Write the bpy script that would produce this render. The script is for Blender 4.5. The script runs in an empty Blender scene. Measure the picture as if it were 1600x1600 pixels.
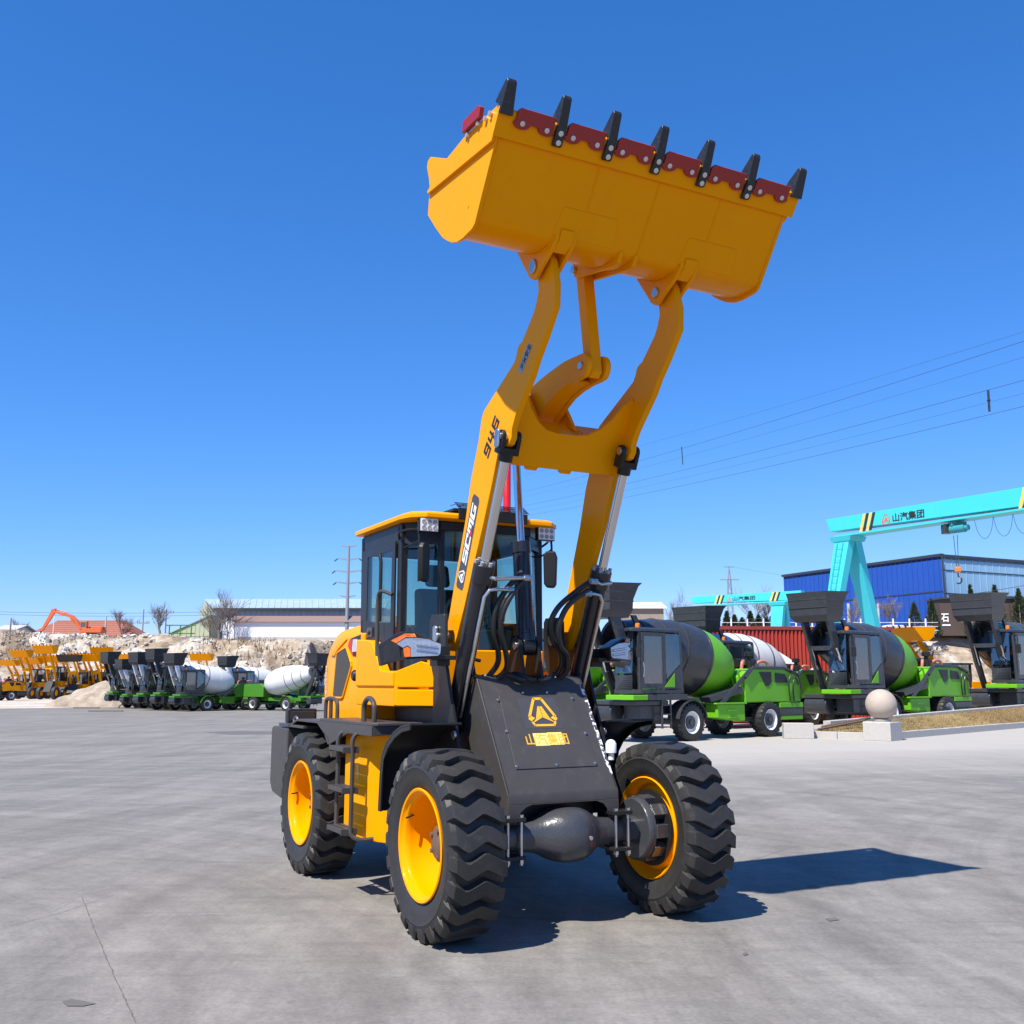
import bpy, bmesh, math, random
from mathutils import Vector, Matrix, noise
random.seed(7)
R = math.radians
SC = bpy.context.scene
COL = SC.collection

# ------------------------------------------------------------------ camera, sky, sun, exposure
PITCH = 0.1652
CAM_H = 1.6
cam = bpy.data.cameras.new('camera'); cam.lens = 36.0; cam.sensor_width = 36.0
cam.clip_start = 0.05; cam.clip_end = 3000
cam_o = bpy.data.objects.new('camera', cam); COL.objects.link(cam_o)
cam_o.location = (0, 0, CAM_H); cam_o.rotation_euler = (R(90) + PITCH, 0, 0)
SC.camera = cam_o

SUN_DIR = Vector((-0.415, -0.559, 1.0)).normalized()      # towards the sun
ELEV = math.asin(SUN_DIR.z)
AZ = math.atan2(SUN_DIR.x, SUN_DIR.y)                       # clockwise from +Y
world = bpy.data.worlds.new('World'); SC.world = world; world.use_nodes = True
wn = world.node_tree.nodes; wl = world.node_tree.links
bg = wn['Background']; bg.inputs['Strength'].default_value = 0.087
sky = wn.new('ShaderNodeTexSky'); sky.sky_type = 'NISHITA'; sky.sun_disc = False
sky.sun_elevation = ELEV; sky.sun_rotation = AZ
sky.altitude = 0; sky.air_density = 1.0; sky.dust_density = 0.0; sky.ozone_density = 6.0
# clear dry-air grade of the whole sky: red falls off faster with height than in the model atmosphere
sep = wn.new('ShaderNodeSeparateColor'); cmb = wn.new('ShaderNodeCombineColor'); wl.new(sky.outputs[0], sep.inputs[0])
for i, (gain, pw) in enumerate(((0.45, 1.32), (1.03, 0.92), (1.85, 0.84))):
    p = wn.new('ShaderNodeMath'); p.operation = 'POWER'; p.inputs[1].default_value = pw; wl.new(sep.outputs[i], p.inputs[0])
    g = wn.new('ShaderNodeMath'); g.operation = 'MULTIPLY'; g.inputs[1].default_value = gain; wl.new(p.outputs[0], g.inputs[0]); wl.new(g.outputs[0], cmb.inputs[i])
wl.new(cmb.outputs[0], bg.inputs['Color'])

sun = bpy.data.lights.new('sun', 'SUN'); sun.energy = 5.0; sun.angle = R(0.53); sun.color = (1.0, 0.94, 0.84)
sun_o = bpy.data.objects.new('sun', sun); COL.objects.link(sun_o)
sun_o.rotation_euler = SUN_DIR.to_track_quat('Z', 'Y').to_euler()
sun_o.location = (-20, -20, 40)

SC.view_settings.view_transform = 'Standard'; SC.view_settings.look = 'None'
SC.view_settings.exposure = 0.65; SC.view_settings.gamma = 1.0; SC.view_settings.use_curve_mapping = False
SC.render.engine = 'CYCLES'
SC.cycles.max_bounces = 6; SC.cycles.transparent_max_bounces = 16

# ------------------------------------------------------------------ helpers
def at(px, py, Y):
    """world point at distance Y (m, along the ground) seen in the direction of photo position px,py (1600 px frame)"""
    x = (px - 800) / 1600.0; y = (800 - py) / 1600.0
    dx = x; dy = math.cos(PITCH) - y * math.sin(PITCH); dz = math.sin(PITCH) + y * math.cos(PITCH)
    t = Y / dy
    return Vector((dx * t, Y, CAM_H + dz * t))
def gx(px, Y):
    return at(px, 1067 + 1600 * 1.6 / max(Y, 1), Y).x

class MB:
    """collects shapes; build() links them as one mesh object"""
    def __init__(s, T=None): s.v = []; s.f = []; s.T = T
    def add(s, vs, fs):
        n = len(s.v)
        s.v += [tuple(p) for p in vs]
        s.f += [tuple(i + n for i in f) for f in fs]
        return s
    def box(s, c, size, rot=None):
        hx, hy, hz = size[0] / 2, size[1] / 2, size[2] / 2
        vs = [Vector((x, y, z)) for x in (-hx, hx) for y in (-hy, hy) for z in (-hz, hz)]
        if rot is not None: vs = [rot @ p for p in vs]
        c = Vector(c); vs = [p + c for p in vs]
        return s.add(vs, [(0, 1, 3, 2), (4, 6, 7, 5), (0, 4, 5, 1), (2, 3, 7, 6), (0, 2, 6, 4), (1, 5, 7, 3)])
    def bb(s, x0, x1, y0, y1, z0, z1):
        return s.box(((x0 + x1) / 2, (y0 + y1) / 2, (z0 + z1) / 2), (abs(x1 - x0), abs(y1 - y0), abs(z1 - z0)))
    def hexa(s, a, b):
        """loft between two equal-length loops a and b (closed, capped)"""
        n = len(a)
        fs = [tuple(range(n))[::-1], tuple(range(n, 2 * n))]
        fs += [(i, (i + 1) % n, n + (i + 1) % n, n + i) for i in range(n)]
        return s.add(list(a) + list(b), fs)
    def loft(s, loops, cap=True):
        n = len(loops[0]); vs = [p for l in loops for p in l]; fs = []
        for k in range(len(loops) - 1):
            o = k * n
            fs += [(o + i, o + (i + 1) % n, o + n + (i + 1) % n, o + n + i) for i in range(n)]
        if cap: fs += [tuple(range(n))[::-1], tuple(range((len(loops) - 1) * n, len(loops) * n))]
        return s.add(vs, fs)
    def prism(s, poly, d0, d1, ax='s'):
        """poly of 2D points extruded: ax 's' -> poly is (a,z); 'z' -> (a,s); 'a' -> (s,z)"""
        if ax == 's': A = [(p[0], d0, p[1]) for p in poly]; B = [(p[0], d1, p[1]) for p in poly]
        elif ax == 'z': A = [(p[0], p[1], d0) for p in poly]; B = [(p[0], p[1], d1) for p in poly]
        else: A = [(d0, p[0], p[1]) for p in poly]; B = [(d1, p[0], p[1]) for p in poly]
        return s.hexa(A, B)
    def strip(s, pts, th, d0, d1):
        """a bent sheet: polyline (a,z) of thickness th (to the left of travel), from s=d0 to d1"""
        n = len(pts); off = []
        for i in range(n):
            p0 = Vector(pts[max(i - 1, 0)]); p1 = Vector(pts[min(i + 1, n - 1)])
            t = (p1 - p0).normalized(); off.append(Vector(pts[i]) + Vector((-t.y, t.x)) * th)
        loops = []
        for d in (d0, d1):
            loops.append([(p[0], d, p[1]) for p in pts] + [(q.x, d, q.y) for q in reversed(off)])
        m = 2 * n
        fs = [tuple(range(m)), tuple(range(m, 2 * m))] if n < 3 else []
        if n >= 3:
            for o in (0, m):
                for i in range(n - 1): fs.append((o + i, o + i + 1, o + m - 2 - i, o + m - 1 - i))
        fs += [(i, (i + 1) % m, m + (i + 1) % m, m + i) for i in range(m)]
        return s.add(loops[0] + loops[1], fs)
    def tube(s, pts, r, n=8, caps=True):
        P = [Vector(p) for p in pts]; k = len(P)
        rs = r if isinstance(r, (list, tuple)) else [r] * k
        loops = []; prev = None
        for i in range(k):
            t = (P[min(i + 1, k - 1)] - P[max(i - 1, 0)])
            t = t.normalized() if t.length > 1e-9 else Vector((0, 0, 1))
            if prev is None:
                u = t.orthogonal().normalized()
            else:
                u = prev - t * prev.dot(t); u = u.normalized() if u.length > 1e-6 else t.orthogonal().normalized()
            prev = u; w = t.cross(u)
            loops.append([P[i] + (u * math.cos(2 * math.pi * j / n) + w * math.sin(2 * math.pi * j / n)) * rs[i] for j in range(n)])
        return s.loft(loops, caps)
    def cyl(s, p0, p1, r, n=16, r1=None):
        return s.tube([p0, p1], [r, r if r1 is None else r1], n)
    def lathe(s, prof, o, ax, n=32, close=False):
        """prof: (radius, height along ax)"""
        o = Vector(o); ax = Vector(ax).normalized(); u = ax.orthogonal().normalized(); w = ax.cross(u)
        loops = [[o + ax * h + (u * math.cos(2 * math.pi * j / n) + w * math.sin(2 * math.pi * j / n)) * r for j in range(n)] for r, h in prof]
        if close:
            m = len(loops); vs = [p for l in loops for p in l]; fs = []
            for k in range(m):
                a, b = k * n, ((k + 1) % m) * n
                fs += [(a + i, a + (i + 1) % n, b + (i + 1) % n, b + i) for i in range(n)]
            return s.add(vs, fs)
        return s.loft(loops, True)
    def ball(s, c, r, n=16, m=8, sc=(1, 1, 1)):
        c = Vector(c)
        loops = []
        for k in range(m + 1):
            ph = math.pi * (k + 0.02) / (m + 0.04) - math.pi / 2
            loops.append([c + Vector((math.cos(ph) * math.cos(2 * math.pi * j / n) * sc[0], math.cos(ph) * math.sin(2 * math.pi * j / n) * sc[1], math.sin(ph) * sc[2])) * r for j in range(n)])
        return s.loft(loops, True)
    def mesh(s, name, smooth=35, normals=True):
        T = s.T
        me = bpy.data.meshes.new(name)
        me.from_pydata([T(p) for p in s.v] if T else [tuple(p) for p in s.v], [], s.f)
        if normals:
            bm = bmesh.new(); bm.from_mesh(me)
            bmesh.ops.recalc_face_normals(bm, faces=bm.faces); bm.to_mesh(me); bm.free()
        if smooth:
            me.polygons.foreach_set('use_smooth', [True] * len(me.polygons))
            me.set_sharp_from_angle(angle=R(smooth))
        me.update()
        return me
    def build(s, name, mat, parent=None, bevel=0, smooth=35, seg=2, normals=True):
        me = s.mesh(name, smooth, normals)
        return put(name, me, mat, parent, bevel, seg)

def put(name, me, mat, parent=None, bevel=0, seg=2):
    o = bpy.data.objects.new(name, me); COL.objects.link(o)
    if mat is not None and not me.materials: me.materials.append(mat)
    if parent is not None: o.parent = parent
    if bevel:
        b = o.modifiers.new('bevel', 'BEVEL'); b.width = bevel; b.segments = seg; b.limit_method = 'ANGLE'; b.angle_limit = R(35)
        b.harden_normals = True
    return o
def tag(o, label=None, cat=None, group=None, kind=None):
    if label: o['label'] = label
    if cat: o['category'] = cat
    if group: o['group'] = group
    if kind: o['kind'] = kind
    return o
def empty(name, loc=(0, 0, 0), rz=0, parent=None):
    o = bpy.data.objects.new(name, None); COL.objects.link(o); o.location = loc; o.rotation_euler = (0, 0, rz)
    o.empty_display_size = 0.2
    if parent is not None: o.parent = parent
    return o
def copy_tree(o, parent=None, swap=None):
    """copy of a thing with copies of its parts; swap: {part name: material or None to leave the part out}"""
    c = o.copy(); COL.objects.link(c); c.parent = parent
    for ch in list(o.children):
        key = ch.name.split('.')[0]
        if swap and key in swap and swap[key] is None: continue
        d = copy_tree(ch, c, swap)
        if swap and key in swap and d.material_slots:
            d.material_slots[0].link = 'OBJECT'; d.material_slots[0].material = swap[key]
    return c

def text_mesh(body, org, U, V, T=None, bold=0.0, shear=0.0, ext=0.0015, N=None):
    """letters fitted into the parallelogram org, org+U, org+V; returns a mesh"""
    cu = bpy.data.curves.new('lettering', 'FONT'); cu.body = body; cu.size = 1.0; cu.offset = bold; cu.shear = shear
    cu.resolution_u = 4
    t = bpy.data.objects.new('lettering', cu); COL.objects.link(t)
    bpy.context.view_layer.update()
    dg = bpy.context.evaluated_depsgraph_get()
    me = bpy.data.meshes.new_from_object(t.evaluated_get(dg))
    bpy.data.objects.remove(t); bpy.data.curves.remove(cu)
    xs = [v.co.x for v in me.vertices]; ys = [v.co.y for v in me.vertices]
    if not xs: return me
    x0, x1, y0, y1 = min(xs), max(xs), min(ys), max(ys)
    org = Vector(org); U = Vector(U); V = Vector(V)
    for v in me.vertices:
        p = org + U * ((v.co.x - x0) / (x1 - x0)) + V * ((v.co.y - y0) / (y1 - y0))
        v.co = T(p) if T else p
    me.update()
    return me

# ------------------------------------------------------------------ materials
def new_mat(name):
    m = bpy.data.materials.new(name); m.use_nodes = True
    return m, m.node_tree.nodes, m.node_tree.links, m.node_tree.nodes['Principled BSDF']
def simple(name, col, rough=0.5, metal=0.0, coat=0.0, var=0.06, vscale=6.0, bump=0.0, bscale=60.0, spec=0.5, rvar=0.12, dirt=0.0, dirtcol=(0.25, 0.22, 0.18)):
    m, n, l, b = new_mat(name)
    tc = n.new('ShaderNodeTexCoord')
    nz = n.new('ShaderNodeTexNoise'); nz.inputs['Scale'].default_value = vscale; nz.inputs['Detail'].default_value = 6
    l.new(tc.outputs['Object'], nz.inputs['Vector'])
    mx = n.new('ShaderNodeMix'); mx.data_type = 'RGBA'
    c1 = tuple(max(0, c * (1 - var)) for c in col) + (1,); c2 = tuple(min(1, c * (1 + var)) for c in col) + (1,)
    mx.inputs['A'].default_value = c1; mx.inputs['B'].default_value = c2
    l.new(nz.outputs['Fac'], mx.inputs['Factor'])
    out = mx.outputs['Result']
    if dirt:
        n2 = n.new('ShaderNodeTexNoise'); n2.inputs['Scale'].default_value = vscale * 2.3; n2.inputs['Detail'].default_value = 9; n2.inputs['Roughness'].default_value = 0.7
        l.new(tc.outputs['Object'], n2.inputs['Vector'])
        rp = n.new('ShaderNodeValToRGB'); rp.color_ramp.elements[0].position = 0.52; rp.color_ramp.elements[1].position = 0.75
        rp.color_ramp.elements[1].color = (dirt, dirt, dirt, 1)
        l.new(n2.outputs['Fac'], rp.inputs['Fac'])
        m2 = n.new('ShaderNodeMix'); m2.data_type = 'RGBA'; m2.inputs['B'].default_value = dirtcol + (1,)
        l.new(rp.outputs['Color'], m2.inputs['Factor']); l.new(out, m2.inputs['A']); out = m2.outputs['Result']
    l.new(out, b.inputs['Base Color'])
    mr = n.new('ShaderNodeMapRange'); mr.inputs['To Min'].default_value = max(0.02, rough - rvar); mr.inputs['To Max'].default_value = min(1, rough + rvar)
    l.new(nz.outputs['Fac'], mr.inputs['Value']); l.new(mr.outputs['Result'], b.inputs['Roughness'])
    b.inputs['Metallic'].default_value = metal; b.inputs['Specular IOR Level'].default_value = spec
    if coat: b.inputs['Coat Weight'].default_value = coat; b.inputs['Coat Roughness'].default_value = 0.08
    if bump:
        n3 = n.new('ShaderNodeTexNoise'); n3.inputs['Scale'].default_value = bscale; n3.inputs['Detail'].default_value = 5
        l.new(tc.outputs['Object'], n3.inputs['Vector'])
        bp = n.new('ShaderNodeBump'); bp.inputs['Strength'].default_value = bump; bp.inputs['Distance'].default_value = 0.01
        l.new(n3.outputs['Fac'], bp.inputs['Height']); l.new(bp.outputs['Normal'], b.inputs['Normal'])
    return m
def glass(name, tint=(0.45, 0.62, 0.62), refl=0.09):
    m, n, l, b = new_mat(name); n.remove(b)
    tr = n.new('ShaderNodeBsdfTransparent'); tr.inputs['Color'].default_value = tint + (1,)
    gl = n.new('ShaderNodeBsdfGlossy'); gl.inputs['Roughness'].default_value = 0.02
    fr = n.new('ShaderNodeLayerWeight'); fr.inputs['Blend'].default_value = 0.5
    pw = n.new('ShaderNodeMath'); pw.operation = 'POWER'; pw.inputs[1].default_value = 5.0; l.new(fr.outputs['Facing'], pw.inputs[0])
    ad = n.new('ShaderNodeMath'); ad.operation = 'ADD'; ad.inputs[1].default_value = refl; ad.use_clamp = True
    mx = n.new('ShaderNodeMixShader'); l.new(pw.outputs[0], ad.inputs[0]); l.new(ad.outputs[0], mx.inputs[0])
    l.new(tr.outputs[0], mx.inputs[1]); l.new(gl.outputs[0], mx.inputs[2])
    l.new(mx.outputs[0], n['Material Output'].inputs['Surface'])
    return m
M = {}
M['yellow'] = simple('yellow_paint', (0.87, 0.318, 0.0), 0.30, coat=0.06, var=0.03, vscale=2.2, bump=0.03, bscale=14, dirt=0.16, dirtcol=(0.55, 0.22, 0.02), spec=0.05)
M['charcoal'] = simple('charcoal_paint', (0.056, 0.052, 0.051), 0.42, spec=0.35, var=0.12, vscale=5, bump=0.08, bscale=90, dirt=0.30, dirtcol=(0.115, 0.105, 0.095))
M['black'] = simple('black_paint', (0.017, 0.0165, 0.017), 0.36, spec=0.3, var=0.1, vscale=6, dirt=0.08, dirtcol=(0.06, 0.058, 0.055))
M['navy'] = simple('cylinder_paint', (0.011, 0.012, 0.018), 0.30, var=0.1, coat=0.2)
M['rubber'] = simple('tyre_rubber', (0.028, 0.027, 0.026), 0.52, spec=0.35, var=0.25, vscale=9, bump=0.12, bscale=120, dirt=0.55, dirtcol=(0.062, 0.056, 0.050))
M['hose'] = simple('hose_rubber', (0.012, 0.012, 0.013), 0.4, var=0.1)
M['chrome'] = simple('chrome', (0.62, 0.62, 0.64), 0.16, metal=1.0, var=0.03, rvar=0.04)
M['zinc'] = simple('zinc_steel', (0.55, 0.55, 0.53), 0.34, metal=1.0, var=0.12, vscale=20)
M['axle'] = simple('axle_paint', (0.046, 0.048, 0.054), 0.32, var=0.2, vscale=9, coat=0.15, bump=0.25, bscale=45, dirt=0.25, dirtcol=(0.09, 0.075, 0.06))
M['rust'] = simple('dull_hub', (0.13, 0.085, 0.06), 0.6, var=0.25, vscale=14)
M['red'] = simple('red_paint', (0.30, 0.014, 0.014), 0.42, var=0.1, vscale=7, coat=0.1)
M['bright_red'] = simple('bright_red_paint', (0.55, 0.01, 0.015), 0.35, var=0.05)
M['bolt'] = simple('bolt_zinc', (0.62, 0.58, 0.50), 0.35, metal=0.6, var=0.1)
M['tooth'] = simple('tooth_steel', (0.016, 0.017, 0.02), 0.42, var=0.25, vscale=18, dirt=0.35, dirtcol=(0.13, 0.12, 0.10))
M['glass'] = glass('cab_glass', (0.74, 0.84, 0.80), 0.05)
M['glass_dark'] = glass('dark_glass', (0.56, 0.64, 0.66), 0.16)
M['lens'] = simple('lamp_lens', (0.36, 0.38, 0.42), 0.14, var=0.45, vscale=60, metal=0.55)
M['amber'] = simple('amber_lens', (0.62, 0.13, 0.012), 0.2, var=0.25, vscale=40)
M['white'] = simple('white_paint', (0.78, 0.78, 0.77), 0.4, var=0.03)
M['grey'] = simple('grey_paint', (0.30, 0.30, 0.31), 0.45, var=0.06)
M['seat'] = simple('seat_fabric', (0.018, 0.018, 0.019), 0.8, var=0.2, vscale=30)
M['gold'] = simple('gold_decal', (0.78, 0.40, 0.03), 0.35, var=0.05)
M['decal_dark'] = simple('decal_dark', (0.055, 0.055, 0.062), 0.45, var=0.08)
M['print_black'] = simple('print_black', (0.02, 0.014, 0.008), 0.5, var=0.05)
M['mesh'] = simple('grille_mesh', (0.06, 0.052, 0.04), 0.6, var=0.5, vscale=90, bump=0.4, bscale=160)
# ================================================================== the wheel loader
# local frame: x = forward from the front axle, y = -s (s towards the ladder side), z = up
YAW = 0.4861
TL = lambda p: (p[0], -p[1], p[2])
LOADER = empty('wheel_loader', (0.3297, 7.2427, 0), YAW - R(90))
tag(LOADER, 'yellow wheel loader with raised bucket standing alone in the open concrete yard', 'wheel loader')
def ml(): return MB(TL)
WB = 2.646

# ---- wheels
def tyre_mesh(Rt=0.595, nl=23):
    m = MB(); half = 0.172
    prof = [(0.338, -0.135), (0.352, -0.150), (0.372, -0.166), (0.43, -0.184), (0.47, -0.187), (0.478, -0.192), (0.486, -0.187), (0.52, -0.180), (0.540, -0.150), (0.546, -0.08),
            (0.548, 0), (0.546, 0.08), (0.540, 0.150), (0.52, 0.180), (0.486, 0.187), (0.478, 0.192), (0.47, 0.187), (0.43, 0.184), (0.372, 0.166), (0.352, 0.150), (0.338, 0.135)]
    m.lathe(prof, (0, 0, 0), (0, 1, 0), 72, close=True)
    # bars: u across the tread (s direction), offsets along the circumference
    us = [-1.13, -1.06, -0.98, -0.80, -0.55, -0.22, -0.08, 0.20, 0.48, 0.60, 0.80, 0.98, 1.06, 1.13]
    def off(u):
        K = [(-1.2, 0.032), (-0.98, 0.030), (-0.80, 0.026), (-0.22, -0.026), (-0.08, -0.028), (0.48, 0.024), (0.60, 0.026), (0.98, -0.016), (1.2, -0.018)]
        for (a, b), (c, d) in zip(K, K[1:]):
            if a <= u <= c: return b + (d - b) * (u - a) / (c - a)
        return 0
    def rtop(u):
        x = abs(u)
        if x > 1.1: return 0.500
        if x > 1.0: return 0.545
        if x > 0.9: return Rt - 0.014
        return Rt - 0.012 * x * x
    pitch = 2 * math.pi / nl
    for k in range(nl):
        loops = []
        for u in us:
            s = u * half; ph0 = k * pitch - off(u) / Rt
            wt = 0.29 if abs(u) < 0.9 else 0.26
            wb = 0.37 if abs(u) < 0.9 else 0.33
            r1 = rtop(u); r0 = min(r1 - 0.012, 0.525)
            if abs(u) > 1.1: s = math.copysign(0.190, u)
            elif abs(u) > 1.0: s = math.copysign(0.186, u)
            L_ = []
            for r, w in ((r0, -wb), (r1, -wt), (r1, wt), (r0, wb)):
                a = ph0 + w * pitch
                ss = s if r == r1 else math.copysign(min(abs(s), 0.17), s)
                L_.append((r * math.cos(a), -ss, r * math.sin(a)))
            loops.append(L_)
        m.loft(loops)
    return m.mesh('tyre', 28)
def rim_mesh():
    m = MB()       # +s side (-y) is the open outer face
    prof = [(0.347, 0.158), (0.352, 0.166), (0.345, 0.172), (0.332, 0.168), (0.322, 0.150), (0.312, 0.146), (0.302, 0.135), (0.298, 0.10), (0.296, 0.02), (0.286, 0.0),
            (0.280, -0.06), (0.265, -0.085), (0.15, -0.10), (0.15, -0.115), (0.27, -0.105), (0.296, -0.08), (0.31, -0.12), (0.330, -0.14), (0.345, -0.165), (0.352, -0.16), (0.352, -0.14), (0.338, -0.12), (0.338, 0.12)]
    m.lathe(prof, (0, 0, 0), (0, -1, 0), 64, close=True)
    return m.mesh('rim', 40)
def hub_mesh():
    m = MB()
    m.lathe([(0.155, -0.09), (0.155, -0.06), (0.12, -0.055), (0.115, 0.03), (0.095, 0.045), (0.02, 0.05)], (0, 0, 0), (0, -1, 0), 28)
    for k in range(10):
        a = 2 * math.pi * k / 10
        m.cyl((0.137 * math.cos(a), 0.065, 0.137 * math.sin(a)), (0.137 * math.cos(a), 0.03, 0.137 * math.sin(a)), 0.014, 6)
    for k in range(5):
        a = 2 * math.pi * k / 5
        m.cyl((0.085 * math.cos(a), -0.02, 0.085 * math.sin(a)), (0.085 * math.cos(a), -0.06, 0.085 * math.sin(a)), 0.014, 6)
    return m.mesh('hub', 35)
def valve_mesh():
    m = MB(); m.tube([(0.30, -0.10, 0.03), (0.285, -0.13, 0.03), (0.27, -0.165, 0.025)], 0.006, 6)
    return m.mesh('valve', 35)
tyre_me, rim_me, hub_me, valve_me = tyre_mesh(), rim_mesh(), hub_mesh(), valve_mesh()
for (ax, sd, sp, lab) in ((0, 1, 0.1, None), (0, -1, 0.35, None), (-WB, 1, 0.22, None), (-WB, -1, 0.5, None)):
    w = empty('wheel', TL((ax, sd * 0.872, 0.583)), 0 if sd > 0 else math.pi, LOADER)
    t = put('tyre', tyre_me, M['rubber'], w, 0.005, 1); t.rotation_euler = (0, sp, 0)
    r = put('rim', rim_me, M['yellow'], w); r.rotation_euler = (0, sp * 3, 0)
    h = put('hub', hub_me, M['rust'], w)
    v = put('valve', valve_me, M['black'], w); v.rotation_euler = (0, -sp * 3 - 2.2, 0)

# ---- axles
def axle(x0, name):
    m = ml()
    sec = [(-0.62, 0.078, 0.085), (-0.45, 0.078, 0.085), (-0.33, 0.082, 0.092), (-0.24, 0.090, 0.100), (-0.19, 0.118, 0.125), (-0.14, 0.158, 0.155), (-0.09, 0.190, 0.174), (-0.05, 0.202, 0.180), (0.0, 0.207, 0.182), (0.05, 0.202, 0.180),
           (0.10, 0.188, 0.172), (0.15, 0.158, 0.155), (0.20, 0.122, 0.128), (0.26, 0.094, 0.104), (0.36, 0.082, 0.092), (0.62, 0.078, 0.085)]
    loops = []
    for s, rx, rz in sec:
        e = 0.80
        loops.append([(x0 + math.copysign(abs(math.cos(t)) ** e, math.cos(t)) * rx + 0.015, s - 0.03, 0.585 + math.copysign(abs(math.sin(t)) ** e, math.sin(t)) * rz)
                      for t in [2 * math.pi * k / 28 for k in range(28)]])
    m.loft(loops)
    ao = m.build(name, M['axle'], LOADER, 0, 50)
    p = ml(); p.cyl((x0 + 0.17, -0.115, 0.575), (x0 + 0.215, -0.115, 0.575), 0.016, 6); p.build('drain_plug', M['zinc'], ao, 0.003)
    for sg in (1, -1):
        b = ml()
        b.bb(x0 - 0.12, x0 + 0.15, sg * 0.42 - 0.075, sg * 0.42 + 0.075, 0.700, 0.728)
        b.bb(x0 - 0.12, x0 + 0.15, sg * 0.42 - 0.075, sg * 0.42 + 0.075, 0.462, 0.485)
        b.bb(x0 - 0.10, x0 + 0.05, sg * 0.42 - 0.06, sg * 0.42 + 0.06, 0.485, 0.70)
        b.build('axle_clamp', M['black'], ao, 0.004)
        for ds in (-0.05, 0.05):
            q = ml(); x1 = x0 + 0.125
            q.cyl((x1, sg * 0.42 + ds, 0.425), (x1, sg * 0.42 + ds, 0.745), 0.011, 10)
            q.cyl((x1, sg * 0.42 + ds, 0.438), (x1, sg * 0.42 + ds, 0.462), 0.019, 6)
            q.cyl((x1, sg * 0.42 + ds, 0.728), (x1, sg * 0.42 + ds, 0.745), 0.019, 6)
            q.build('clamp_bolt', M['zinc'], ao)
        g = ml()
        g.lathe([(0.10, -0.03), (0.205, -0.03), (0.215, -0.015), (0.215, 0.03), (0.19, 0.04), (0.15, 0.05), (0.14, 0.12)], (x0, sg * 0.62, 0.583), (0, sg, 0), 40)
        for k in range(9):
            a = 2 * math.pi * k / 9
            c = Vector((x0 + 0.195 * math.cos(a), sg * 0.70, 0.583 + 0.195 * math.sin(a)))
            g.box(c, (0.06, 0.11, 0.09), Matrix.Rotation(-a, 3, 'Y'))
        g.build('brake_drum', M['axle'], ao, 0.004)
        g = ml(); g.lathe([(0.05, 0), (0.262, 0), (0.262, 0.015), (0.05, 0.015)], (x0, sg * 0.735, 0.583), (0, sg, 0), 40); g.build('rim_shade_disc', M['black'], ao)  # added black disc, paints the dark shadow inside the rim
    return ao
axle(0.0, 'front_axle')
axle(-WB, 'rear_axle')

# ---- front frame: towers, nose cover
m = ml()
tw = [(-0.85, 0.72), (-0.28, 0.72), (-0.30, 1.05), (-0.50, 1.52), (-0.585, 1.75), (-0.595, 2.06), (-0.62, 2.10), (-0.85, 2.105), (-0.88, 2.07), (-0.875, 1.78), (-0.80, 1.64), (-0.80, 1.2)]
for s0, s1 in ((0.585, 0.61), (0.375, 0.40), (-0.61, -0.585), (-0.40, -0.375)):
    m.prism(tw, s0, s1)
ff = m.build('front_frame', M['black'], LOADER, 0.005)
m = ml()
m.bb(-1.0, -0.32, -0.58, 0.58, 0.66, 0.78); m.bb(-0.98, -0.9, -0.374, 0.374, 0.78, 1.6); m.bb(-0.97, -0.55, -0.374, 0.374, 1.60, 1.625)
m.bb(-1.45, -1.0, -0.24, 0.24, 0.55, 0.72); m.bb(-1.45, -1.0, -0.24, 0.24, 1.05, 1.2); m.bb(-0.5, -0.1, -0.33, 0.33, 0.60, 0.80)
m.build('frame_web', M['black'], ff, 0.006)
m = ml(); m.prism([(-0.34, 0.72), (-0.02, 0.70), (-0.02, 0.80), (-0.30, 1.05)], 0.30, 0.36); m.build('frame_gusset', M['yellow'], ff, 0.004)
for sg in (1, -1):
    m = ml(); m.cyl((-0.745, sg * 0.36, 1.93), (-0.745, sg * 0.625, 1.93), 0.045, 20); m.build('pivot_pin', M['zinc'], ff, 0.003)
    m = ml()
    k = [(0.034 * math.cos(t) , 0.034 * math.sin(t)) for t in [math.pi * j / 8 for j in range(9)]]
    poly = [(-0.745 + p[0], 1.985 + p[1]) for p in k] + [(-0.745 - p[0] * 0.8, 1.86 - p[1] * 0.8) for p in k]
    m.prism(poly, sg * 0.612, sg * 0.630); m.build('pin_keeper', M['zinc'], ff, 0.004)
    m = ml(); m.cyl((-0.40, sg * 0.612, 1.24), (-0.40, sg * 0.63, 1.24), 0.03, 16); m.build('frame_boss', M['zinc'], ff, 0.003)
# nose cover
FT = Vector((-0.43, 1.645)); FBm = Vector((0.055, 0.875))
m = ml()
side = [(-0.98, 0.72), (-0.98, 1.30), (-0.44, 1.64), (FT.x, FT.y), (FBm.x, FBm.y), (0.062, 0.86), (0.062, 0.685), (-0.10, 0.685)]
for s0, s1 in ((0.415, 0.437), (-0.437, -0.415)): m.prism(side, s0, s1)
cov = m.build('nose_cover', M['charcoal'], LOADER, 0.006)
cd = (FBm - FT).normalized(); cn = Vector((-cd.y, cd.x))
if cn.x < 0: cn = -cn
m = ml()
th = 0.012
prof = [(FT.x - 0.10, FT.y + 0.012), (FT.x, FT.y), (FBm.x, FBm.y), (0.064, 0.855), (0.064, 0.80)]
m.strip(prof, -th, -0.4365, 0.4365)
m.build('front_plate', M['charcoal'], cov, 0.004)
m = ml()           # lower lip with an arched opening above the axle
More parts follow.
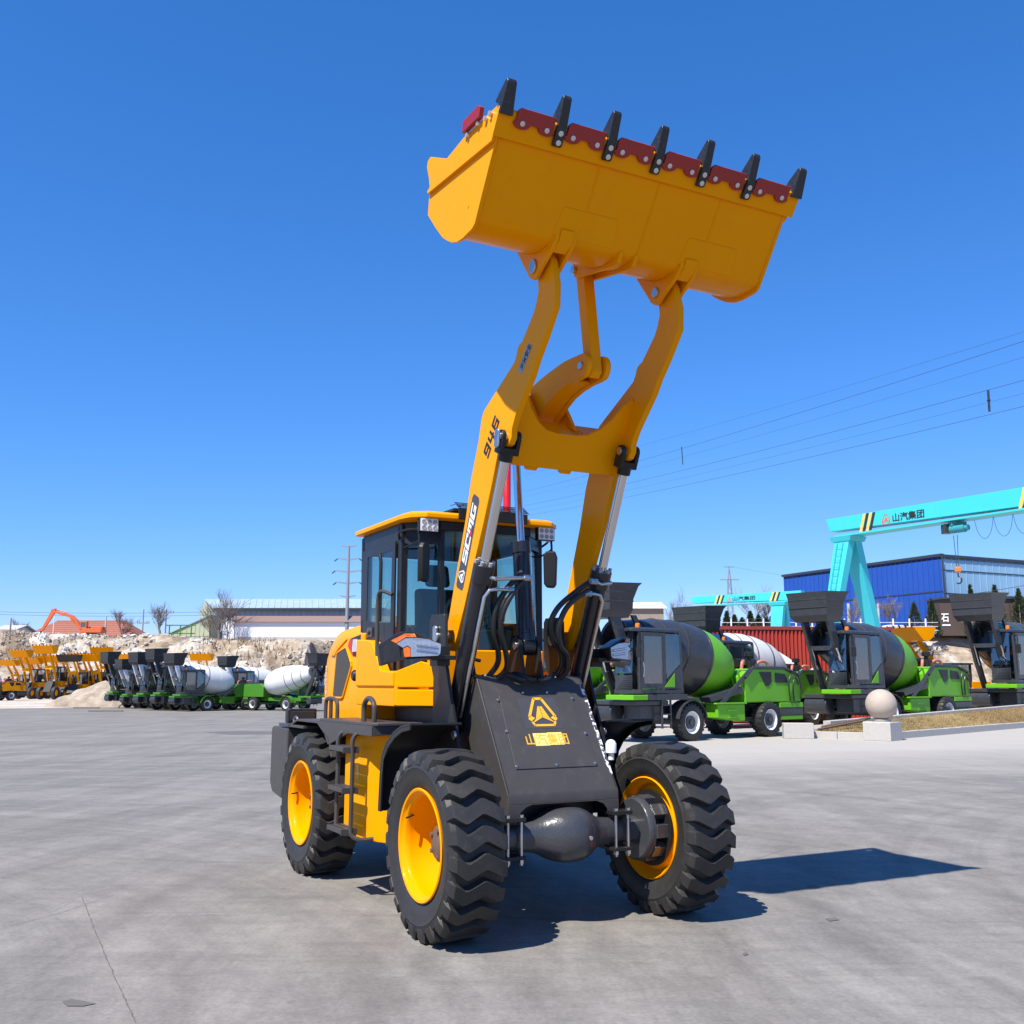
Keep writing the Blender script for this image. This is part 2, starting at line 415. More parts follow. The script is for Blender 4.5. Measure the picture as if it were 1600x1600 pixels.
arch = [(-0.4365, 0.80), (-0.4365, 0.683), (-0.40, 0.683), (-0.355, 0.70), (-0.34, 0.74), (-0.31, 0.775), (-0.25, 0.795), (0.25, 0.795), (0.30, 0.78), (0.345, 0.745), (0.37, 0.683), (0.4365, 0.683), (0.4365, 0.80)]
m.prism(arch, 0.052, 0.0665, 'a'); m.build('front_lip', M['charcoal'], cov, 0.003)
def cov_pt(s, t, h=0.0):   # t metres down the sloping plate, h proud of it
    p = FT + cd * t + cn * h
    return (p.x, s, p.y)
CL = (FBm - FT).length
m = ml()           # bolted inspection panel
q = [cov_pt(0.30, 0.16, 0.0005), cov_pt(-0.30, 0.16, 0.0005), cov_pt(-0.325, CL - 0.17, 0.0005), cov_pt(0.325, CL - 0.17, 0.0005)]
q2 = [cov_pt(0.30, 0.16, 0.007), cov_pt(-0.30, 0.16, 0.007), cov_pt(-0.325, CL - 0.17, 0.007), cov_pt(0.325, CL - 0.17, 0.007)]
m.hexa(q, q2); m.build('inspection_panel', M['charcoal'], cov, 0.002)
for s, t in ((0.315, 0.20), (0.315, 0.45), (0.315, CL - 0.19), (0, CL - 0.19), (-0.315, CL - 0.19), (-0.315, 0.48), (-0.30, 0.19), (0.10, 0.14), (-0.1, 0.14)):
    m = ml(); a = Vector(cov_pt(s, t, 0.004)); n_ = Vector((cn.x, 0, cn.y))
    m.lathe([(0.013, 0), (0.013, 0.004), (0.009, 0.010), (0.002, 0.012)], a, n_, 12); m.build('rivet', M['zinc'], cov)
m = ml(); m.hexa([cov_pt(-0.405, 0.08, 0.0005), cov_pt(-0.432, 0.08, 0.0005), cov_pt(-0.432, CL - 0.1, 0.0005), cov_pt(-0.405, CL - 0.1, 0.0005)],
                 [cov_pt(-0.405, 0.08, 0.003), cov_pt(-0.432, 0.08, 0.003), cov_pt(-0.432, CL - 0.1, 0.003), cov_pt(-0.405, CL - 0.1, 0.003)])
mt, nn, ll, bb_ = new_mat('worn_tape')
tc = nn.new('ShaderNodeTexCoord'); nz = nn.new('ShaderNodeTexNoise'); nz.inputs['Scale'].default_value = 38; nz.inputs['Detail'].default_value = 4
rp = nn.new('ShaderNodeValToRGB'); rp.color_ramp.elements[0].position = 0.50; rp.color_ramp.elements[0].color = (0.05, 0.05, 0.055, 1); rp.color_ramp.elements[1].position = 0.54; rp.color_ramp.elements[1].color = (0.7, 0.7, 0.7, 1)
ll.new(tc.outputs['Object'], nz.inputs['Vector']); ll.new(nz.outputs['Fac'], rp.inputs['Fac']); ll.new(rp.outputs['Color'], bb_.inputs['Base Color'])
m.build('edge_tape', mt, cov)
# emblem: three-piece triangle, in panel coordinates (right, up), unit ~ 0.2 m
def emblem(place, mat, parent, T=None, sc=1.0, name='emblem', line=0.024):
    m = MB(T)
    def bar(pts, w):
        P = [Vector(p) for p in pts]
        for a, b in zip(P, P[1:]):
            d = (b - a).normalized(); n_ = Vector((-d.y, d.x)) * w / 2; a2 = a - d * w * 0.35; b2 = b + d * w * 0.35
            quad(m, [a2 - n_, b2 - n_, b2 + n_, a2 + n_])
    def quad(m, ps):
        lo = [place(p[0] * sc, p[1] * sc, 0.001) for p in ps]; hi = [place(p[0] * sc, p[1] * sc, 0.0035) for p in ps]
        m.hexa(lo, hi)
    # outer roof line
    quad(m, [(-0.42, -0.18), (-0.52, -0.28), (-0.30, -0.36), (-0.26, -0.27)]) if False else None
    bar([(-0.44, -0.16), (-0.13, 0.45), (0.13, 0.45), (0.44, -0.16)], 0.085)
    quad(m, [(-0.50, -0.26), (-0.44, -0.12), (-0.27, -0.22), (-0.42, -0.33)])
    quad(m, [(0.50, -0.26), (0.44, -0.12), (0.27, -0.22), (0.42, -0.33)])
    # inner peak, two leaves
    quad(m, [(-0.07, 0.18), (-0.012, 0.18), (-0.012, -0.16), (-0.24, -0.24)])
    quad(m, [(0.07, 0.18), (0.012, 0.18), (0.012, -0.16), (0.24, -0.24)])
    quad(m, [(-0.24, -0.245), (-0.012, -0.165), (-0.012, -0.205), (-0.40, -0.40)])
    quad(m, [(0.24, -0.245), (0.012, -0.165), (0.012, -0.205), (0.40, -0.40)])
    bar([(-0.39, -0.37), (-0.33, -0.47), (0.33, -0.47), (0.39, -0.37)], 0.07)
    return m.build(name, mat, parent)
def on_cover(x, y, h): return cov_pt(-x, 0.30 - y, 0.007 + h)
m = ml(); m.hexa([on_cover(-0.16, -0.135, 0), on_cover(0.14, -0.135, 0), on_cover(0.14, 0.115, 0), on_cover(-0.16, 0.115, 0)],
                 [on_cover(-0.16, -0.135, 0.001), on_cover(0.14, -0.135, 0.001), on_cover(0.14, 0.115, 0.001), on_cover(-0.16, 0.115, 0.001)])
m.build('emblem_patch', M['decal_dark'], cov)
emblem(on_cover, M['gold'], cov, TL, 0.235)
bx = Vector(on_cover(-0.185, -0.265, 0.001)); ex = Vector(on_cover(0.155, -0.265, 0.001)); ey = Vector(on_cover(-0.185, -0.175, 0.001))
film = simple('pale_film', (0.80, 0.62, 0.20), 0.45, var=0.12, vscale=30)
for (xa, xb, ya, yb) in ((-0.120, -0.005, -0.270, -0.172), (-0.005, 0.115, -0.266, -0.168)):
    m = ml(); q0 = [(xa, ya), (xb, ya), (xb, yb), (xa, yb)]; m.hexa([on_cover(x, y, 0.0) for x, y in q0], [on_cover(x, y, 0.0009) for x, y in q0]); m.build('lettering_film', film, cov)
put('lettering', text_mesh('山汽集团', Vector(on_cover(-0.185, -0.265, 0.0013)), ex - bx, ey - bx, TL, bold=0.012), M['gold'], cov)
m = ml(); m.lathe([(0.022, 0), (0.022, 0.05), (0.040, 0.05), (0.040, 0.115), (0.028, 0.135), (0.01, 0.145)], (-0.12, -0.50, 1.05), (0, 0, 1), 16)
m.build('grease_cup', M['white'], ff, 0.003)

# ---- boom arms
rear = [(-0.815, 1.93), (-0.744, 2.083), (-0.603, 2.438), (-0.465, 2.783), (-0.375, 3.07), (-0.258, 3.32), (-0.205, 3.485), (-0.17, 3.53), (-0.104, 3.565), (0.027, 3.628), (0.297, 3.762), (0.325, 3.80), (0.345, 3.848), (0.372, 3.868), (0.41, 3.876),
        (0.508, 3.967), (0.575, 4.03), (0.61, 4.09), (0.638, 4.163), (0.625, 4.26), (0.625, 4.32), (0.66, 4.385), (0.72, 4.405), (0.78, 4.375)]
front = [(0.815, 4.31), (0.858, 4.14), (0.849, 3.985), (0.706, 3.81), (0.603, 3.70), (0.533, 3.605), (0.316, 3.386), (0.262, 3.305), (0.255, 3.245), (0.22, 3.205), (0.165, 3.195), (0.11, 3.215), (0.06, 3.19),
         (-0.03, 2.99), (-0.17, 2.71), (-0.33, 2.42), (-0.47, 2.15), (-0.60, 1.93), (-0.65, 1.855), (-0.71, 1.83), (-0.77, 1.84), (-0.80, 1.87)]
arms = {}
for sg in (1, -1):
    m = ml(); m.prism(rear + front, sg * 0.49 - 0.024, sg * 0.49 + 0.024)
    arms[sg] = m.build('boom_arm', M['yellow'], LOADER, 0.006)
AF = 0.49 + 0.024
def on_arm(p0, ang):     # p0 (a,z); u along ang, v to its left, on the outer face
    cu, su = math.cos(ang), math.sin(ang)
    return lambda x, y, h: (p0[0] + x * cu - y * su, AF + h, p0[1] + x * su + y * cu)
# dark badge with letters, reading upwards along the arm
ang = math.atan2(2.938 - 2.311, -0.337 + 0.611)
bad = [(-0.608, 2.320), (-0.345, 2.925), (-0.318, 2.948), (-0.285, 2.932), (-0.238, 2.905), (-0.232, 2.875), (-0.487, 2.285), (-0.512, 2.262), (-0.60, 2.295)]
m = ml(); m.prism(bad, AF + 0.0005, AF + 0.0022)
m.build('badge', M['decal_dark'], arms[1])
def arm_text(name, body, o, u, v, mat, bold, shear=0.0, h=0.0035):
    put(name, text_mesh(body, (o[0], AF + h, o[1]), (u[0], 0, u[1]), (v[0], 0, v[1]), TL, bold, shear), mat, arms[1])
e1 = Vector((-0.243 + 0.502, 2.870 - 2.276)); e2 = Vector((-0.347 + 0.605, 2.915 - 2.32))
bo = Vector((-0.502, 2.276)); vo = Vector((-0.098, 0.043))
dirb = e1.normalized()
# heavy block letters built from strokes, in a cell 1 wide and 1 high (x along the arm, y to its left)
GLY = {'9': [(0, 0, 1, .22), (0, .40, 1, .60), (0, .78, 1, 1), (0, .40, .24, 1), (.76, 0, 1, 1)], '4': [(0, .36, .24, 1), (0, .30, 1, .50), (.60, 0, .84, 1)], '6': [(0, 0, 1, .22), (0, .40, 1, .60), (0, .78, 1, 1), (0, 0, .24, 1), (.76, 0, 1, .60)],
       'S': [(0, 0, 1, .20), (0, .40, 1, .60), (0, .80, 1, 1), (0, .40, .26, 1), (.74, 0, 1, .60)], 'C': [(0, 0, 1, .22), (0, .78, 1, 1), (0, 0, .28, 1), (.74, .60, 1, 1)], 'M': [(0, 0, .24, 1), (.76, 0, 1, 1), (.38, .30, .62, 1), (0, .76, 1, 1)], 'G': [(0, 0, 1, .22), (0, .78, 1, 1), (0, 0, .28, 1), (.74, 0, 1, .50), (.52, .32, 1, .50)]}
def block_text(name, body, o, u, v, mat, gap=0.10, shear=0.18, h=0.001):
    o, u, v = Vector(o), Vector(u), Vector(v); n_ = len(body); cw = 1.0 / (n_ + gap * (n_ - 1)); sh_ = v.length * shear / u.length
    for i, ch in enumerate(body):
        m = ml(); x0 = i * cw * (1 + gap)
        for j, (a, b, c, d) in enumerate(GLY[ch]):
            q = [(a, b), (c, b), (c, d), (a, d)]; P_ = [o + u * (x0 + x * cw + (y - 0.5) * sh_) + v * y for x, y in q]
            m.hexa([(p.x, AF + h, p.y) for p in P_], [(p.x, AF + h + 0.0012 + 0.00015 * j, p.y) for p in P_])
        m.build(name, mat, arms[1])
block_text('lettering', 'SCMG', bo + e1 * 0.275 + vo * 0.12, e1 * 0.68, vo * 0.76, M['white'], 0.10, 0.2, 0.0025)
m = ml(); c = bo + e1 * 0.60 + vo * 0.12
m.prism([c, c + e1 * 0.075, c + e1 * 0.065 + vo * 0.28, c + e1 * 0.01 + vo * 0.28], AF + 0.0045, AF + 0.0055); m.build('badge_accent', M['bright_red'], arms[1])
def emb_arm(x, y, h):
    c = bo + e1 * 0.125 + vo * 0.48; d = dirb; n_ = vo.normalized()
    p = c + d * x + n_ * y; return (p.x, AF + 0.0025 + h, p.y)
emblem(emb_arm, M['white'], arms[1], TL, 0.098, 'badge_emblem')
u9 = Vector((0.078 + 0.10, 3.401 - 3.167)); v9 = Vector((-0.085, 0.050))
block_text('number', '946', Vector((-0.088, 3.168)), u9, v9, M['print_black'], 0.22, 0.2, 0.0008)
st = [(0.352, 3.686), (0.500, 3.838), (0.556, 3.803), (0.410, 3.648)]
m = ml(); m.prism(st, AF + 0.0005, AF + 0.002); m.build('sticker', simple('sticker', (0.30, 0.31, 0.33), 0.5, var=0.05), arms[1])
arm_text('sticker_print', '注意安全', Vector((0.425, 3.668)), Vector((0.130, 0.137)), Vector((-0.048, 0.033)), M['print_black'], 0.03, 0, 0.0025)
for sg in (1, -1):      # hinge plate doublers and pins
    m = ml(); m.cyl((0.68, sg * 0.49 - 0.095, 4.298), (0.68, sg * 0.49 + 0.095, 4.298), 0.035, 18)
    m.build('bucket_pin', M['zinc'], arms[sg], 0.003)
    m = ml(); m.cyl((0.185, sg * 0.49 - 0.085, 3.262), (0.185, sg * 0.49 + 0.085, 3.262), 0.03, 18)
    m.build('cylinder_pin', M['zinc'], arms[sg], 0.003)
m = ml(); k = [(0.03 * math.cos(t), 0.03 * math.sin(t)) for t in [math.pi * j / 8 for j in range(9)]]
m.prism([(0.185 + p[0], 3.285 + p[1]) for p in k] + [(0.175 - p[0], 3.21 - p[1]) for p in k], 0.577, 0.592); m.build('pin_keeper', M['zinc'], arms[1], 0.004)
m = ml(); m.prism([(0.68 + 0.042 * math.cos(t), 4.298 + 0.05 * math.sin(t)) for t in [2 * math.pi * j / 14 for j in range(14)]] , 0.572, 0.586); m.build('pin_keeper', M['zinc'], arms[1], 0.004)

# ---- cross beam with rocker brackets
b0 = Vector((0.0, 3.115)); bd = Vector((0.514, 0.857)).normalized(); bn = Vector((-bd.y, bd.x))   # bn points back (towards -a)
Uc = [(0.4655, 0.0), (0.4655, 0.60), (0.40, 0.535), (0.34, 0.43), (0.26, 0.34), (0.17, 0.285), (0.08, 0.27), (-0.08, 0.27), (-0.17, 0.285), (-0.26, 0.34), (-0.34, 0.43), (-0.40, 0.535), (-0.4655, 0.60), (-0.4655, 0.0)]
def beam_pt(s, t, h): p = b0 + bd * t + bn * h; return (p.x, s, p.y)
m = ml(); m.hexa([beam_pt(s, t, 0) for s, t in Uc], [beam_pt(s, t, 0.03) for s, t in Uc])
beam = m.build('cross_beam', M['yellow'], LOADER, 0.004)
m = ml()
m.hexa([beam_pt(s, t, 0.031) for s, t in ((0.455, 0.01), (0.455, 0.25), (-0.455, 0.25), (-0.455, 0.01))], [beam_pt(s, t, 0.30) for s, t in ((0.455, 0.06), (0.455, 0.27), (-0.455, 0.27), (-0.455, 0.06))])
m.build('beam_box', M['yellow'], beam, 0.01)
for s0 in (0.20, -0.08):
    m = ml(); m.hexa([beam_pt(s0 - 0.04, -0.03, 0.02), beam_pt(s0 + 0.04, -0.03, 0.02), beam_pt(s0 + 0.05, 0.0, 0.02), beam_pt(s0 - 0.05, 0.0, 0.02)],
                     [beam_pt(s0 - 0.04, -0.03, 0.06), beam_pt(s0 + 0.04, -0.03, 0.06), beam_pt(s0 + 0.05, 0.0, 0.06), beam_pt(s0 - 0.05, 0.0, 0.06)])
    m.build('beam_lug', M['yellow'], beam)
brk = [(-0.30, 3.70), (-0.275, 3.745), (-0.225, 3.755), (-0.18, 3.72), (-0.12, 3.62), (0.04, 3.38), (-0.05, 3.28), (-0.20, 3.36), (-0.28, 3.55)]
for s0 in (0.135, -0.165):
    m = ml(); m.prism(brk, s0, s0 + 0.03); m.build('rocker_bracket', M['yellow'], beam, 0.004)
m = ml(); m.cyl((-0.24, -0.19, 3.69), (-0.24, 0.185, 3.69), 0.028, 16); m.build('rocker_pivot', M['zinc'], beam, 0.003)

# ---- rocker (bell crank), link, tilt cylinder
up = [(0.49 + 0.088 * math.cos(t), 3.745 + 0.088 * math.sin(t)) for t in [R(-70 + 20 * j) for j in range(9)]]
rk = up + [(0.365, 3.838), (0.26, 3.842), (0.153, 3.832), (0.04, 3.82), (-0.071, 3.805), (-0.22, 3.775), (-0.42, 3.745), (-0.60, 3.735), (-0.68, 3.72), (-0.72, 3.67), (-0.70, 3.61), (-0.64, 3.59),
           (-0.45, 3.55), (-0.25, 3.50), (-0.15, 3.50), (-0.064, 3.545), (0.02, 3.59), (0.113, 3.628), (0.23, 3.652), (0.361, 3.662), (0.45, 3.66)]
m = ml(); m.prism(rk, 0.055, 0.095)
rock = m.build('rocker_arm', M['yellow'], LOADER, 0.006)
m = ml(); m.prism(rk, -0.095, -0.055); m.build('rocker_plate', M['yellow'], rock, 0.006)
m = ml()
m.strip([(-0.55, 3.575), (-0.25, 3.51), (-0.15, 3.51), (-0.064, 3.555), (0.02, 3.60), (0.113, 3.638), (0.23, 3.662), (0.361, 3.672)], 0.02, -0.0545, 0.0545)
m.strip([(0.33, 3.812), (0.153, 3.808), (-0.071, 3.780), (-0.42, 3.72)], 0.02, -0.0545, 0.0545)
m.build('rocker_web', M['yellow'], rock, 0.003)
m = ml(); m.cyl((0.49, -0.11, 3.745), (0.49, 0.11, 3.745), 0.027, 16); m.build('rocker_pin', M['zinc'], rock, 0.003)
m = ml()
m.prism([(0.445, 3.745), (0.35, 4.43), (0.335, 4.50), (0.37, 4.54), (0.42, 4.53), (0.445, 4.48), (0.54, 3.76), (0.545, 3.70), (0.50, 3.665), (0.455, 3.69)], -0.042, 0.042)
link = m.build('bucket_link', M['yellow'], LOADER, 0.006)
m = ml(); m.cyl((0.39, -0.10, 4.475), (0.39, 0.10, 4.475), 0.026, 16); m.build('link_pin', M['zinc'], link, 0.003)
P0 = Vector((-0.480, 0, 1.87)); P1 = Vector((-0.672, 0, 3.66)); dv = (P1 - P0).normalized()
m = ml()
m.cyl(P0 + dv * 0.05, P0 + dv * 0.76, 0.066, 24)
m.cyl(P0 + dv * 0.70, P0 + dv * 0.79, 0.074, 24)
m.cyl(P0 + dv * 0.03, P0 + dv * 0.09, 0.072, 24)
m.cyl(P0 + Vector((0, -0.05, 0)), P0 + Vector((0, 0.05, 0)), 0.07, 24)
m.tube([P0 + dv * 0.12 + Vector((0.075, 0.02, 0)), P0 + dv * 0.6 + Vector((0.075, 0.02, 0)), P0 + dv * 0.72 + Vector((0.07, 0.0, 0))], 0.013, 8)
tc_ = m.build('tilt_cylinder', M['navy'], LOADER, 0.005)
m = ml(); m.cyl(P0 + dv * 0.79, P1, 0.031, 24); m.cyl(P1 + Vector((0, -0.05, 0)), P1 + Vector((0, 0.05, 0)), 0.05, 18); m.build('rod', M['chrome'], tc_)
m = ml()
for s0 in (0.062, -0.088): m.prism([(-0.64, 1.615), (-0.36, 1.615), (-0.40, 1.78), (-0.42, 1.90), (-0.48, 1.945), (-0.54, 1.92), (-0.60, 1.78)], s0, s0 + 0.026)
m.build('cylinder_mount', M['black'], ff, 0.004)
m = ml(); m.cyl((-0.48, -0.10, 1.87), (-0.48, 0.10, 1.87), 0.03, 16); m.build('mount_pin', M['zinc'], ff, 0.003)

# ---- lift cylinders
for sg in (1, -1):
    S_ = sg * 0.49
    Q0 = Vector((-0.70, S_, 1.30)); Q1 = Vector((0.185, S_, 3.262)); d_ = (Q1 - Q0).normalized(); Ln = (Q1 - Q0).length
    m = ml()
    m.cyl(Q0 + d_ * 0.02, Q0 + d_ * 1.17, 0.068, 28); m.cyl(Q0 + d_ * 1.10, Q0 + d_ * 1.235, 0.078, 28)
    m.cyl(Q0 + Vector((0, -0.05, 0)), Q0 + Vector((0, 0.05, 0)), 0.07, 24)
    lc = m.build('lift_cylinder', M['navy'], LOADER, 0.004)
    m = ml(); m.cyl(Q0 + d_ * 1.235, Q1 - d_ * 0.13, 0.034, 24); m.build('rod', M['chrome'], lc)
    m = ml(); n_ = Vector((-d_.z, 0, d_.x))
    m.cyl(Q1 - d_ * 0.17, Q1 - d_ * 0.10, 0.05, 20)
    c = Q1 - d_ * 0.095
    rotm = Matrix(((n_.x, 0, d_.x), (0, 1, 0), (n_.z, 0, d_.z)))
    m.box(c, (0.09, 0.15, 0.05), rotm)
    for t_ in (-1, 1):
        y0, y1 = S_ + t_ * 0.045, S_ + t_ * 0.073
        pl = []
        for a_ in range(9):
            ph = math.pi * a_ / 8
            v_ = Q1 + (n_ * math.cos(ph) + d_ * math.sin(ph)) * 0.048; pl.append((v_.x, v_.z))
        for v_ in (Q1 - n_ * 0.048 - d_ * 0.11, Q1 + n_ * 0.048 - d_ * 0.11): pl.append((v_.x, v_.z))
        m.prism(pl, y0, y1)
    m.build('clevis', M['black'], lc, 0.004)
    for k in range(6):           # gland bolts
        m = ml()
        a_ = 2 * math.pi * k / 6 + 0.3
        r_ = n_ * math.cos(a_) * 0.062 + Vector((0, 1, 0)) * math.sin(a_) * 0.062
        m.cyl(Q0 + d_ * 1.235 + r_, Q0 + d_ * 1.262 + r_, 0.014, 8); m.build('gland_bolt', M['grey'], lc)
    # steel pipes: one short across at the gland, one long down the barrel
    fr = Vector((0.09, -sg * 0.0, -0.04))
    top = Q0 + d_ * 1.16 + fr
    m = ml()
    if sg > 0:
        m.tube([top + Vector((-0.05, -0.02, 0.02)), top + Vector((0, -0.05, 0.0)), top + Vector((0.0, -0.30, 0.02))], 0.015, 10)
    else:
        m.tube([top + Vector((-0.03, -0.06, 0.02)), top + Vector((0, 0.05, 0.0)), top + Vector((0.0, 0.10, 0.02))], 0.015, 10)
    m.build('short_pipe', M['zinc'], lc)
    m = ml()
    lo = Q0 + d_ * 0.10 + Vector((0.085, -0.0, -0.035)); hi = Q0 + d_ * 1.02 + Vector((0.085, 0.0, -0.035))
    if sg > 0: m.tube([lo - Vector((0.06, 0, 0)), lo, hi, hi + d_ * 0.05 + Vector((0.0, -0.03, 0)), hi + d_ * 0.06 + Vector((0, -0.10, 0)), hi + d_ * 0.06 + Vector((0, -0.20, 0))], 0.014, 10)
    else: m.tube([lo - Vector((0.06, 0, 0)), lo, hi, hi + d_ * 0.05 + Vector((0, 0.03, 0)), hi + d_ * 0.06 + Vector((0, 0.08, 0)), hi + d_ * 0.06 + Vector((0, 0.13, 0))], 0.014, 10)
    m.build('long_pipe', M['zinc'], lc)
    m = ml(); e_ = hi + d_ * 0.06 + Vector((0, -0.21 if sg > 0 else 0.14, 0)); 
    m.cyl(e_ - Vector((0, 0.03, 0)), e_ + Vector((0, 0.03, 0)), 0.024, 6); m.build('pipe_nut', M['zinc'], lc, 0.002); m = ml()
    e2_ = top + Vector((0.0, -0.31 if sg > 0 else 0.11, 0.02)); m.cyl(e2_ - Vector((0, 0.03, 0)), e2_ + Vector((0, 0.03, 0)), 0.024, 6)
    m.build('pipe_nut', M['zinc'], lc, 0.002)

def smooth_path(pts, n=6):
    P = [Vector(p) for p in pts]; out = []
    for i in range(len(P) - 1):
        p0 = P[max(i - 1, 0)]; p1 = P[i]; p2 = P[i + 1]; p3 = P[min(i + 2, len(P) - 1)]
        for k in range(n):
            t = k / n
            out.append(0.5 * ((2 * p1) + (-p0 + p2) * t + (2 * p0 - 5 * p1 + 4 * p2 - p3) * t * t + (-p0 + 3 * p1 - 3 * p2 + p3) * t ** 3))
    out.append(P[-1]); return out
H = [([(0.188, 2.384), (0.319, 2.247), (0.391, 2.107), (0.385, 1.947), (0.318, 1.811), (0.292, 1.721), (0.338, 1.62)], -0.20),
     ([(0.172, 2.345), (0.282, 2.223), (0.349, 2.083), (0.344, 1.946), (0.271, 1.802), (0.23, 1.698), (0.281, 1.60)], -0.17),
     ([(-0.387, 2.339), (-0.257, 2.257), (-0.123, 2.147), (-0.068, 2.027), (-0.111, 1.911), (-0.214, 1.819), (-0.241, 1.702), (-0.185, 1.62)], -0.20),
     ([(-0.357, 2.273), (-0.227, 2.196), (-0.15, 2.108), (-0.116, 1.98), (-0.159, 1.864), (-0.246, 1.795), (-0.277, 1.678), (-0.222, 1.61)], -0.17)]
for pts, a0 in H:
    n_ = len(pts)
    m = ml(); m.tube(smooth_path([(a0 - 0.28 * (i / (n_ - 1)) ** 1.3 + 0.06 * math.sin(math.pi * i / (n_ - 1)), p[0], p[1]) for i, p in enumerate(pts)]), 0.021, 10)
    ho = m.build('hydraulic_hose', M['hose'], LOADER)
    s_, z_ = pts[-1]; a_ = a0 - 0.28
    m = ml(); m.cyl((a_, s_, z_ - 0.05), (a_, s_, z_ + 0.04), 0.026, 8); m.cyl((a_ - 0.05, s_, z_ - 0.03), (a_ + 0.03, s_, z_ - 0.03), 0.022, 6); m.build('fitting', M['chrome'], ho, 0.002)
for sd, y0 in ((1, 0.24), (-1, -0.20), (1, 0.16)):
    m = ml(); m.tube(smooth_path([(-0.47, y0, 1.64), (-0.40, y0 - 0.02 * sd, 1.665), (-0.33, y0 - 0.10 * sd, 1.63), (-0.36, y0 - 0.17 * sd, 1.62), (-0.47, y0 - 0.16 * sd, 1.64)]), 0.017, 8)
    m.build('hydraulic_hose', M['hose'], LOADER)

# ---- bucket
E0 = Vector((1.33, 4.93)); fl = Vector((0.581, 0.814)).normalized(); fn = Vector((fl.y, -fl.x))     # fn: outward, under the floor
HW = 1.128
sh = [E0, Vector((0.955, 4.405)), Vector((0.925, 4.385)), Vector((0.88, 4.373)), Vector((0.77, 4.368)), Vector((0.68, 4.385)), Vector((0.60, 4.415)), Vector((0.52, 4.46)), Vector((0.456, 4.51)), Vector((0.33, 4.635)), Vector((0.225, 4.77)), Vector((0.20, 4.85)), Vector((0.19, 5.0)), Vector((0.175, 5.10))]
m = ml(); m.strip(sh, -0.022, -HW + 0.02, HW - 0.02)
bucket = m.build('bucket', M['yellow'], LOADER, 0.003, 25)
ep = [(1.31, 4.955), (1.335, 4.925), (1.225, 4.79), (0.94, 4.368), (0.90, 4.350), (0.77, 4.342), (0.68, 4.352), (0.60, 4.380), (0.53, 4.42), (0.456, 4.470), (0.33, 4.595), (0.203, 4.735), (0.215, 4.83), (0.235, 4.889), (0.215, 4.99), (0.175, 5.10), (0.19, 5.14), (0.235, 5.147), (0.565, 4.974), (0.585, 4.985), (0.82, 4.985)]
for sg in (1, -1):
    m = ml(); m.prism(ep, sg * HW, sg * (HW - 0.022)); m.build('end_plate', M['yellow'], bucket, 0.003)
    m = ml(); m.prism([(1.305, 4.962), (1.332, 4.930), (1.205, 4.775), (0.245, 4.868), (0.238, 4.889), (0.57, 4.975), (0.82, 4.992)], sg * HW, sg * (HW + 0.022)); m.build('side_doubler', M['yellow'], bucket, 0.003)
    m = ml(); m.prism([(0.80, 4.62), (0.83, 4.63), (0.86, 4.52), (0.845, 4.505)], sg * HW, sg * (HW + 0.004)); m.build('side_mark', M['yellow'], bucket, 0.002)
m = ml(); m.hexa([(E0 + fl * 0.01 + fn * 0.0).to_3d(), (E0 - fl * 0.20).to_3d(), (E0 - fl * 0.20 + fn * 0.02).to_3d(), (E0 + fl * 0.01 + fn * 0.02).to_3d()], []) if False else None
def fl_pt(t, h, s): p = E0 + fl * t + fn * h; return (p.x, s, p.y)     # t beyond the lip, h below the floor
m = ml(); m.hexa([fl_pt(0.005, 0.001, 1.165), fl_pt(-0.155, 0.001, 1.165), fl_pt(-0.165, 0.022, 1.165), fl_pt(-0.01, 0.022, 1.165)], [fl_pt(0.005, 0.001, -1.165), fl_pt(-0.155, 0.001, -1.165), fl_pt(-0.165, 0.022, -1.165), fl_pt(-0.01, 0.022, -1.165)])
m.build('lip_plate', M['yellow'], bucket, 0.003)
TS = [1.125, 0.75, 0.392, 0.03, -0.335, -0.712, -1.122]
prof_t = [(-0.128, 0.024), (-0.132, 0.034), (-0.12, 0.052), (-0.02, 0.055), (0.15, 0.018), (0.165, 0.0), (0.15, -0.014), (0.03, -0.055), (-0.08, -0.058), (-0.095, -0.045), (-0.02, -0.024), (0.012, -0.02), (0.012, 0.022)]
corner = [(-0.035, 0.024), (-0.03, 0.05), (0.15, 0.018), (0.165, 0.0), (0.15, -0.018), (0.05, -0.055), (0.015, -0.06), (0.012, -0.03), (0.012, 0.022)]
for i, s0 in enumerate(TS):
    end = i in (0, 6)
    pr = corner if end else prof_t
    def wd(t): return 0.032 - 0.003 * max(0, t) / 0.16 if not end else 0.045 - 0.014 * max(0, t) / 0.16
    m = ml(); m.hexa([fl_pt(t, h, s0 + wd(t)) for t, h in pr], [fl_pt(t, h, s0 - wd(t)) for t, h in pr])
    m.build('tooth', M['tooth'], bucket, 0.006)
    if not end:
        for t in (-0.105, -0.050):
            b = ml(); o_ = Vector(fl_pt(t, 0.050, s0)); b.lathe([(0.017, 0), (0.017, 0.006), (0.008, 0.010)], o_, (fn.x, 0, fn.y), 12); b.build('bolt', M['bolt'], bucket)
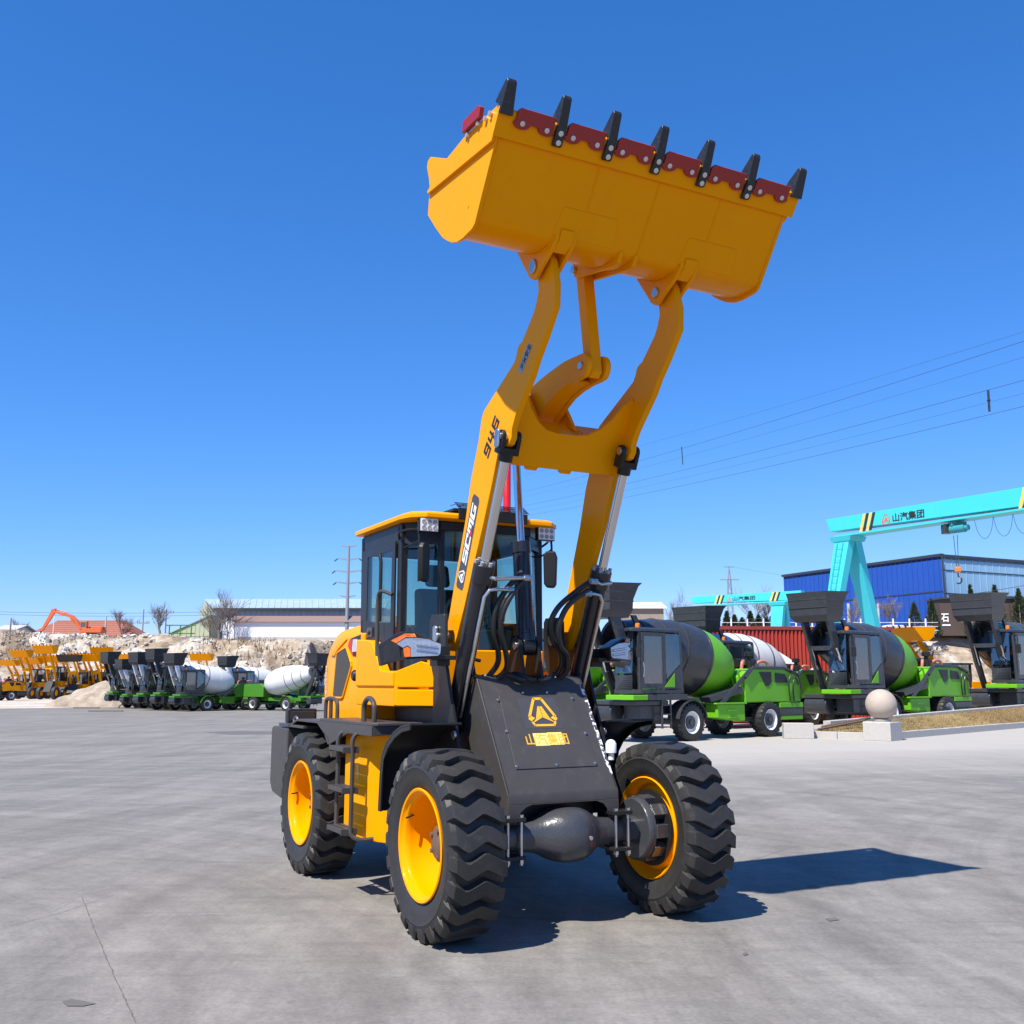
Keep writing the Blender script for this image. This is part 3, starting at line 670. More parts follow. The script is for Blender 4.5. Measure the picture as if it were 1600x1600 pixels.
for i in range(6):
    s1 = TS[i] - (0.048 if i else 0.075); s2 = TS[i + 1] + (0.048 if i < 5 else 0.07)
    w_ = s1 - s2; c1, c2 = s1 - w_ * 0.17, s2 + w_ * 0.17; rr = 0.058
    pts = [(s1 - 0.02, 0.028), (s2 + 0.0, 0.028), (s2, -0.05)]
    for k in range(7):
        ph = R(0 + 180 * k / 6); pts.append((c2 - rr * math.cos(ph), -0.055 - rr * 0.62 * math.sin(ph)))
    pts += [(c2 + rr + 0.02, -0.055), (c1 - rr - 0.02, -0.055)]
    for k in range(7):
        ph = R(180 * k / 6); pts.append((c1 - rr * math.cos(ph), -0.055 - rr * 0.62 * math.sin(ph)))
    pts += [(s1, -0.05), (s1, 0.01)]
    m = ml(); m.hexa([fl_pt(t, 0.0225, s) for s, t in pts], [fl_pt(t, 0.042, s) for s, t in pts])
    m.build('cutting_edge', M['red'], bucket, 0.004)
    for c in (c1, c2):
        b = ml(); b.lathe([(0.016, 0), (0.016, 0.006), (0.008, 0.010)], Vector(fl_pt(-0.056, 0.041, c)), (fn.x, 0, fn.y), 12); b.build('bolt', M['bolt'], bucket)
m = ml(); m.prism([(0.86, 4.99), (1.10, 4.978), (1.12, 5.035), (1.09, 5.06), (0.87, 5.065)], HW + 0.023, HW + 0.055); m.build('side_cutter', M['red'], bucket, 0.004)
for a_ in (0.90, 1.05, 1.15, 1.215):
    b = ml(); b.cyl((a_, HW + 0.02, 4.965 - 0.02 * (a_ > 1.1)), (a_, HW + 0.044, 4.965 - 0.02 * (a_ > 1.1)), 0.016, 6); b.build('bolt', M['bolt'], bucket)
for S_ in (0.49, -0.49):      # hinge brackets
    for s0 in (S_ - 0.078, S_ + 0.050):
        m = ml(); m.prism([(0.40, 4.545), (0.615, 4.245), (0.655, 4.215), (0.70, 4.215), (0.735, 4.24), (0.90, 4.335), (0.965, 4.39), (0.99, 4.47), (0.80, 4.42), (0.55, 4.46)], s0, s0 + 0.028)
        m.build('hinge_bracket', M['yellow'], bucket, 0.004)
    m = ml(); m.hexa([fl_pt(-0.49, 0.0225, S_ + 0.085), fl_pt(-0.66, 0.0225, S_ + 0.085), fl_pt(-0.66, 0.0225, S_ - 0.10), fl_pt(-0.49, 0.0225, S_ - 0.10)] if False else [fl_pt(-0.46, -0.002, S_ + 0.075), fl_pt(-0.645, -0.002, S_ + 0.10), fl_pt(-0.645, -0.002, S_ - 0.36), fl_pt(-0.46, -0.002, S_ - 0.33)],
                     [fl_pt(-0.46, 0.004, S_ + 0.075), fl_pt(-0.645, 0.004, S_ + 0.10), fl_pt(-0.645, 0.004, S_ - 0.36), fl_pt(-0.46, 0.004, S_ - 0.33)])
    m.build('floor_doubler', M['yellow'], bucket, 0.004)
    m = ml(); m.prism([(0.87, 4.33), (0.955, 4.37), (1.0, 4.435), (0.97, 4.455), (0.88, 4.385)], S_ - 0.049, S_ + 0.049); m.build('bracket_cap', M['yellow'], bucket, 0.004)
for s0 in (0.045, -0.075):
    m = ml(); m.prism([(0.34, 4.585), (0.375, 4.435), (0.40, 4.415), (0.44, 4.41), (0.885, 4.325), (0.92, 4.335), (0.96, 4.40), (0.78, 4.39), (0.60, 4.43), (0.46, 4.52)], s0, s0 + 0.03); m.build('link_bracket', M['yellow'], bucket, 0.004)
def weld(pts, par, r=0.006, name='weld_bead'):
    P_ = smooth_path(pts, 10); rw = random.Random(len(P_)); m = ml()
    m.tube(P_, [r * rw.uniform(0.75, 1.25) for _ in P_], 5); m.build(name, M['yellow'], par)
for S_ in (0.49, -0.49):
    for s0 in (S_ - 0.080, S_ - 0.048, S_ + 0.048, S_ + 0.080): weld([(0.43, s0, 4.528), (0.52, s0, 4.455), (0.60, s0, 4.411), (0.68, s0, 4.381), (0.77, s0, 4.364), (0.88, s0, 4.369), (0.955, s0, 4.401)], bucket)
for s0 in (0.077, 0.043, -0.043, -0.077): weld([(0.46, s0, 4.503), (0.52, s0, 4.455), (0.60, s0, 4.411), (0.68, s0, 4.381), (0.77, s0, 4.364), (0.88, s0, 4.369)], bucket)
weld([fl_pt(-0.166, 0.004, 1.10), fl_pt(-0.166, 0.004, 0.4), fl_pt(-0.166, 0.004, -0.4), fl_pt(-0.166, 0.004, -1.10)], bucket, 0.005)
for sg in (1, -1):
    weld([fl_pt(-0.17, 0.002, sg * (HW - 0.024)), fl_pt(-0.40, 0.002, sg * (HW - 0.024)), fl_pt(-0.62, 0.002, sg * (HW - 0.024))], bucket, 0.006)
    weld([beam_pt(sg * 0.464, 0.02, -0.002), beam_pt(sg * 0.464, 0.3, -0.002), beam_pt(sg * 0.464, 0.58, -0.002)], beam, 0.006)
for s0 in (0.132, 0.168, -0.132, -0.168): weld([beam_pt(s0, 0.272, 0.03), beam_pt(s0, 0.272, 0.12), beam_pt(s0, 0.272, 0.25)], beam, 0.006)
for s0 in (0.40, -0.06, -0.56):       # weld seams along the floor
    m = ml(); m.tube([fl_pt(-0.17, 0.001, s0), fl_pt(-0.64, 0.001, s0)], 0.005, 6); m.build('weld_seam', M['yellow'], bucket)

# ---- cab
ZR = 2.945
m = ml()
def post(p, q, w=0.05, d=0.05): m.hexa([(p[0] - d / 2, p[1] - w / 2, p[2]), (p[0] + d / 2, p[1] - w / 2, p[2]), (p[0] + d / 2, p[1] + w / 2, p[2]), (p[0] - d / 2, p[1] + w / 2, p[2])],
                                       [(q[0] - d / 2, q[1] - w / 2, q[2]), (q[0] + d / 2, q[1] - w / 2, q[2]), (q[0] + d / 2, q[1] + w / 2, q[2]), (q[0] - d / 2, q[1] + w / 2, q[2])])
plan = [(-2.31, 0.65), (-1.40, 0.65), (-1.14, 0.41), (-1.14, -0.41), (-1.40, -0.65), (-2.31, -0.65)]
for sg in (1, -1):
    post((-2.26, sg * 0.615, 2.03), (-2.28, sg * 0.615, 2.86), 0.07, 0.10)
    post((-1.42, sg * 0.62, 1.62), (-1.42, sg * 0.62, 2.86), 0.06, 0.085)
    post((-1.15, sg * 0.40, 1.85), (-1.19, sg * 0.385, 2.86), 0.045, 0.05)
    m.bb(-2.30, -1.40, sg * 0.65, sg * 0.60, 2.73, 2.86)
    m.bb(-2.30, -2.22, sg * 0.65, sg * 0.60, 2.03, 2.14)
m.prism([(-2.305, 0.645), (-1.405, 0.645), (-1.145, 0.405), (-1.145, -0.405), (-1.405, -0.645), (-2.305, -0.645)], 2.80, 2.875, 'z')
m.bb(-2.32, -2.27, -0.60, 0.60, 1.70, 2.05); m.bb(-2.32, -2.27, -0.60, 0.60, 2.70, 2.80)
m.bb(-2.28, -1.2, -0.55, 0.55, 1.62, 1.70)
cabo = m.build('cab', M['black'], LOADER, 0.008)
# upper front headers
m = ml(); m.hexa([(-1.40, 0.648, 2.70), (-1.15, 0.41, 2.70), (-1.16, 0.40, 2.81), (-1.41, 0.64, 2.81)], [(-1.41, 0.63, 2.70), (-1.165, 0.395, 2.70), (-1.17, 0.39, 2.81), (-1.42, 0.63, 2.81)])
m.build('cab_header', M['black'], cabo); m = ml()
m.hexa([(-1.40, -0.648, 2.70), (-1.15, -0.41, 2.70), (-1.16, -0.40, 2.81), (-1.41, -0.64, 2.81)], [(-1.41, -0.63, 2.70), (-1.165, -0.395, 2.70), (-1.17, -0.39, 2.81), (-1.42, -0.63, 2.81)])
m.build('cab_header', M['black'], cabo)
# roof: rim with sloping visor, sunken black centre grille
def roof_loop(d, z): return [(-2.36 - d, 0.70 + d, z), (-1.30, 0.70 + d, z), (-1.16 + d * .7, 0.665 + d * .7, z), (-1.07 + d, 0.56 + d * .5, z), (-1.05 + d, -0.56 - d * .5, z), (-1.16 + d * .7, -0.665 - d * .7, z), (-1.30, -0.70 - d, z), (-2.36 - d, -0.70 - d, z)]
m = ml(); m.loft([roof_loop(-0.02, 2.876), roof_loop(0.0, 2.884), roof_loop(0.0, 2.918), roof_loop(-0.04, 2.938), roof_loop(-0.16, 2.950)])
roof = m.build('roof', M['yellow'], cabo, 0.006)
m = ml()
for k in range(5):
    z_ = 2.972 + 0.014 * k
    m.tube([(-1.05 - 0.02 * k, 0.30, z_), (-1.05 - 0.02 * k, -0.34, z_)], 0.004, 6)
for k in range(9):
    y_ = 0.28 - 0.075 * k
    m.tube([(-1.04, y_, 2.968), (-1.13, y_, 3.02), (-1.25, y_, 3.02)], 0.003, 6)
m.bb(-1.9, -1.14, -0.34, 0.30, 2.966, 2.985)
m.build('roof_rack', M['black'], roof)
m = ml(); m.bb(-1.052, -1.034, -0.32, 0.30, 2.88, 2.962); m.build('visor_band', M['black'], roof, 0.003)
# glass panes
def pane(pts, mat, name='window_pane', par=cabo, th=(0, 0, 0)):
    m = ml(); P = [Vector(p) for p in pts]; n_ = (P[1] - P[0]).cross(P[2] - P[0]).normalized() * 0.005
    m.hexa([p - n_ for p in P], [p + n_ for p in P]); return m.build(name, mat, par)
pane([(-1.15, 0.375, 1.86), (-1.15, -0.375, 1.86), (-1.185, -0.36, 2.80), (-1.185, 0.36, 2.80)], M['glass'])
for sg in (1, -1):
    pane([(-1.385, sg * 0.615, 1.66), (-1.165, sg * 0.415, 1.86), (-1.195, sg * 0.40, 2.70), (-1.395, sg * 0.605, 2.70)], M['glass'])
    if sg < 0: pane([(-2.21, sg * 0.63, 1.95), (-1.46, sg * 0.63, 1.95), (-1.46, sg * 0.63, 2.72), (-2.22, sg * 0.63, 2.72)], M['glass'])
pane([(-2.29, 0.56, 2.06), (-2.29, -0.56, 2.06), (-2.29, -0.56, 2.69), (-2.29, 0.56, 2.69)], M['glass'])
# door on the ladder side
m = ml()
def ring(outer, inner, s0, s1):
    n = len(outer)
    A = [(p[0], s0, p[1]) for p in outer]; B = [(p[0], s0, p[1]) for p in inner]; C_ = [(p[0], s1, p[1]) for p in outer]; D = [(p[0], s1, p[1]) for p in inner]
    fs = []
    for i in range(n):
        j = (i + 1) % n
        fs += [(i, j, n + j, n + i), (2 * n + i, 2 * n + j, 3 * n + j, 3 * n + i), (i, j, 2 * n + j, 2 * n + i), (n + i, n + j, 3 * n + j, 3 * n + i)]
    m.add(A + B + C_ + D, fs)
do = [(-2.205, 2.0), (-1.95, 1.72), (-1.47, 1.62), (-1.47, 2.73), (-2.205, 2.73)]
di = [(-2.11, 2.12), (-1.95, 2.10), (-1.545, 2.08), (-1.535, 2.665), (-2.11, 2.665)]
ring(do, di, 0.652, 0.668)
door = m.build('door', M['black'], cabo, 0.004)
pane([(-2.12, 0.658, 2.09), (-1.53, 0.658, 2.07), (-1.53, 0.658, 2.67), (-2.12, 0.658, 2.67)], M['glass'], 'door_glass', door)
m = ml(); m.tube([(-1.80, 0.662, 2.10), (-1.80, 0.662, 2.60), (-1.83, 0.662, 2.66)], 0.016, 8); m.build('glass_bar', M['black'], door)
m = ml(); m.tube(smooth_path([(-1.49, 0.68, 2.30), (-1.56, 0.74, 2.33), (-1.63, 0.745, 2.27), (-1.63, 0.745, 2.0), (-1.62, 0.74, 1.78), (-1.58, 0.69, 1.74)]), 0.016, 8); m.build('grab_rail', M['charcoal'], door)
m = ml(); m.bb(-2.06, -1.94, 0.667, 0.680, 1.98, 2.06); m.cyl((-2.0, 0.67, 2.02), (-2.0, 0.70, 2.02), 0.022, 12); m.build('lock', M['axle'], door, 0.003)
# lights, mirrors
for sg in (1, -1):
    m = ml(); m.box((-1.12, sg * 0.53, 2.825), (0.05, 0.165, 0.115)); lo_ = m.build('work_light', M['black'], cabo, 0.006)
    m = ml(); m.box((-1.0925, sg * 0.53, 2.825), (0.006, 0.15, 0.10)); m.build('lamp_face', M['white'], lo_, 0.003)
    for k in range(6):
        m = ml(); m.lathe([(0.019, 0), (0.017, 0.006), (0.008, 0.004)], (-1.0905, sg * 0.53 + (k % 3 - 1) * 0.047, 2.825 + (0.024 if k < 3 else -0.024)), (1, 0, 0), 14); m.build('lamp_cell', M['grey'], lo_)
    y_ = sg * 0.60
    m = ml(); m.tube(smooth_path([(-1.44, sg * 0.64, 2.74), (-1.34, sg * 0.68, 2.79), (-1.18, y_, 2.80), (-1.135, y_, 2.76), (-1.13, y_, 2.60), (-1.13, y_, 2.38)]), 0.010, 8)
    m.tube([(-1.44, sg * 0.64, 2.66), (-1.135, y_, 2.70)], 0.007, 6)
    mi = m.build('mirror_arm', M['black'], cabo)
    m = ml()
    poly = [(-0.055, -0.13), (-0.065, 0.10), (-0.045, 0.155), (0.03, 0.16), (0.06, 0.12), (0.055, -0.12), (0.03, -0.155), (-0.035, -0.16)]
    rz = Matrix.Rotation(R(-35 * sg), 3, 'Z')
    A = [rz @ Vector((0.0, x * 1.0, z)) + Vector((-1.12, y_ - 0.02 * sg, 2.53)) for x, z in poly]; B = [rz @ Vector((0.045, x * 0.88, z * 0.95)) + Vector((-1.12, y_ - 0.02 * sg, 2.53)) for x, z in poly]
    m.hexa(A, B); m.build('mirror', M['black'], mi, 0.012)
# cab interior
m = ml(); m.bb(-2.02, -1.60, -0.25, 0.25, 1.82, 1.98); m.hexa([(-2.06, -0.25, 1.95), (-1.95, -0.25, 1.95), (-1.95, 0.25, 1.95), (-2.06, 0.25, 1.95)], [(-2.17, -0.22, 2.42), (-2.08, -0.20, 2.42), (-2.08, 0.20, 2.42), (-2.17, 0.22, 2.42)])
m.hexa([(-2.16, -0.12, 2.44), (-2.09, -0.12, 2.44), (-2.09, 0.12, 2.44), (-2.16, 0.12, 2.44)], [(-2.19, -0.11, 2.64), (-2.12, -0.11, 2.64), (-2.12, 0.11, 2.64), (-2.19, 0.11, 2.64)])
m.bb(-2.0, -1.7, -0.12, 0.12, 1.70, 1.82); m.build('seat', M['seat'], cabo, 0.035, seg=3)
m = ml(); m.hexa([(-1.22, -0.22, 1.70), (-1.36, -0.22, 1.70), (-1.36, 0.22, 1.70), (-1.22, 0.22, 1.70)], [(-1.26, -0.30, 2.02), (-1.42, -0.26, 2.05), (-1.42, 0.26, 2.05), (-1.26, 0.30, 2.02)]); m.cyl((-1.38, 0, 2.0), (-1.48, 0, 2.14), 0.03, 10)
m.bb(-1.95, -1.55, 0.30, 0.48, 1.70, 2.05); m.bb(-1.95, -1.55, -0.52, -0.30, 1.70, 2.10); m.build('console', M['seat'], cabo, 0.02)
m = ml(); c = Vector((-1.49, 0, 2.15)); u_ = Vector((0.6, 0, 0.8)); 
ringp = [c + Vector((0, 1, 0)) * 0.20 * math.cos(t) + Vector((0.8, 0, 0.6)).cross(Vector((0, 1, 0))).normalized() * 0.20 * math.sin(t) for t in [2 * math.pi * k / 28 for k in range(29)]]
m.tube(ringp, 0.016, 8); m.tube([ringp[0], c, ringp[14]], 0.012, 6); m.build('steering_wheel', M['grey'], cabo)
m = ml(); m.tube(smooth_path([(-1.13, 0.25, 1.90), (-1.10, 0.24, 2.0), (-1.125, 0.10, 2.35), (-1.13, 0.05, 2.5)]), 0.010, 6); m.build('wiper', M['black'], cabo)
m = ml(); m.bb(-1.70, -1.64, 0.52, 0.58, 1.95, 2.05); m.build('lever_knob', M['bright_red'], cabo, 0.01)

# ---- yellow lower body below the cab
m = ml()
m.prism([(-2.08, 0.745), (-1.19, 0.745), (-1.19, -0.745), (-2.08, -0.745)], 1.425, 1.69, 'z')
body = m.build('lower_body', M['yellow'], LOADER, 0.012, seg=3)
for sg in (1, -1):
    m = ml(); m.prism([(-2.09, 1.42), (-1.23, 1.42), (-1.23, 1.555), (-2.09, 1.555)], sg * 0.62, sg * 0.752); m.build('skirt_panel', M['yellow'], body, 0.008)
    m = ml(); m.prism([(-2.09, 1.57), (-1.23, 1.57), (-1.23, 1.685), (-1.50, 1.695), (-1.535, 1.73), (-1.72, 1.93), (-1.80, 1.945), (-2.09, 1.96)], sg * 0.675, sg * 0.760); m.build('side_panel', M['yellow'], body, 0.012, seg=3)
    # chamfered front corner panel, with a groove between its two halves
    for z0, z1, zc in ((1.425, 1.548, 1.548), (1.565, 1.69, 1.76)):
        a_, b_, c_ = Vector((-1.175, 0.752)), Vector((-1.02, 0.62)), Vector((-0.90, 0.50))
        nrm = Vector((0.65, 0.76)).normalized() * 0.05
        A = [(a_.x, sg * a_.y, z0), (c_.x, sg * c_.y, z0), (c_.x, sg * c_.y, zc - (0.04 if zc > 1.6 else 0)), (b_.x, sg * b_.y, zc), (a_.x, sg * a_.y, z1)]
        B = [(p[0] - nrm.x, p[1] - sg * nrm.y, p[2]) for p in A]
        m = ml(); m.hexa(A, B); m.build('corner_panel', M['yellow'], body, 0.008)
m = ml(); m.bb(-1.18, -1.10, -0.50, 0.50, 1.50, 1.855); m.build('front_panel', M['yellow'], body, 0.012)
m = ml(); m.tube([(-1.09, 0.23, 1.84), (-1.05, 0.20, 1.79), (-1.05, 0.10, 1.77)], 0.014, 8); m.build('panel_handle', M['black'], body)
m = ml(); m.bb(-1.9, -1.0, -0.48, 0.48, 0.70, 1.42); m.bb(-3.3, -1.9, -0.36, 0.36, 0.62, 1.25); m.build('rear_frame', M['black'], LOADER, 0.01)

# ---- hood
def hood_loop(a, z1, w, z0=1.26):
    r = 0.11
    return [(a, w, z0), (a, w, z1 - r), (a, w - 0.032, z1 - 0.032), (a, w - r, z1), (a, -w + r, z1), (a, -w + 0.032, z1 - 0.032), (a, -w, z1 - r), (a, -w, z0)]
m = ml(); m.loft([hood_loop(-2.16, 2.10, 0.635), hood_loop(-2.70, 2.115, 0.63), hood_loop(-2.95, 2.10, 0.628), hood_loop(-3.10, 2.07, 0.625), hood_loop(-3.22, 2.02, 0.62), hood_loop(-3.32, 1.94, 0.613), hood_loop(-3.39, 1.83, 0.605), hood_loop(-3.44, 1.62, 0.595), hood_loop(-3.485, 1.40, 0.585), hood_loop(-3.49, 1.28, 0.575)])
hood = m.build('hood', M['yellow'], LOADER, 0.0, 50)
gp = [(-2.975, 1.862), (-2.90, 1.885), (-2.72, 1.915), (-2.69, 1.905), (-2.56, 1.775), (-2.555, 1.745), (-2.77, 1.475), (-2.80, 1.465), (-3.03, 1.465), (-3.05, 1.485)]
for sg in (1, -1):
    m = ml(); m.prism(gp, sg * 0.55, sg * 0.642); m.build('grille', M['mesh'], hood, 0.004)
    m = ml()
    for (p, q) in zip(gp, gp[1:] + gp[:1]): m.tube([(p[0], sg * 0.635, p[1]), (q[0], sg * 0.635, q[1])], 0.012, 6)
    m.build('grille_frame', M['yellow'], hood)
    m = ml(); m.prism([(-3.16, 1.86), (-2.98, 1.94), (-2.70, 2.0), (-2.70, 1.985), (-2.95, 1.905), (-3.05, 1.845)], sg * 0.60, sg * 0.640); m.build('hood_scoop', M['rust'] if False else M['yellow'], hood, 0.004)
m = ml(); m.prism([(-2.66, 1.925), (-2.60, 1.99), (-2.30, 2.02), (-2.30, 1.85), (-2.48, 1.83)], 0.60, 0.640); bdg = m.build('hood_badge', M['print_black'], hood, 0.003)
m = ml(); m.prism([(-2.66, 1.925), (-2.605, 1.985), (-2.555, 1.99), (-2.51, 1.835), (-2.53, 1.84)], 0.60, 0.643); m.build('badge_stripe', M['bright_red'], hood, 0.002)
for k in range(4):
    m = ml(); m.prism([(-2.53 + 0.03 * k, 1.87), (-2.515 + 0.03 * k, 1.98), (-2.50 + 0.03 * k, 1.98), (-2.515 + 0.03 * k, 1.87)], 0.60, 0.6435); m.build('badge_stroke', M['white'], hood)
for k, ch in enumerate('SDWG946'):
    z_ = 1.765 - 0.058 * k
    me = text_mesh(ch, (-3.345 - 0.006 * k, 0.622 - 0.003 * k, z_ - 0.05), (0.05, 0.006, 0), (0.0, 0, 0.045), TL, 0.03)
    put('lettering', me, M['white'], hood)
m = ml(); m.bb(-2.19, -2.10, -0.69, 0.69, 1.28, 2.02); m.build('bulkhead', M['yellow'], hood, 0.015)
m = ml(); m.lathe([(0.05, 0), (0.05, 0.06), (0.035, 0.08)], (-2.15, 0.69, 1.66), (0, 1, 0), 12); m.build('hood_catch', M['black'], hood, 0.004)
m = ml(); m.lathe([(0.045, 2.93), (0.05, 2.96), (0.05, 3.48), (0.04, 3.50)], (-0.93, 0.0, 0), (0, 0, 1), 18) if False else None
m = ml(); m.lathe([(0.052, 2.10), (0.052, 3.62), (0.045, 3.64)], (-2.62, 0.585, 0), (0, 0, 1), 20) if False else None
# red post standing on the cab roof
STK = -0.50
m = ml(); m.lathe([(0.035, 2.97), (0.035, 3.55), (0.028, 3.56)], (-1.75, STK, 0), (0, 0, 1), 20); stk = m.build('roof_post', M['bright_red'], roof)
m = ml(); m.lathe([(0.06, 2.955), (0.06, 2.975), (0.044, 2.98), (0.044, 3.03)], (-1.75, STK, 0), (0, 0, 1), 20); m.build('post_socket', M['zinc'], roof)

# ---- counterweight with toolbox lids, rear lamp box
m = ml()
m.prism([(-3.24, 1.185), (-3.24, 0.72), (-3.30, 0.60), (-3.40, 0.545), (-3.72, 0.58), (-3.80, 0.66), (-3.80, 1.16), (-3.76, 1.19)], -1.0, 1.0)
cw = m.build('counterweight', M['charcoal'], LOADER, 0.015)
for sg in (1, -1):
    m = ml(); m.bb(-3.55, -2.75, sg * 1.0, sg * 0.64, 1.20, 1.225); m.build('box_lid', M['charcoal'], cw, 0.004)
    m = ml(); m.bb(-3.42, -3.32, sg * 0.98, sg * 0.70, 1.23, 1.36); lb = m.build('tail_lamp', M['black'], cw, 0.015)
    m = ml(); m.bb(-3.318, -3.31, sg * 0.955, sg * 0.725, 1.255, 1.335); m.build('lamp_grille', M['seat'], cw, 0.006)
    m = ml(); m.tube(smooth_path([(-3.28, sg * 0.93, 1.22), (-3.28, sg * 0.93, 1.27), (-3.22, sg * 0.93, 1.29), (-3.18, sg * 0.93, 1.27), (-3.18, sg * 0.93, 1.22)]), 0.011, 8); m.build('lid_handle', M['zinc'], cw)
# rear fenders
for sg in (1, -1):
    m = ml(); m.strip([(-3.25, 1.19), (-2.95, 1.26), (-2.35, 1.26), (-2.02, 1.13), (-1.96, 1.0)], 0.02, sg * 1.0, sg * 0.60); m.build('rear_fender', M['charcoal'], LOADER, 0.004)

# ---- step deck, ladder, tank on each side
for sg in (1, -1):
    m = ml(); 
    m.prism([(-2.35, sg * 0.64), (-2.28, sg * 1.0), (-1.03, sg * 1.0), (-1.0, sg * 0.96), (-1.0, sg * 0.60), (-2.3, sg * 0.60)], 1.285, 1.305, 'z')
    m.prism([(-2.28, 1.285), (-2.05, 1.10), (-1.98, 1.11), (-1.55, 1.21), (-1.02, 1.21), (-1.02, 1.285)], sg * 0.985, sg * 1.0)
    m.prism([(sg * 0.62, 1.285), (sg * 0.985, 1.285), (sg * 0.985, 1.21), (sg * 0.62, 1.23)], -1.035, -1.02, 'a')
    dk = m.build('step_deck', M['charcoal'], LOADER, 0.004)
    m = ml(); m.tube(smooth_path([(-1.47, sg * 0.90, 1.30), (-1.47, sg * 0.90, 1.42), (-1.40, sg * 0.90, 1.475), (-1.31, sg * 0.90, 1.475), (-1.24, sg * 0.90, 1.42), (-1.24, sg * 0.90, 1.30)]), 0.02, 10); m.build('deck_handle', M['charcoal'], dk)
    m = ml(); m.tube(smooth_path([(-2.62, sg * 0.84, 1.28), (-2.62, sg * 0.84, 1.40), (-2.58, sg * 0.84, 1.46), (-2.38, sg * 0.84, 1.46), (-2.31, sg * 0.84, 1.42), (-2.30, sg * 0.84, 1.30)]), 0.018, 8); m.tube([(-2.48, sg * 0.84, 1.28), (-2.48, sg * 0.84, 1.45)], 0.018, 8); m.build('deck_rail', M['charcoal'], dk)
    # ladder
    m = ml()
    for a_ in (-1.70, -1.36):
        m.tube(smooth_path([(a_ + 0.06, sg * 0.86, 1.235), (a_ + 0.03, sg * 0.95, 1.235), (a_, sg * 1.02, 1.18), (a_ - 0.005, sg * 1.02, 1.0), (a_ - 0.01, sg * 1.02, 0.6), (a_, sg * 1.02, 0.48), (a_ + 0.03, sg * 0.96, 0.44), (a_ + 0.05, sg * 0.86, 0.44)]), 0.017, 8)
    ld = m.build('ladder', M['charcoal'], LOADER)
    for z_ in (1.10, 0.80, 0.50):
        m = ml()
        for y_ in (0.985, 1.035, 1.085): m.box((-1.53, sg * y_, z_), (0.34, 0.03, 0.035))
        m.box((-1.695, sg * 1.035, z_ - 0.005), (0.012, 0.13, 0.045)); m.box((-1.365, sg * 1.035, z_ - 0.005), (0.012, 0.13, 0.045))
        m.build('step', M['charcoal'], ld, 0.003)
    m = ml(); m.prism([(-1.95, sg * 0.50), (-1.95, sg * 0.88), (-1.42, sg * 0.88), (-1.22, sg * 0.80), (-1.16, sg * 0.72), (-1.16, sg * 0.50)], 0.415, 1.265, 'z'); tk = m.build('fuel_tank', M['yellow'], LOADER, 0.012, seg=3)
    m = ml(); m.bb(-1.66, -1.60, sg * 0.881, sg * 0.884, 0.86, 0.98); m.build('tank_label', M['gold'], tk)
    m = ml(); m.lathe([(0.055, 0), (0.055, 0.05), (0.045, 0.06)], (-1.16, sg * 0.74, 1.17), (1, 0, 0), 18); m.build('tank_cap', M['yellow'], tk, 0.004)

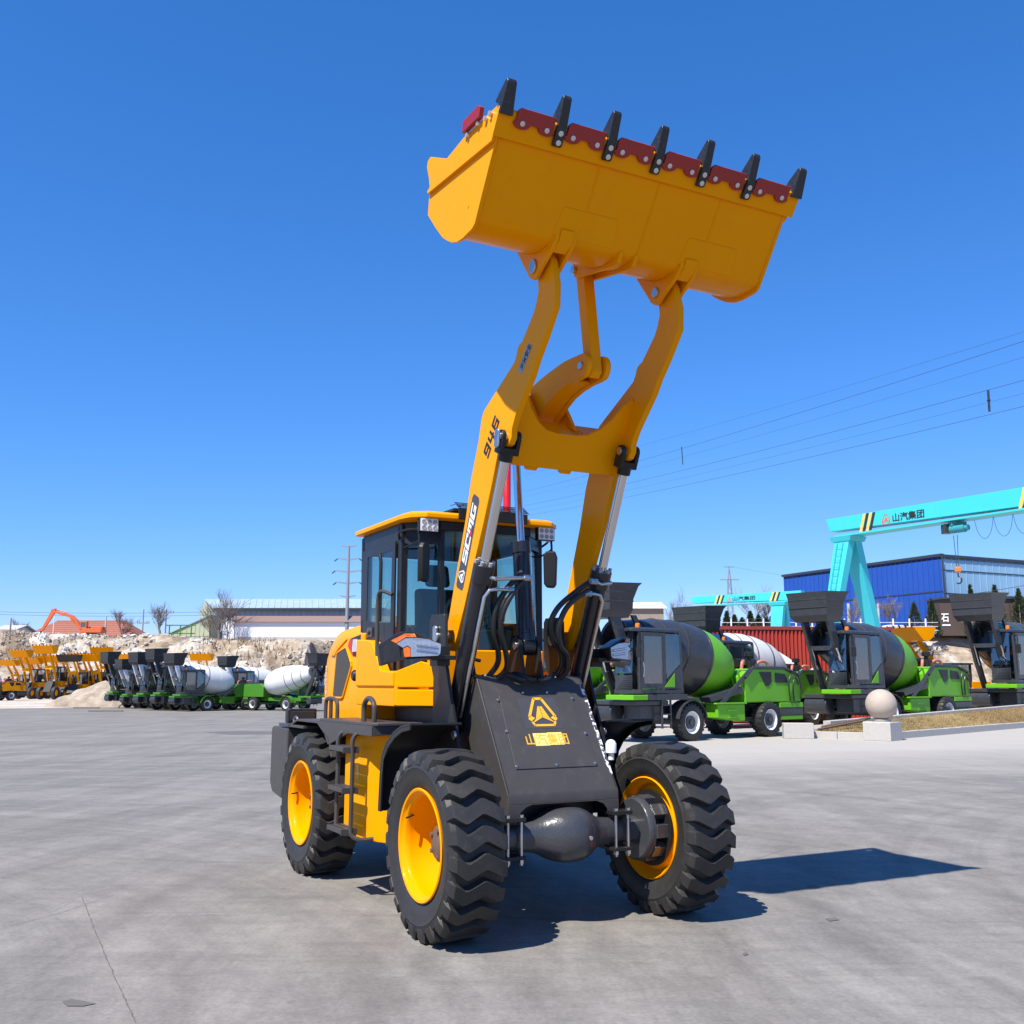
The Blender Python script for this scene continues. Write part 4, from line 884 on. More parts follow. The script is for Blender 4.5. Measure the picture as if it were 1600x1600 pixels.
# ---- front fenders and headlamps
for sg in (1, -1):
    m = ml(); m.strip([(-0.845, 0.70), (-0.825, 0.95), (-0.80, 1.08), (-0.72, 1.17), (-0.58, 1.25), (-0.44, 1.295), (-0.28, 1.315)], 0.016, sg * 1.0, sg * 0.615)
    m.prism([(-0.845, 0.70), (-0.825, 0.95), (-0.80, 1.08), (-0.72, 1.17), (-0.58, 1.25), (-0.44, 1.295), (-0.28, 1.315), (-0.285, 1.285), (-0.43, 1.265), (-0.56, 1.22), (-0.69, 1.145), (-0.765, 1.06), (-0.79, 0.94), (-0.81, 0.70)], sg * 0.985, sg * 1.0)
    m.build('front_fender', M['black'], LOADER, 0.003)
    m = ml(); m.bb(-0.62, -0.42, sg * 0.60, sg * 0.80, 1.76, 1.79); m.bb(-0.66, -0.52, sg * 0.60, sg * 0.70, 1.72, 1.86); m.build('lamp_bracket', M['black'], ff, 0.004)
    # housing: lens outline in (across, up); front plane angled outwards, wraps back on the outside
    def hp(u, z, d): # u 0 inner .. 1 outer
        a_ = -0.36 - 0.10 * u - (0.20 * max(0, u - 0.72) / 0.28 if u > 0.72 else 0) - d
        return (a_, sg * ((0.735 if sg > 0 else 0.655) + 0.335 * u), z)
    out = [(0.0, 1.865), (0.02, 1.80), (0.06, 1.775), (0.5, 1.765), (0.78, 1.755), (1.0, 1.715), (1.04, 1.86), (0.86, 1.93), (0.74, 1.955), (0.55, 1.95), (0.28, 1.91)]
    m = ml(); m.loft([[hp(u, z, 0.0) for u, z in out], [hp(u, z, 0.05) for u, z in out], [hp(0.5 + (u - 0.5) * 0.8, 1.84 + (z - 1.84) * 0.85, 0.20) for u, z in out]])
    hl = m.build('headlamp', M['black'], LOADER, 0.008)
    def lens(pts, mat, name, d=-0.012):
        m = ml(); m.hexa([hp(u, z, 0.0) for u, z in pts], [hp(u, z, d) for u, z in pts]); m.build(name, mat, hl, 0.004)
    lens([(0.03, 1.865), (0.045, 1.80), (0.09, 1.784), (0.635, 1.775), (0.635, 1.835), (0.70, 1.853), (0.76, 1.838), (0.835, 1.868), (0.73, 1.908), (0.52, 1.908), (0.28, 1.898)], M['lens'], 'clear_lens')
    lens([(0.64, 1.776), (0.74, 1.774), (0.757, 1.834), (0.70, 1.848), (0.64, 1.832)], M['amber'], 'indicator_lens')
    lens([(0.52, 1.912), (0.73, 1.912), (0.84, 1.872), (0.90, 1.892), (0.74, 1.938), (0.56, 1.936)], M['amber'], 'indicator_strip')
    lens([(0.785, 1.77), (0.97, 1.735), (0.98, 1.85), (0.90, 1.89), (0.835, 1.855), (0.805, 1.85)], M['black'], 'side_lens')
    m = ml()
    for k in range(9):
        for j in range(2):
            u_, z_ = 0.12 + 0.048 * k, 1.808 + 0.034 * j + 0.002 * k
            p = Vector(hp(u_, z_, -0.014)); m.lathe([(0.010, 0), (0.008, 0.004), (0.004, 0.002)], p, (1, sg * 0.3, 0), 8)
    m.build('lamp_cell', M['chrome'], hl)
# ================================================================== the yard and what stands behind
M['green'] = simple('green_paint', (0.125, 0.40, 0.012), 0.40, var=0.06, vscale=3, spec=0.3, dirt=0.12, dirtcol=(0.12, 0.20, 0.05))
M['dkgreen'] = simple('dark_green_paint', (0.055, 0.20, 0.02), 0.42, var=0.10, vscale=3, spec=0.3, dirt=0.25, dirtcol=(0.09, 0.12, 0.06))
M['slate'] = simple('slate_paint', (0.034, 0.036, 0.041), 0.30, var=0.15, vscale=4, dirt=0.35, dirtcol=(0.11, 0.10, 0.095))
M['dust_black'] = simple('dusty_black', (0.024, 0.024, 0.026), 0.6, var=0.2, vscale=4, dirt=0.4, dirtcol=(0.09, 0.08, 0.07))
M['cyan'] = simple('crane_cyan', (0.045, 0.52, 0.58), 0.45, var=0.05, vscale=1.5, dirt=0.12, dirtcol=(0.10, 0.35, 0.36))
M['stone'] = simple('granite', (0.42, 0.40, 0.37), 0.75, var=0.12, vscale=14, bump=0.1, bscale=80, dirt=0.3, dirtcol=(0.28, 0.26, 0.23))
M['sandstone'] = simple('ball_stone', (0.40, 0.33, 0.27), 0.7, var=0.12, vscale=9, bump=0.1, bscale=60, dirt=0.3, dirtcol=(0.5, 0.42, 0.35))
M['bark'] = simple('bark', (0.19, 0.155, 0.13), 0.9, var=0.25, vscale=8)
M['conifer'] = simple('conifer_leaf', (0.035, 0.055, 0.022), 0.8, var=0.5, vscale=1.2)
M['orange'] = simple('orange_paint', (0.60, 0.12, 0.03), 0.45, var=0.08)
M['rooftile'] = simple('roof_tile', (0.30, 0.11, 0.075), 0.8, var=0.2, vscale=3)
M['metal_blue'] = simple('pale_blue_roof', (0.30, 0.40, 0.48), 0.5, var=0.14, vscale=0.8, dirt=0.4, dirtcol=(0.34, 0.38, 0.42))
M['olive'] = simple('pale_green_wall', (0.40, 0.43, 0.30), 0.7, var=0.08, vscale=0.5)
M['whitewash'] = simple('whitewash', (0.72, 0.72, 0.74), 0.8, var=0.05, vscale=0.4)
M['brownroof'] = simple('brown_band', (0.20, 0.13, 0.115), 0.8, var=0.1)
M['zincpole'] = simple('galvanised_pole', (0.22, 0.24, 0.27), 0.6, var=0.1)
M['wire'] = simple('wire', (0.03, 0.035, 0.05), 0.6, var=0.0)
M['concrete_post'] = simple('concrete_post', (0.42, 0.41, 0.39), 0.8, var=0.1)
M['blue'] = simple('blue_cladding', (0.012, 0.070, 0.35), 0.5, var=0.10, vscale=0.3, dirt=0.15, dirtcol=(0.03, 0.10, 0.36))
M['paleblue'] = simple('faded_blue_cladding', (0.24, 0.43, 0.60), 0.55, var=0.12, vscale=0.3, dirt=0.35, dirtcol=(0.30, 0.42, 0.50))
M['contred'] = simple('container_red', (0.42, 0.045, 0.03), 0.5, var=0.10, vscale=1.0, dirt=0.15, dirtcol=(0.28, 0.06, 0.04))
M['amberlamp'] = simple('amber_beacon', (0.75, 0.20, 0.02), 0.25)
M['drum_white'] = simple('drum_white', (0.66, 0.66, 0.65), 0.42, var=0.06, vscale=1.2, dirt=0.45, dirtcol=(0.42, 0.40, 0.37))
M['pink'] = simple('pink_hose', (0.55, 0.16, 0.15), 0.5)

# ---- ground
def ground_mat():
    m, n, l, b = new_mat('concrete_yard')
    geo = n.new('ShaderNodeNewGeometry')
    def mapped(sc, rot=0.0):
        mp = n.new('ShaderNodeMapping'); mp.inputs['Scale'].default_value = sc; mp.inputs['Rotation'].default_value = (0, 0, rot)
        l.new(geo.outputs['Position'], mp.inputs['Vector']); return mp.outputs['Vector']
    def nz(vec, scale, det=6, rough=0.6, dist=0.0):
        t = n.new('ShaderNodeTexNoise'); t.inputs['Scale'].default_value = scale; t.inputs['Detail'].default_value = det; t.inputs['Roughness'].default_value = rough
        t.inputs['Distortion'].default_value = dist; l.new(vec, t.inputs['Vector']); return t.outputs['Fac']
    def ramp(v, p0, p1, c0, c1):
        r = n.new('ShaderNodeValToRGB'); r.color_ramp.elements[0].position = p0; r.color_ramp.elements[1].position = p1
        r.color_ramp.elements[0].color = tuple(c0) + (1,); r.color_ramp.elements[1].color = tuple(c1) + (1,); l.new(v, r.inputs['Fac']); return r.outputs['Color']
    def mix(f, a, c, mode='MIX'):
        x = n.new('ShaderNodeMix'); x.data_type = 'RGBA'; x.blend_type = mode
        if isinstance(f, float): x.inputs['Factor'].default_value = f
        else: l.new(f, x.inputs['Factor'])
        for k, s in (('A', a), ('B', c)):
            if isinstance(s, tuple): x.inputs[k].default_value = s + (1,)
            else: l.new(s, x.inputs[k])
        return x.outputs['Result']
    iso = mapped((1, 1, 1)); lon = mapped((0.55, 1.5, 1), R(8)); lon2 = mapped((1.5, 0.16, 1), R(-28)); lon3 = mapped((0.22, 2.2, 1), R(-9))
    base = ramp(nz(iso, 0.55, 9, 0.66, 0.5), 0.32, 0.68, (0.196, 0.184, 0.167), (0.232, 0.219, 0.200))
    st = ramp(nz(lon, 0.8, 9, 0.70, 1.0), 0.34, 0.66, (0.90, 0.90, 0.90), (1.08, 1.08, 1.08))
    c = mix(1.0, base, st, 'MULTIPLY')
    st2 = ramp(nz(lon2, 1.1, 6, 0.6, 0.5), 0.40, 0.62, (0.92, 0.915, 0.915), (1.07, 1.07, 1.07)); c = mix(1.0, c, st2, 'MULTIPLY')
    st3 = ramp(nz(lon3, 1.5, 5, 0.6, 1.2), 0.55, 0.70, (1, 1, 1), (0.84, 0.84, 0.85)); c = mix(1.0, c, st3, 'MULTIPLY')
    fine = ramp(nz(iso, 34, 6, 0.75), 0.28, 0.72, (0.78, 0.78, 0.78), (1.20, 1.20, 1.20)); c = mix(1.0, c, fine, 'MULTIPLY')
    mid = ramp(nz(iso, 6.5, 8, 0.75), 0.30, 0.70, (0.86, 0.86, 0.86), (1.14, 1.14, 1.14)); c = mix(1.0, c, mid, 'MULTIPLY')
    sp = ramp(nz(iso, 7.5, 3, 0.5), 0.70, 0.73, (1, 1, 1), (0.62, 0.61, 0.60)); c = mix(0.5, c, sp, 'MULTIPLY')
    wh = ramp(nz(iso, 5.2, 4, 0.7, 2.0), 0.69, 0.76, (1, 1, 1), (1.35, 1.33, 1.30)); c = mix(0.7, c, wh, 'MULTIPLY')
    # curved tyre sweeps round two turning points
    for (cx_, cy_, fr_, lo_) in ((-9.0, 3.0, 2.6, 0.86), (14.0, 6.0, 2.1, 0.87)):
        sb = n.new('ShaderNodeVectorMath'); sb.operation = 'SUBTRACT'; sb.inputs[1].default_value = (cx_, cy_, 0); l.new(geo.outputs['Position'], sb.inputs[0])
        ln = n.new('ShaderNodeVectorMath'); ln.operation = 'LENGTH'; l.new(sb.outputs[0], ln.inputs[0])
        sx = n.new('ShaderNodeSeparateXYZ'); l.new(sb.outputs[0], sx.inputs[0])
        an = n.new('ShaderNodeMath'); an.operation = 'ARCTAN2'; l.new(sx.outputs['Y'], an.inputs[0]); l.new(sx.outputs['X'], an.inputs[1])
        cv = n.new('ShaderNodeCombineXYZ'); l.new(ln.outputs['Value'], cv.inputs[0]); l.new(an.outputs[0], cv.inputs[1])
        mp = n.new('ShaderNodeMapping'); mp.inputs['Scale'].default_value = (fr_, 0.9, 1); l.new(cv.outputs[0], mp.inputs['Vector'])
        tr = ramp(nz(mp.outputs['Vector'], 1.0, 7, 0.68, 0.3), 0.40, 0.64, (1.06, 1.06, 1.06), (lo_, lo_, lo_)); c = mix(1.0, c, tr, 'MULTIPLY')
    # paler concrete towards the kerb on the right, its glare painted into the colour
    sep = n.new('ShaderNodeSeparateXYZ'); l.new(geo.outputs['Position'], sep.inputs[0])
    def mr(sock, a, b_):
        r = n.new('ShaderNodeMapRange'); r.inputs['From Min'].default_value = a; r.inputs['From Max'].default_value = b_; l.new(sock, r.inputs['Value']); return r.outputs['Result']
    def mul(a, b_):
        x = n.new('ShaderNodeMath'); x.operation = 'MULTIPLY'; l.new(a, x.inputs[0]); l.new(b_, x.inputs[1]); return x.outputs[0]
    wob = n.new('ShaderNodeMath'); wob.operation = 'MULTIPLY_ADD'; wob.inputs[1].default_value = 9.0
    l.new(nz(mapped((0.05, 0.3, 1)), 1.0, 4), wob.inputs[0]); l.new(sep.outputs['Y'], wob.inputs[2])
    xy = n.new('ShaderNodeMath'); xy.operation = 'MULTIPLY_ADD'; xy.inputs[1].default_value = -0.45; l.new(sep.outputs['X'], xy.inputs[0]); l.new(wob.outputs[0], xy.inputs[2])
    pale = mul(mr(xy.outputs[0], 18.0, 27.0), mr(sep.outputs['X'], -2.0, 3.0))
    c = mix(pale, c, mix(0.22, (0.43, 0.405, 0.37), c, 'MIX'))
    l.new(c, b.inputs['Base Color'])
    b.inputs['Roughness'].default_value = 0.82; b.inputs['Specular IOR Level'].default_value = 0.25
    bp = n.new('ShaderNodeBump'); bp.inputs['Strength'].default_value = 0.25; bp.inputs['Distance'].default_value = 0.006
    l.new(nz(iso, 55, 6, 0.7), bp.inputs['Height']); l.new(bp.outputs['Normal'], b.inputs['Normal'])
    return m
m = MB(); m.add([(-900, -60, 0), (900, -60, 0), (900, 1200, 0), (-900, 1200, 0)], [(0, 1, 2, 3)])
GROUND = tag(m.build('ground', ground_mat(), smooth=0), kind='structure')
rnd = random.Random(3)
def gpt(px, py): 
    Y = 1.6 / ((py - 1067) / 1600.0) if False else None
def ground_at(px, py):
    x = (px - 800) / 1600.0; y = (800 - py) / 1600.0
    dy = math.cos(PITCH) - y * math.sin(PITCH); dz = math.sin(PITCH) + y * math.cos(PITCH)
    t = -CAM_H / dz
    return Vector((x * t, dy * t, 0))
def ribbon(name, pix, w, mat, jit=0.004, z=0.004, seg=14):
    P = [ground_at(*p) for p in pix]; pts = []
    for a, b in zip(P, P[1:]):
        for k in range(seg):
            p = a.lerp(b, k / seg); pts.append(p + Vector((rnd.uniform(-jit, jit), rnd.uniform(-jit, jit), 0)))
    pts.append(P[-1]); vs = []; fs = []
    for i, p in enumerate(pts):
        t = (pts[min(i + 1, len(pts) - 1)] - pts[max(i - 1, 0)]).normalized(); n_ = Vector((-t.y, t.x, 0)) * w * rnd.uniform(0.35, 1.0) / 2
        vs += [p - n_ + Vector((0, 0, z)), p + n_ + Vector((0, 0, z))]
        if i: fs.append((2 * i - 2, 2 * i - 1, 2 * i + 1, 2 * i))
    m = MB(); m.add(vs, fs); return m.build(name, mat, GROUND, smooth=0, normals=False)
CRK = simple('crack_fill', (0.125, 0.117, 0.108), 0.95, var=0.3, vscale=20); CRL = simple('crack_edge', (0.25, 0.235, 0.21), 0.9, var=0.2, vscale=20)
ribbon('crack', [(128, 1402), (150, 1460), (180, 1530), (212, 1598)], 0.008, CRK, 0.0035, seg=22)
for a, b in (((1145, 1290), (1312, 1292)), ((540, 1150), (425, 1146)), ((1000, 1395), (1250, 1320)), ((0, 1452), (180, 1398))):
    ribbon('joint', [a, ((a[0] + b[0]) / 2, (a[1] + b[1]) / 2 + 3), b], 0.005, CRK, 0.004)
PAT = simple('old_stain', (0.12, 0.112, 0.104), 0.8, var=0.25, vscale=3)
def stain(pts, z=0.004):
    m = MB(); P = [ground_at(*p) + Vector((0, 0, z)) for p in pts]; m.add(P, [tuple(range(len(P)))]); return m.build('stain', PAT, GROUND, smooth=0, normals=False)
stain([(318, 1144), (370, 1142), (425, 1143), (424, 1147), (362, 1148)])
stain([(97, 1566), (112, 1562), (135, 1566), (150, 1569), (130, 1573), (105, 1573)])
stain([(1258, 1385), (1270, 1383), (1282, 1387), (1268, 1390)]); stain([(1160, 1491), (1166, 1488), (1170, 1492), (1163, 1494)])
stain([(1290, 1436), (1305, 1434), (1312, 1438), (1296, 1440)])

# ---- pale dirt lot at the back left, bank behind it
def terrain_mat(name, c_lo, c_mid, c_hi, brush):
    m, n, l, b = new_mat(name)
    geo = n.new('ShaderNodeNewGeometry')
    def nz(scale, det=8, rough=0.65, dist=0.0):
        t = n.new('ShaderNodeTexNoise'); t.inputs['Scale'].default_value = scale; t.inputs['Detail'].default_value = det; t.inputs['Roughness'].default_value = rough; t.inputs['Distortion'].default_value = dist
        l.new(geo.outputs['Position'], t.inputs['Vector']); return t.outputs['Fac']
    r = n.new('ShaderNodeValToRGB'); r.color_ramp.elements[0].position = 0.34; r.color_ramp.elements[0].color = c_lo + (1,); r.color_ramp.elements[1].position = 0.62; r.color_ramp.elements[1].color = c_hi + (1,)
    e = r.color_ramp.elements.new(0.48); e.color = c_mid + (1,); l.new(nz(0.22, 9, 0.7, 0.6), r.inputs['Fac'])
    r2 = n.new('ShaderNodeValToRGB'); r2.color_ramp.elements[0].position = 0.50; r2.color_ramp.elements[1].position = 0.58
    l.new(nz(0.11, 6, 0.7, 0.8), r2.inputs['Fac'])
    x = n.new('ShaderNodeMix'); x.data_type = 'RGBA'; x.inputs['B'].default_value = brush + (1,); l.new(r.outputs['Color'], x.inputs['A'])
    f = n.new('ShaderNodeMath'); f.operation = 'MULTIPLY'; f.inputs[1].default_value = 0.75; l.new(r2.outputs['Color'], f.inputs[0]); l.new(f.outputs[0], x.inputs['Factor'])
    x2 = n.new('ShaderNodeMix'); x2.data_type = 'RGBA'; x2.blend_type = 'MULTIPLY'; x2.inputs['Factor'].default_value = 1
    r3 = n.new('ShaderNodeValToRGB'); r3.color_ramp.elements[0].position = 0.3; r3.color_ramp.elements[0].color = (0.6, 0.6, 0.6, 1); r3.color_ramp.elements[1].position = 0.7; r3.color_ramp.elements[1].color = (1.25, 1.25, 1.25, 1)
    l.new(nz(1.6, 8, 0.75), r3.inputs['Fac']); l.new(x.outputs['Result'], x2.inputs['A']); l.new(r3.outputs['Color'], x2.inputs['B'])
    l.new(x2.outputs['Result'], b.inputs['Base Color']); b.inputs['Roughness'].default_value = 0.95; b.inputs['Specular IOR Level'].default_value = 0.1
    bp = n.new('ShaderNodeBump'); bp.inputs['Strength'].default_value = 0.6; bp.inputs['Distance'].default_value = 0.3
    l.new(nz(0.9, 8, 0.7), bp.inputs['Height']); l.new(bp.outputs['Normal'], b.inputs['Normal'])
    return m
def fbm(x, y, z, oc=5): return noise.fractal(Vector((x, y, z)), 0.9, 2.1, oc)
DIRT = terrain_mat('pale_dirt', (0.42, 0.36, 0.29), (0.52, 0.46, 0.39), (0.60, 0.55, 0.48), (0.46, 0.40, 0.33))
edge = [(-95, 63), (-60, 62.2), (-44, 62.8), (-33, 64.5), (-29.5, 67), (-26, 74), (-23, 86), (-20, 100), (-15, 130), (-150, 130), (-150, 64)]
m = MB(); m.add([(x, y, 0.006) for x, y in edge], [tuple(range(len(edge)))]); tag(m.build('dirt_lot', DIRT, smooth=0), kind='structure')
BANK = terrain_mat('quarry_bank', (0.22, 0.165, 0.115), (0.37, 0.295, 0.215), (0.58, 0.55, 0.50), (0.13, 0.098, 0.07))
def bank_z(x, y):
    toe = 121 + 4 * fbm(x * 0.035, 0.3, 1.7) + (5 if x > -25 else 0)
    t = (y - toe) / 11.0
    h = 7.6 + 0.5 * fbm(x * 0.06, y * 0.06, 3.3)
    if -44 < x < -4 and y < 149: h -= 0.95 * min(1, (x + 44) / 6) * min(1, (149 - y) / 5)
    if t <= 0: return -0.3
    k = min(1, t); s = k * k * (3 - 2 * k)
    rough = 1.1 * fbm(x * 0.28, y * 0.28, 0.2) + 0.55 * abs(fbm(x * 0.7, y * 0.7, 5.2))
    return s * h + rough * math.sin(math.pi * min(1, t)) ** 0.6 if t < 1 else h + 0.25 * fbm(x * 0.3, y * 0.3, 9.0)
ys = [116, 119] + [121 + 0.55 * k for k in range(34)] + [142, 150, 165, 190, 230, 300, 420, 700]
xs = [-160 + 1.0 * k for k in range(165)] + [8 + 4 * k for k in range(50)]
vs = [(x, y, bank_z(x, y)) for y in ys for x in xs]; W_ = len(xs)
fs = [(j * W_ + i, j * W_ + i + 1, (j + 1) * W_ + i + 1, (j + 1) * W_ + i) for j in range(len(ys) - 1) for i in range(W_ - 1)]
m = MB(); m.add(vs, fs); tag(m.build('bank', BANK, smooth=60, normals=False), kind='structure')
PLZ = 7.6
# loose broken stone on the bank
rk_m = terrain_mat('broken_stone', (0.40, 0.34, 0.27), (0.52, 0.47, 0.40), (0.62, 0.59, 0.54), (0.30, 0.24, 0.18))
m = MB()
for k in range(2600):
    x = rnd.uniform(-75, -12); y = rnd.uniform(119, 135); 
    if fbm(x * 0.09, y * 0.09, 4.4) < -0.05: continue
    z = bank_z(x, y); s_ = rnd.uniform(0.08, 0.30) * rnd.uniform(0.5, 1.4)
    c = Vector((x, y, z + s_ * 0.2)); q = [c + Vector((rnd.uniform(-1, 1), rnd.uniform(-1, 1), rnd.uniform(-0.8, 0.8))).normalized() * s_ for _ in range(8)]
    rot = Matrix.Rotation(rnd.uniform(0, 3), 3, 'Z') @ Matrix.Rotation(rnd.uniform(0, 3), 3, 'X')
    bx_ = [c + rot @ Vector((a * s_ * rnd.uniform(0.5, 1), b * s_ * rnd.uniform(0.5, 1), d * s_ * rnd.uniform(0.4, 0.9))) for a in (-1, 1) for b in (-1, 1) for d in (-1, 1)]
    m.add(bx_, [(0, 1, 3, 2), (4, 6, 7, 5), (0, 4, 5, 1), (2, 3, 7, 6), (0, 2, 6, 4), (1, 5, 7, 3)])
tag(m.build('rubble', rk_m, smooth=0), 'pale broken stone scattered over the cut bank', 'rubble', kind='stuff')
br_m = simple('dry_brush', (0.15, 0.105, 0.065), 0.95, var=0.4, vscale=0.6)
m = MB()
for k in range(5200):
    x = rnd.uniform(-80, -10); y = rnd.uniform(120, 140)
    if fbm(x * 0.10, y * 0.10, 8.1) < 0.02: continue
    z = bank_z(x, y); h = rnd.uniform(0.3, 1.1) * (0.4 if y > 130 else 1); dx, dy = rnd.uniform(-0.4, 0.4), rnd.uniform(-0.4, 0.4); w_ = rnd.uniform(0.03, 0.09)
    m.add([(x - w_, y, z - 0.1), (x + w_, y, z - 0.1), (x + dx, y + dy, z + h)], [(0, 1, 2)])
tag(m.build('dry_brush', br_m, smooth=0, normals=False), 'dry brown scrub growing on the cut bank', 'scrub', kind='stuff')
# earth heap
def heap(name, cx, cy, rx, ry, h, mat, seed):
    vs = []; fs = []; N, K = 40, 12
    for k in range(K + 1):
        for j in range(N):
            a = 2 * math.pi * j / N; r = k / K; e = 1 + 0.28 * fbm(math.cos(a) * 1.3, math.sin(a) * 1.3, seed)
            x = cx + rx * r * e * math.cos(a); y = cy + ry * r * e * math.sin(a)
            z = h * max(0, (1 - r) ** 0.85 + 0.22 * fbm(x * 0.8, y * 0.8, seed + 2) * math.sin(math.pi * r)) - (0.15 if k == K else 0)
            vs.append((x, y, z))
    fs = [(k * N + j, k * N + (j + 1) % N, (k + 1) * N + (j + 1) % N, (k + 1) * N + j) for k in range(K) for j in range(N)]
    m = MB(); m.add(vs, fs); return m.build(name, mat, smooth=50)
HM = terrain_mat('heap_earth', (0.27, 0.215, 0.165), (0.41, 0.345, 0.275), (0.50, 0.44, 0.37), (0.32, 0.26, 0.20))
hp_ = heap('earth_heap', gx(158, 71), 71.5, 3.6, 2.6, 1.75, HM, 1.0); tag(hp_, 'heap of brown earth dumped beside the parked green mixers', 'earth heap')

# ---- planting bed with kerb stones, plinth and ball
C0 = Vector((10.45, 29.45, 0)); dF = Vector((0.70, 0.714, 0)).normalized(); L0 = Vector((8.75, 30.6, 0)); B0 = Vector((9.6, 31.5, 0)); dB = Vector((0.735, 0.678, 0)).normalized()
bed = [L0, C0, C0 + dF * 24, B0 + dB * 24, B0]; bz = [0.17, 0.17, 0.22, 0.85, 0.40]
GR = terrain_mat('dry_lawn', (0.19, 0.125, 0.055), (0.27, 0.185, 0.085), (0.33, 0.25, 0.12), (0.16, 0.12, 0.05))
m = MB()
N = 40; rowsF = [L0.lerp(C0, k / 8) for k in range(8)] + [C0 + dF * (24 * k / (N - 8)) for k in range(N - 7)]
rowsB = [B0 + dB * (24 * k / N) for k in range(N + 1)]
vs = []; 
for i in range(N + 1):
    for j in range(7):
        t = j / 6; p = rowsF[i].lerp(rowsB[i], t); zf = 0.17; zb = 0.40 + 0.45 * i / N
        vs.append((p.x, p.y, zf + (zb - zf) * t - 0.03 + 0.02 * fbm(p.x, p.y, 0.5)))
fs = [(i * 7 + j, (i + 1) * 7 + j, (i + 1) * 7 + j + 1, i * 7 + j + 1) for i in range(N) for j in range(6)]
m.add(vs, fs); BED = tag(m.build('planting_bed', GR, smooth=60), kind='structure')
def stone(a, b, w, z0, z1a, z1b, mat=M['stone'], par=BED, name='kerb_stone'):
    d = (b - a).normalized(); n_ = Vector((-d.y, d.x, 0)) * w
    a = a + d * 0.006; b = b - d * 0.006
    m = MB(); m.hexa([(a.x, a.y, z0), (b.x, b.y, z0), (b.x + n_.x, b.y + n_.y, z0), (a.x + n_.x, a.y + n_.y, z0)], [(a.x, a.y, z1a), (b.x, b.y, z1b), (b.x + n_.x, b.y + n_.y, z1b), (a.x + n_.x, a.y + n_.y, z1a)])
    return m.build(name, mat, par, 0.012)
for k in range(24): stone(C0 + dF * (0.55 + k), C0 + dF * (1.55 + k), 0.16, -0.02, 0.20 + rnd.uniform(-.006, .006), 0.20 + rnd.uniform(-.006, .006))
e_ = (L0 - C0); n3 = e_.length
for k in range(2):
    a = C0 + e_.normalized() * (0.5 + k * 0.8); stone(a + e_.normalized() * 0.8, a, 0.16, -0.02, 0.20, 0.20)
for k in range(24):
    z_ = 0.40 + 0.45 * k / 24; p = B0 + dB * k; stone(p, B0 + dB * (k + 1), 0.25, -0.02, z_ + 0.06, z_ + 0.08)
m = MB()
for k in range(5200):
    i = rnd.random(); t = rnd.uniform(0.06, 0.97); fi = i * N; i0 = int(min(N - 1, fi)); p = rowsF[i0].lerp(rowsF[i0 + 1], fi - i0).lerp(rowsB[i0].lerp(rowsB[i0 + 1], fi - i0), t)
    z = 0.17 + (0.23 + 0.45 * i) * t - 0.03; h = rnd.uniform(0.03, 0.10); a = rnd.uniform(0, 6.28); w_ = 0.012
    m.add([(p.x - w_ * math.cos(a), p.y - w_ * math.sin(a), z - 0.02), (p.x + w_ * math.cos(a), p.y + w_ * math.sin(a), z - 0.02), (p.x + rnd.uniform(-.06, .06), p.y + rnd.uniform(-.06, .06), z + h)], [(0, 1, 2)])
tag(m.build('dry_grass', simple('dry_grass_blade', (0.28, 0.20, 0.09), 0.9, var=0.4, vscale=3), smooth=0, normals=False), 'short dry yellow grass in the kerbed bed', 'grass', kind='stuff')
PL = empty('stone_plinth', (10.47, 29.55, 0), R(47)); tag(PL, 'square granite plinth at the corner of the kerbed bed', 'plinth')
m = MB(); m.loft([[(x * s_, y * s_, z) for x, y in ((-1, -1), (1, -1), (1, 1), (-1, 1))] for s_, z in ((0.40, 0.0), (0.40, 0.50), (0.385, 0.52))]); m.build('block', M['stone'], PL, 0.012)
m = MB(); m.lathe([(0.22, 0.521), (0.24, 0.55), (0.24, 0.58)], (0, 0, 0), (0, 0, 1), 24); m.build('collar', M['stone'], PL)
m = MB(); m.ball((0, 0, 0.0), 0.43, 40, 20); bo_ = m.build('stone_ball', M['sandstone'], None); bo_.location = (10.47, 29.55, 0.99); tag(bo_, 'round beige stone ball resting on the granite plinth', 'stone ball')
m = MB(); m.box((0, 0, 0.22), (0.85, 0.45, 0.44)); wb_ = m.build('stone_block', M['stone'], None, 0.015); wb_.location = (8.35, 30.55, 0); wb_.rotation_euler = (0, 0, R(-8)); tag(wb_, 'pale rough stone block at the left end of the kerbed bed', 'stone block')
for k, (a, b, r_) in enumerate((((9.2, 31.0, 0.30), (11.1, 32.4, 0.52), 0.045), ((9.0, 30.7, 0.25), (10.6, 31.4, 0.48), 0.04))):
    m = MB(); m.tube([a, b], r_, 6); tag(m.build('steel_bar', M['rust'], None), ['rusty steel bar leaning on the back kerb, upper one', 'rusty steel bar leaning on the back kerb, lower one'][k], 'steel bar', 'rusty bars by the kerb')

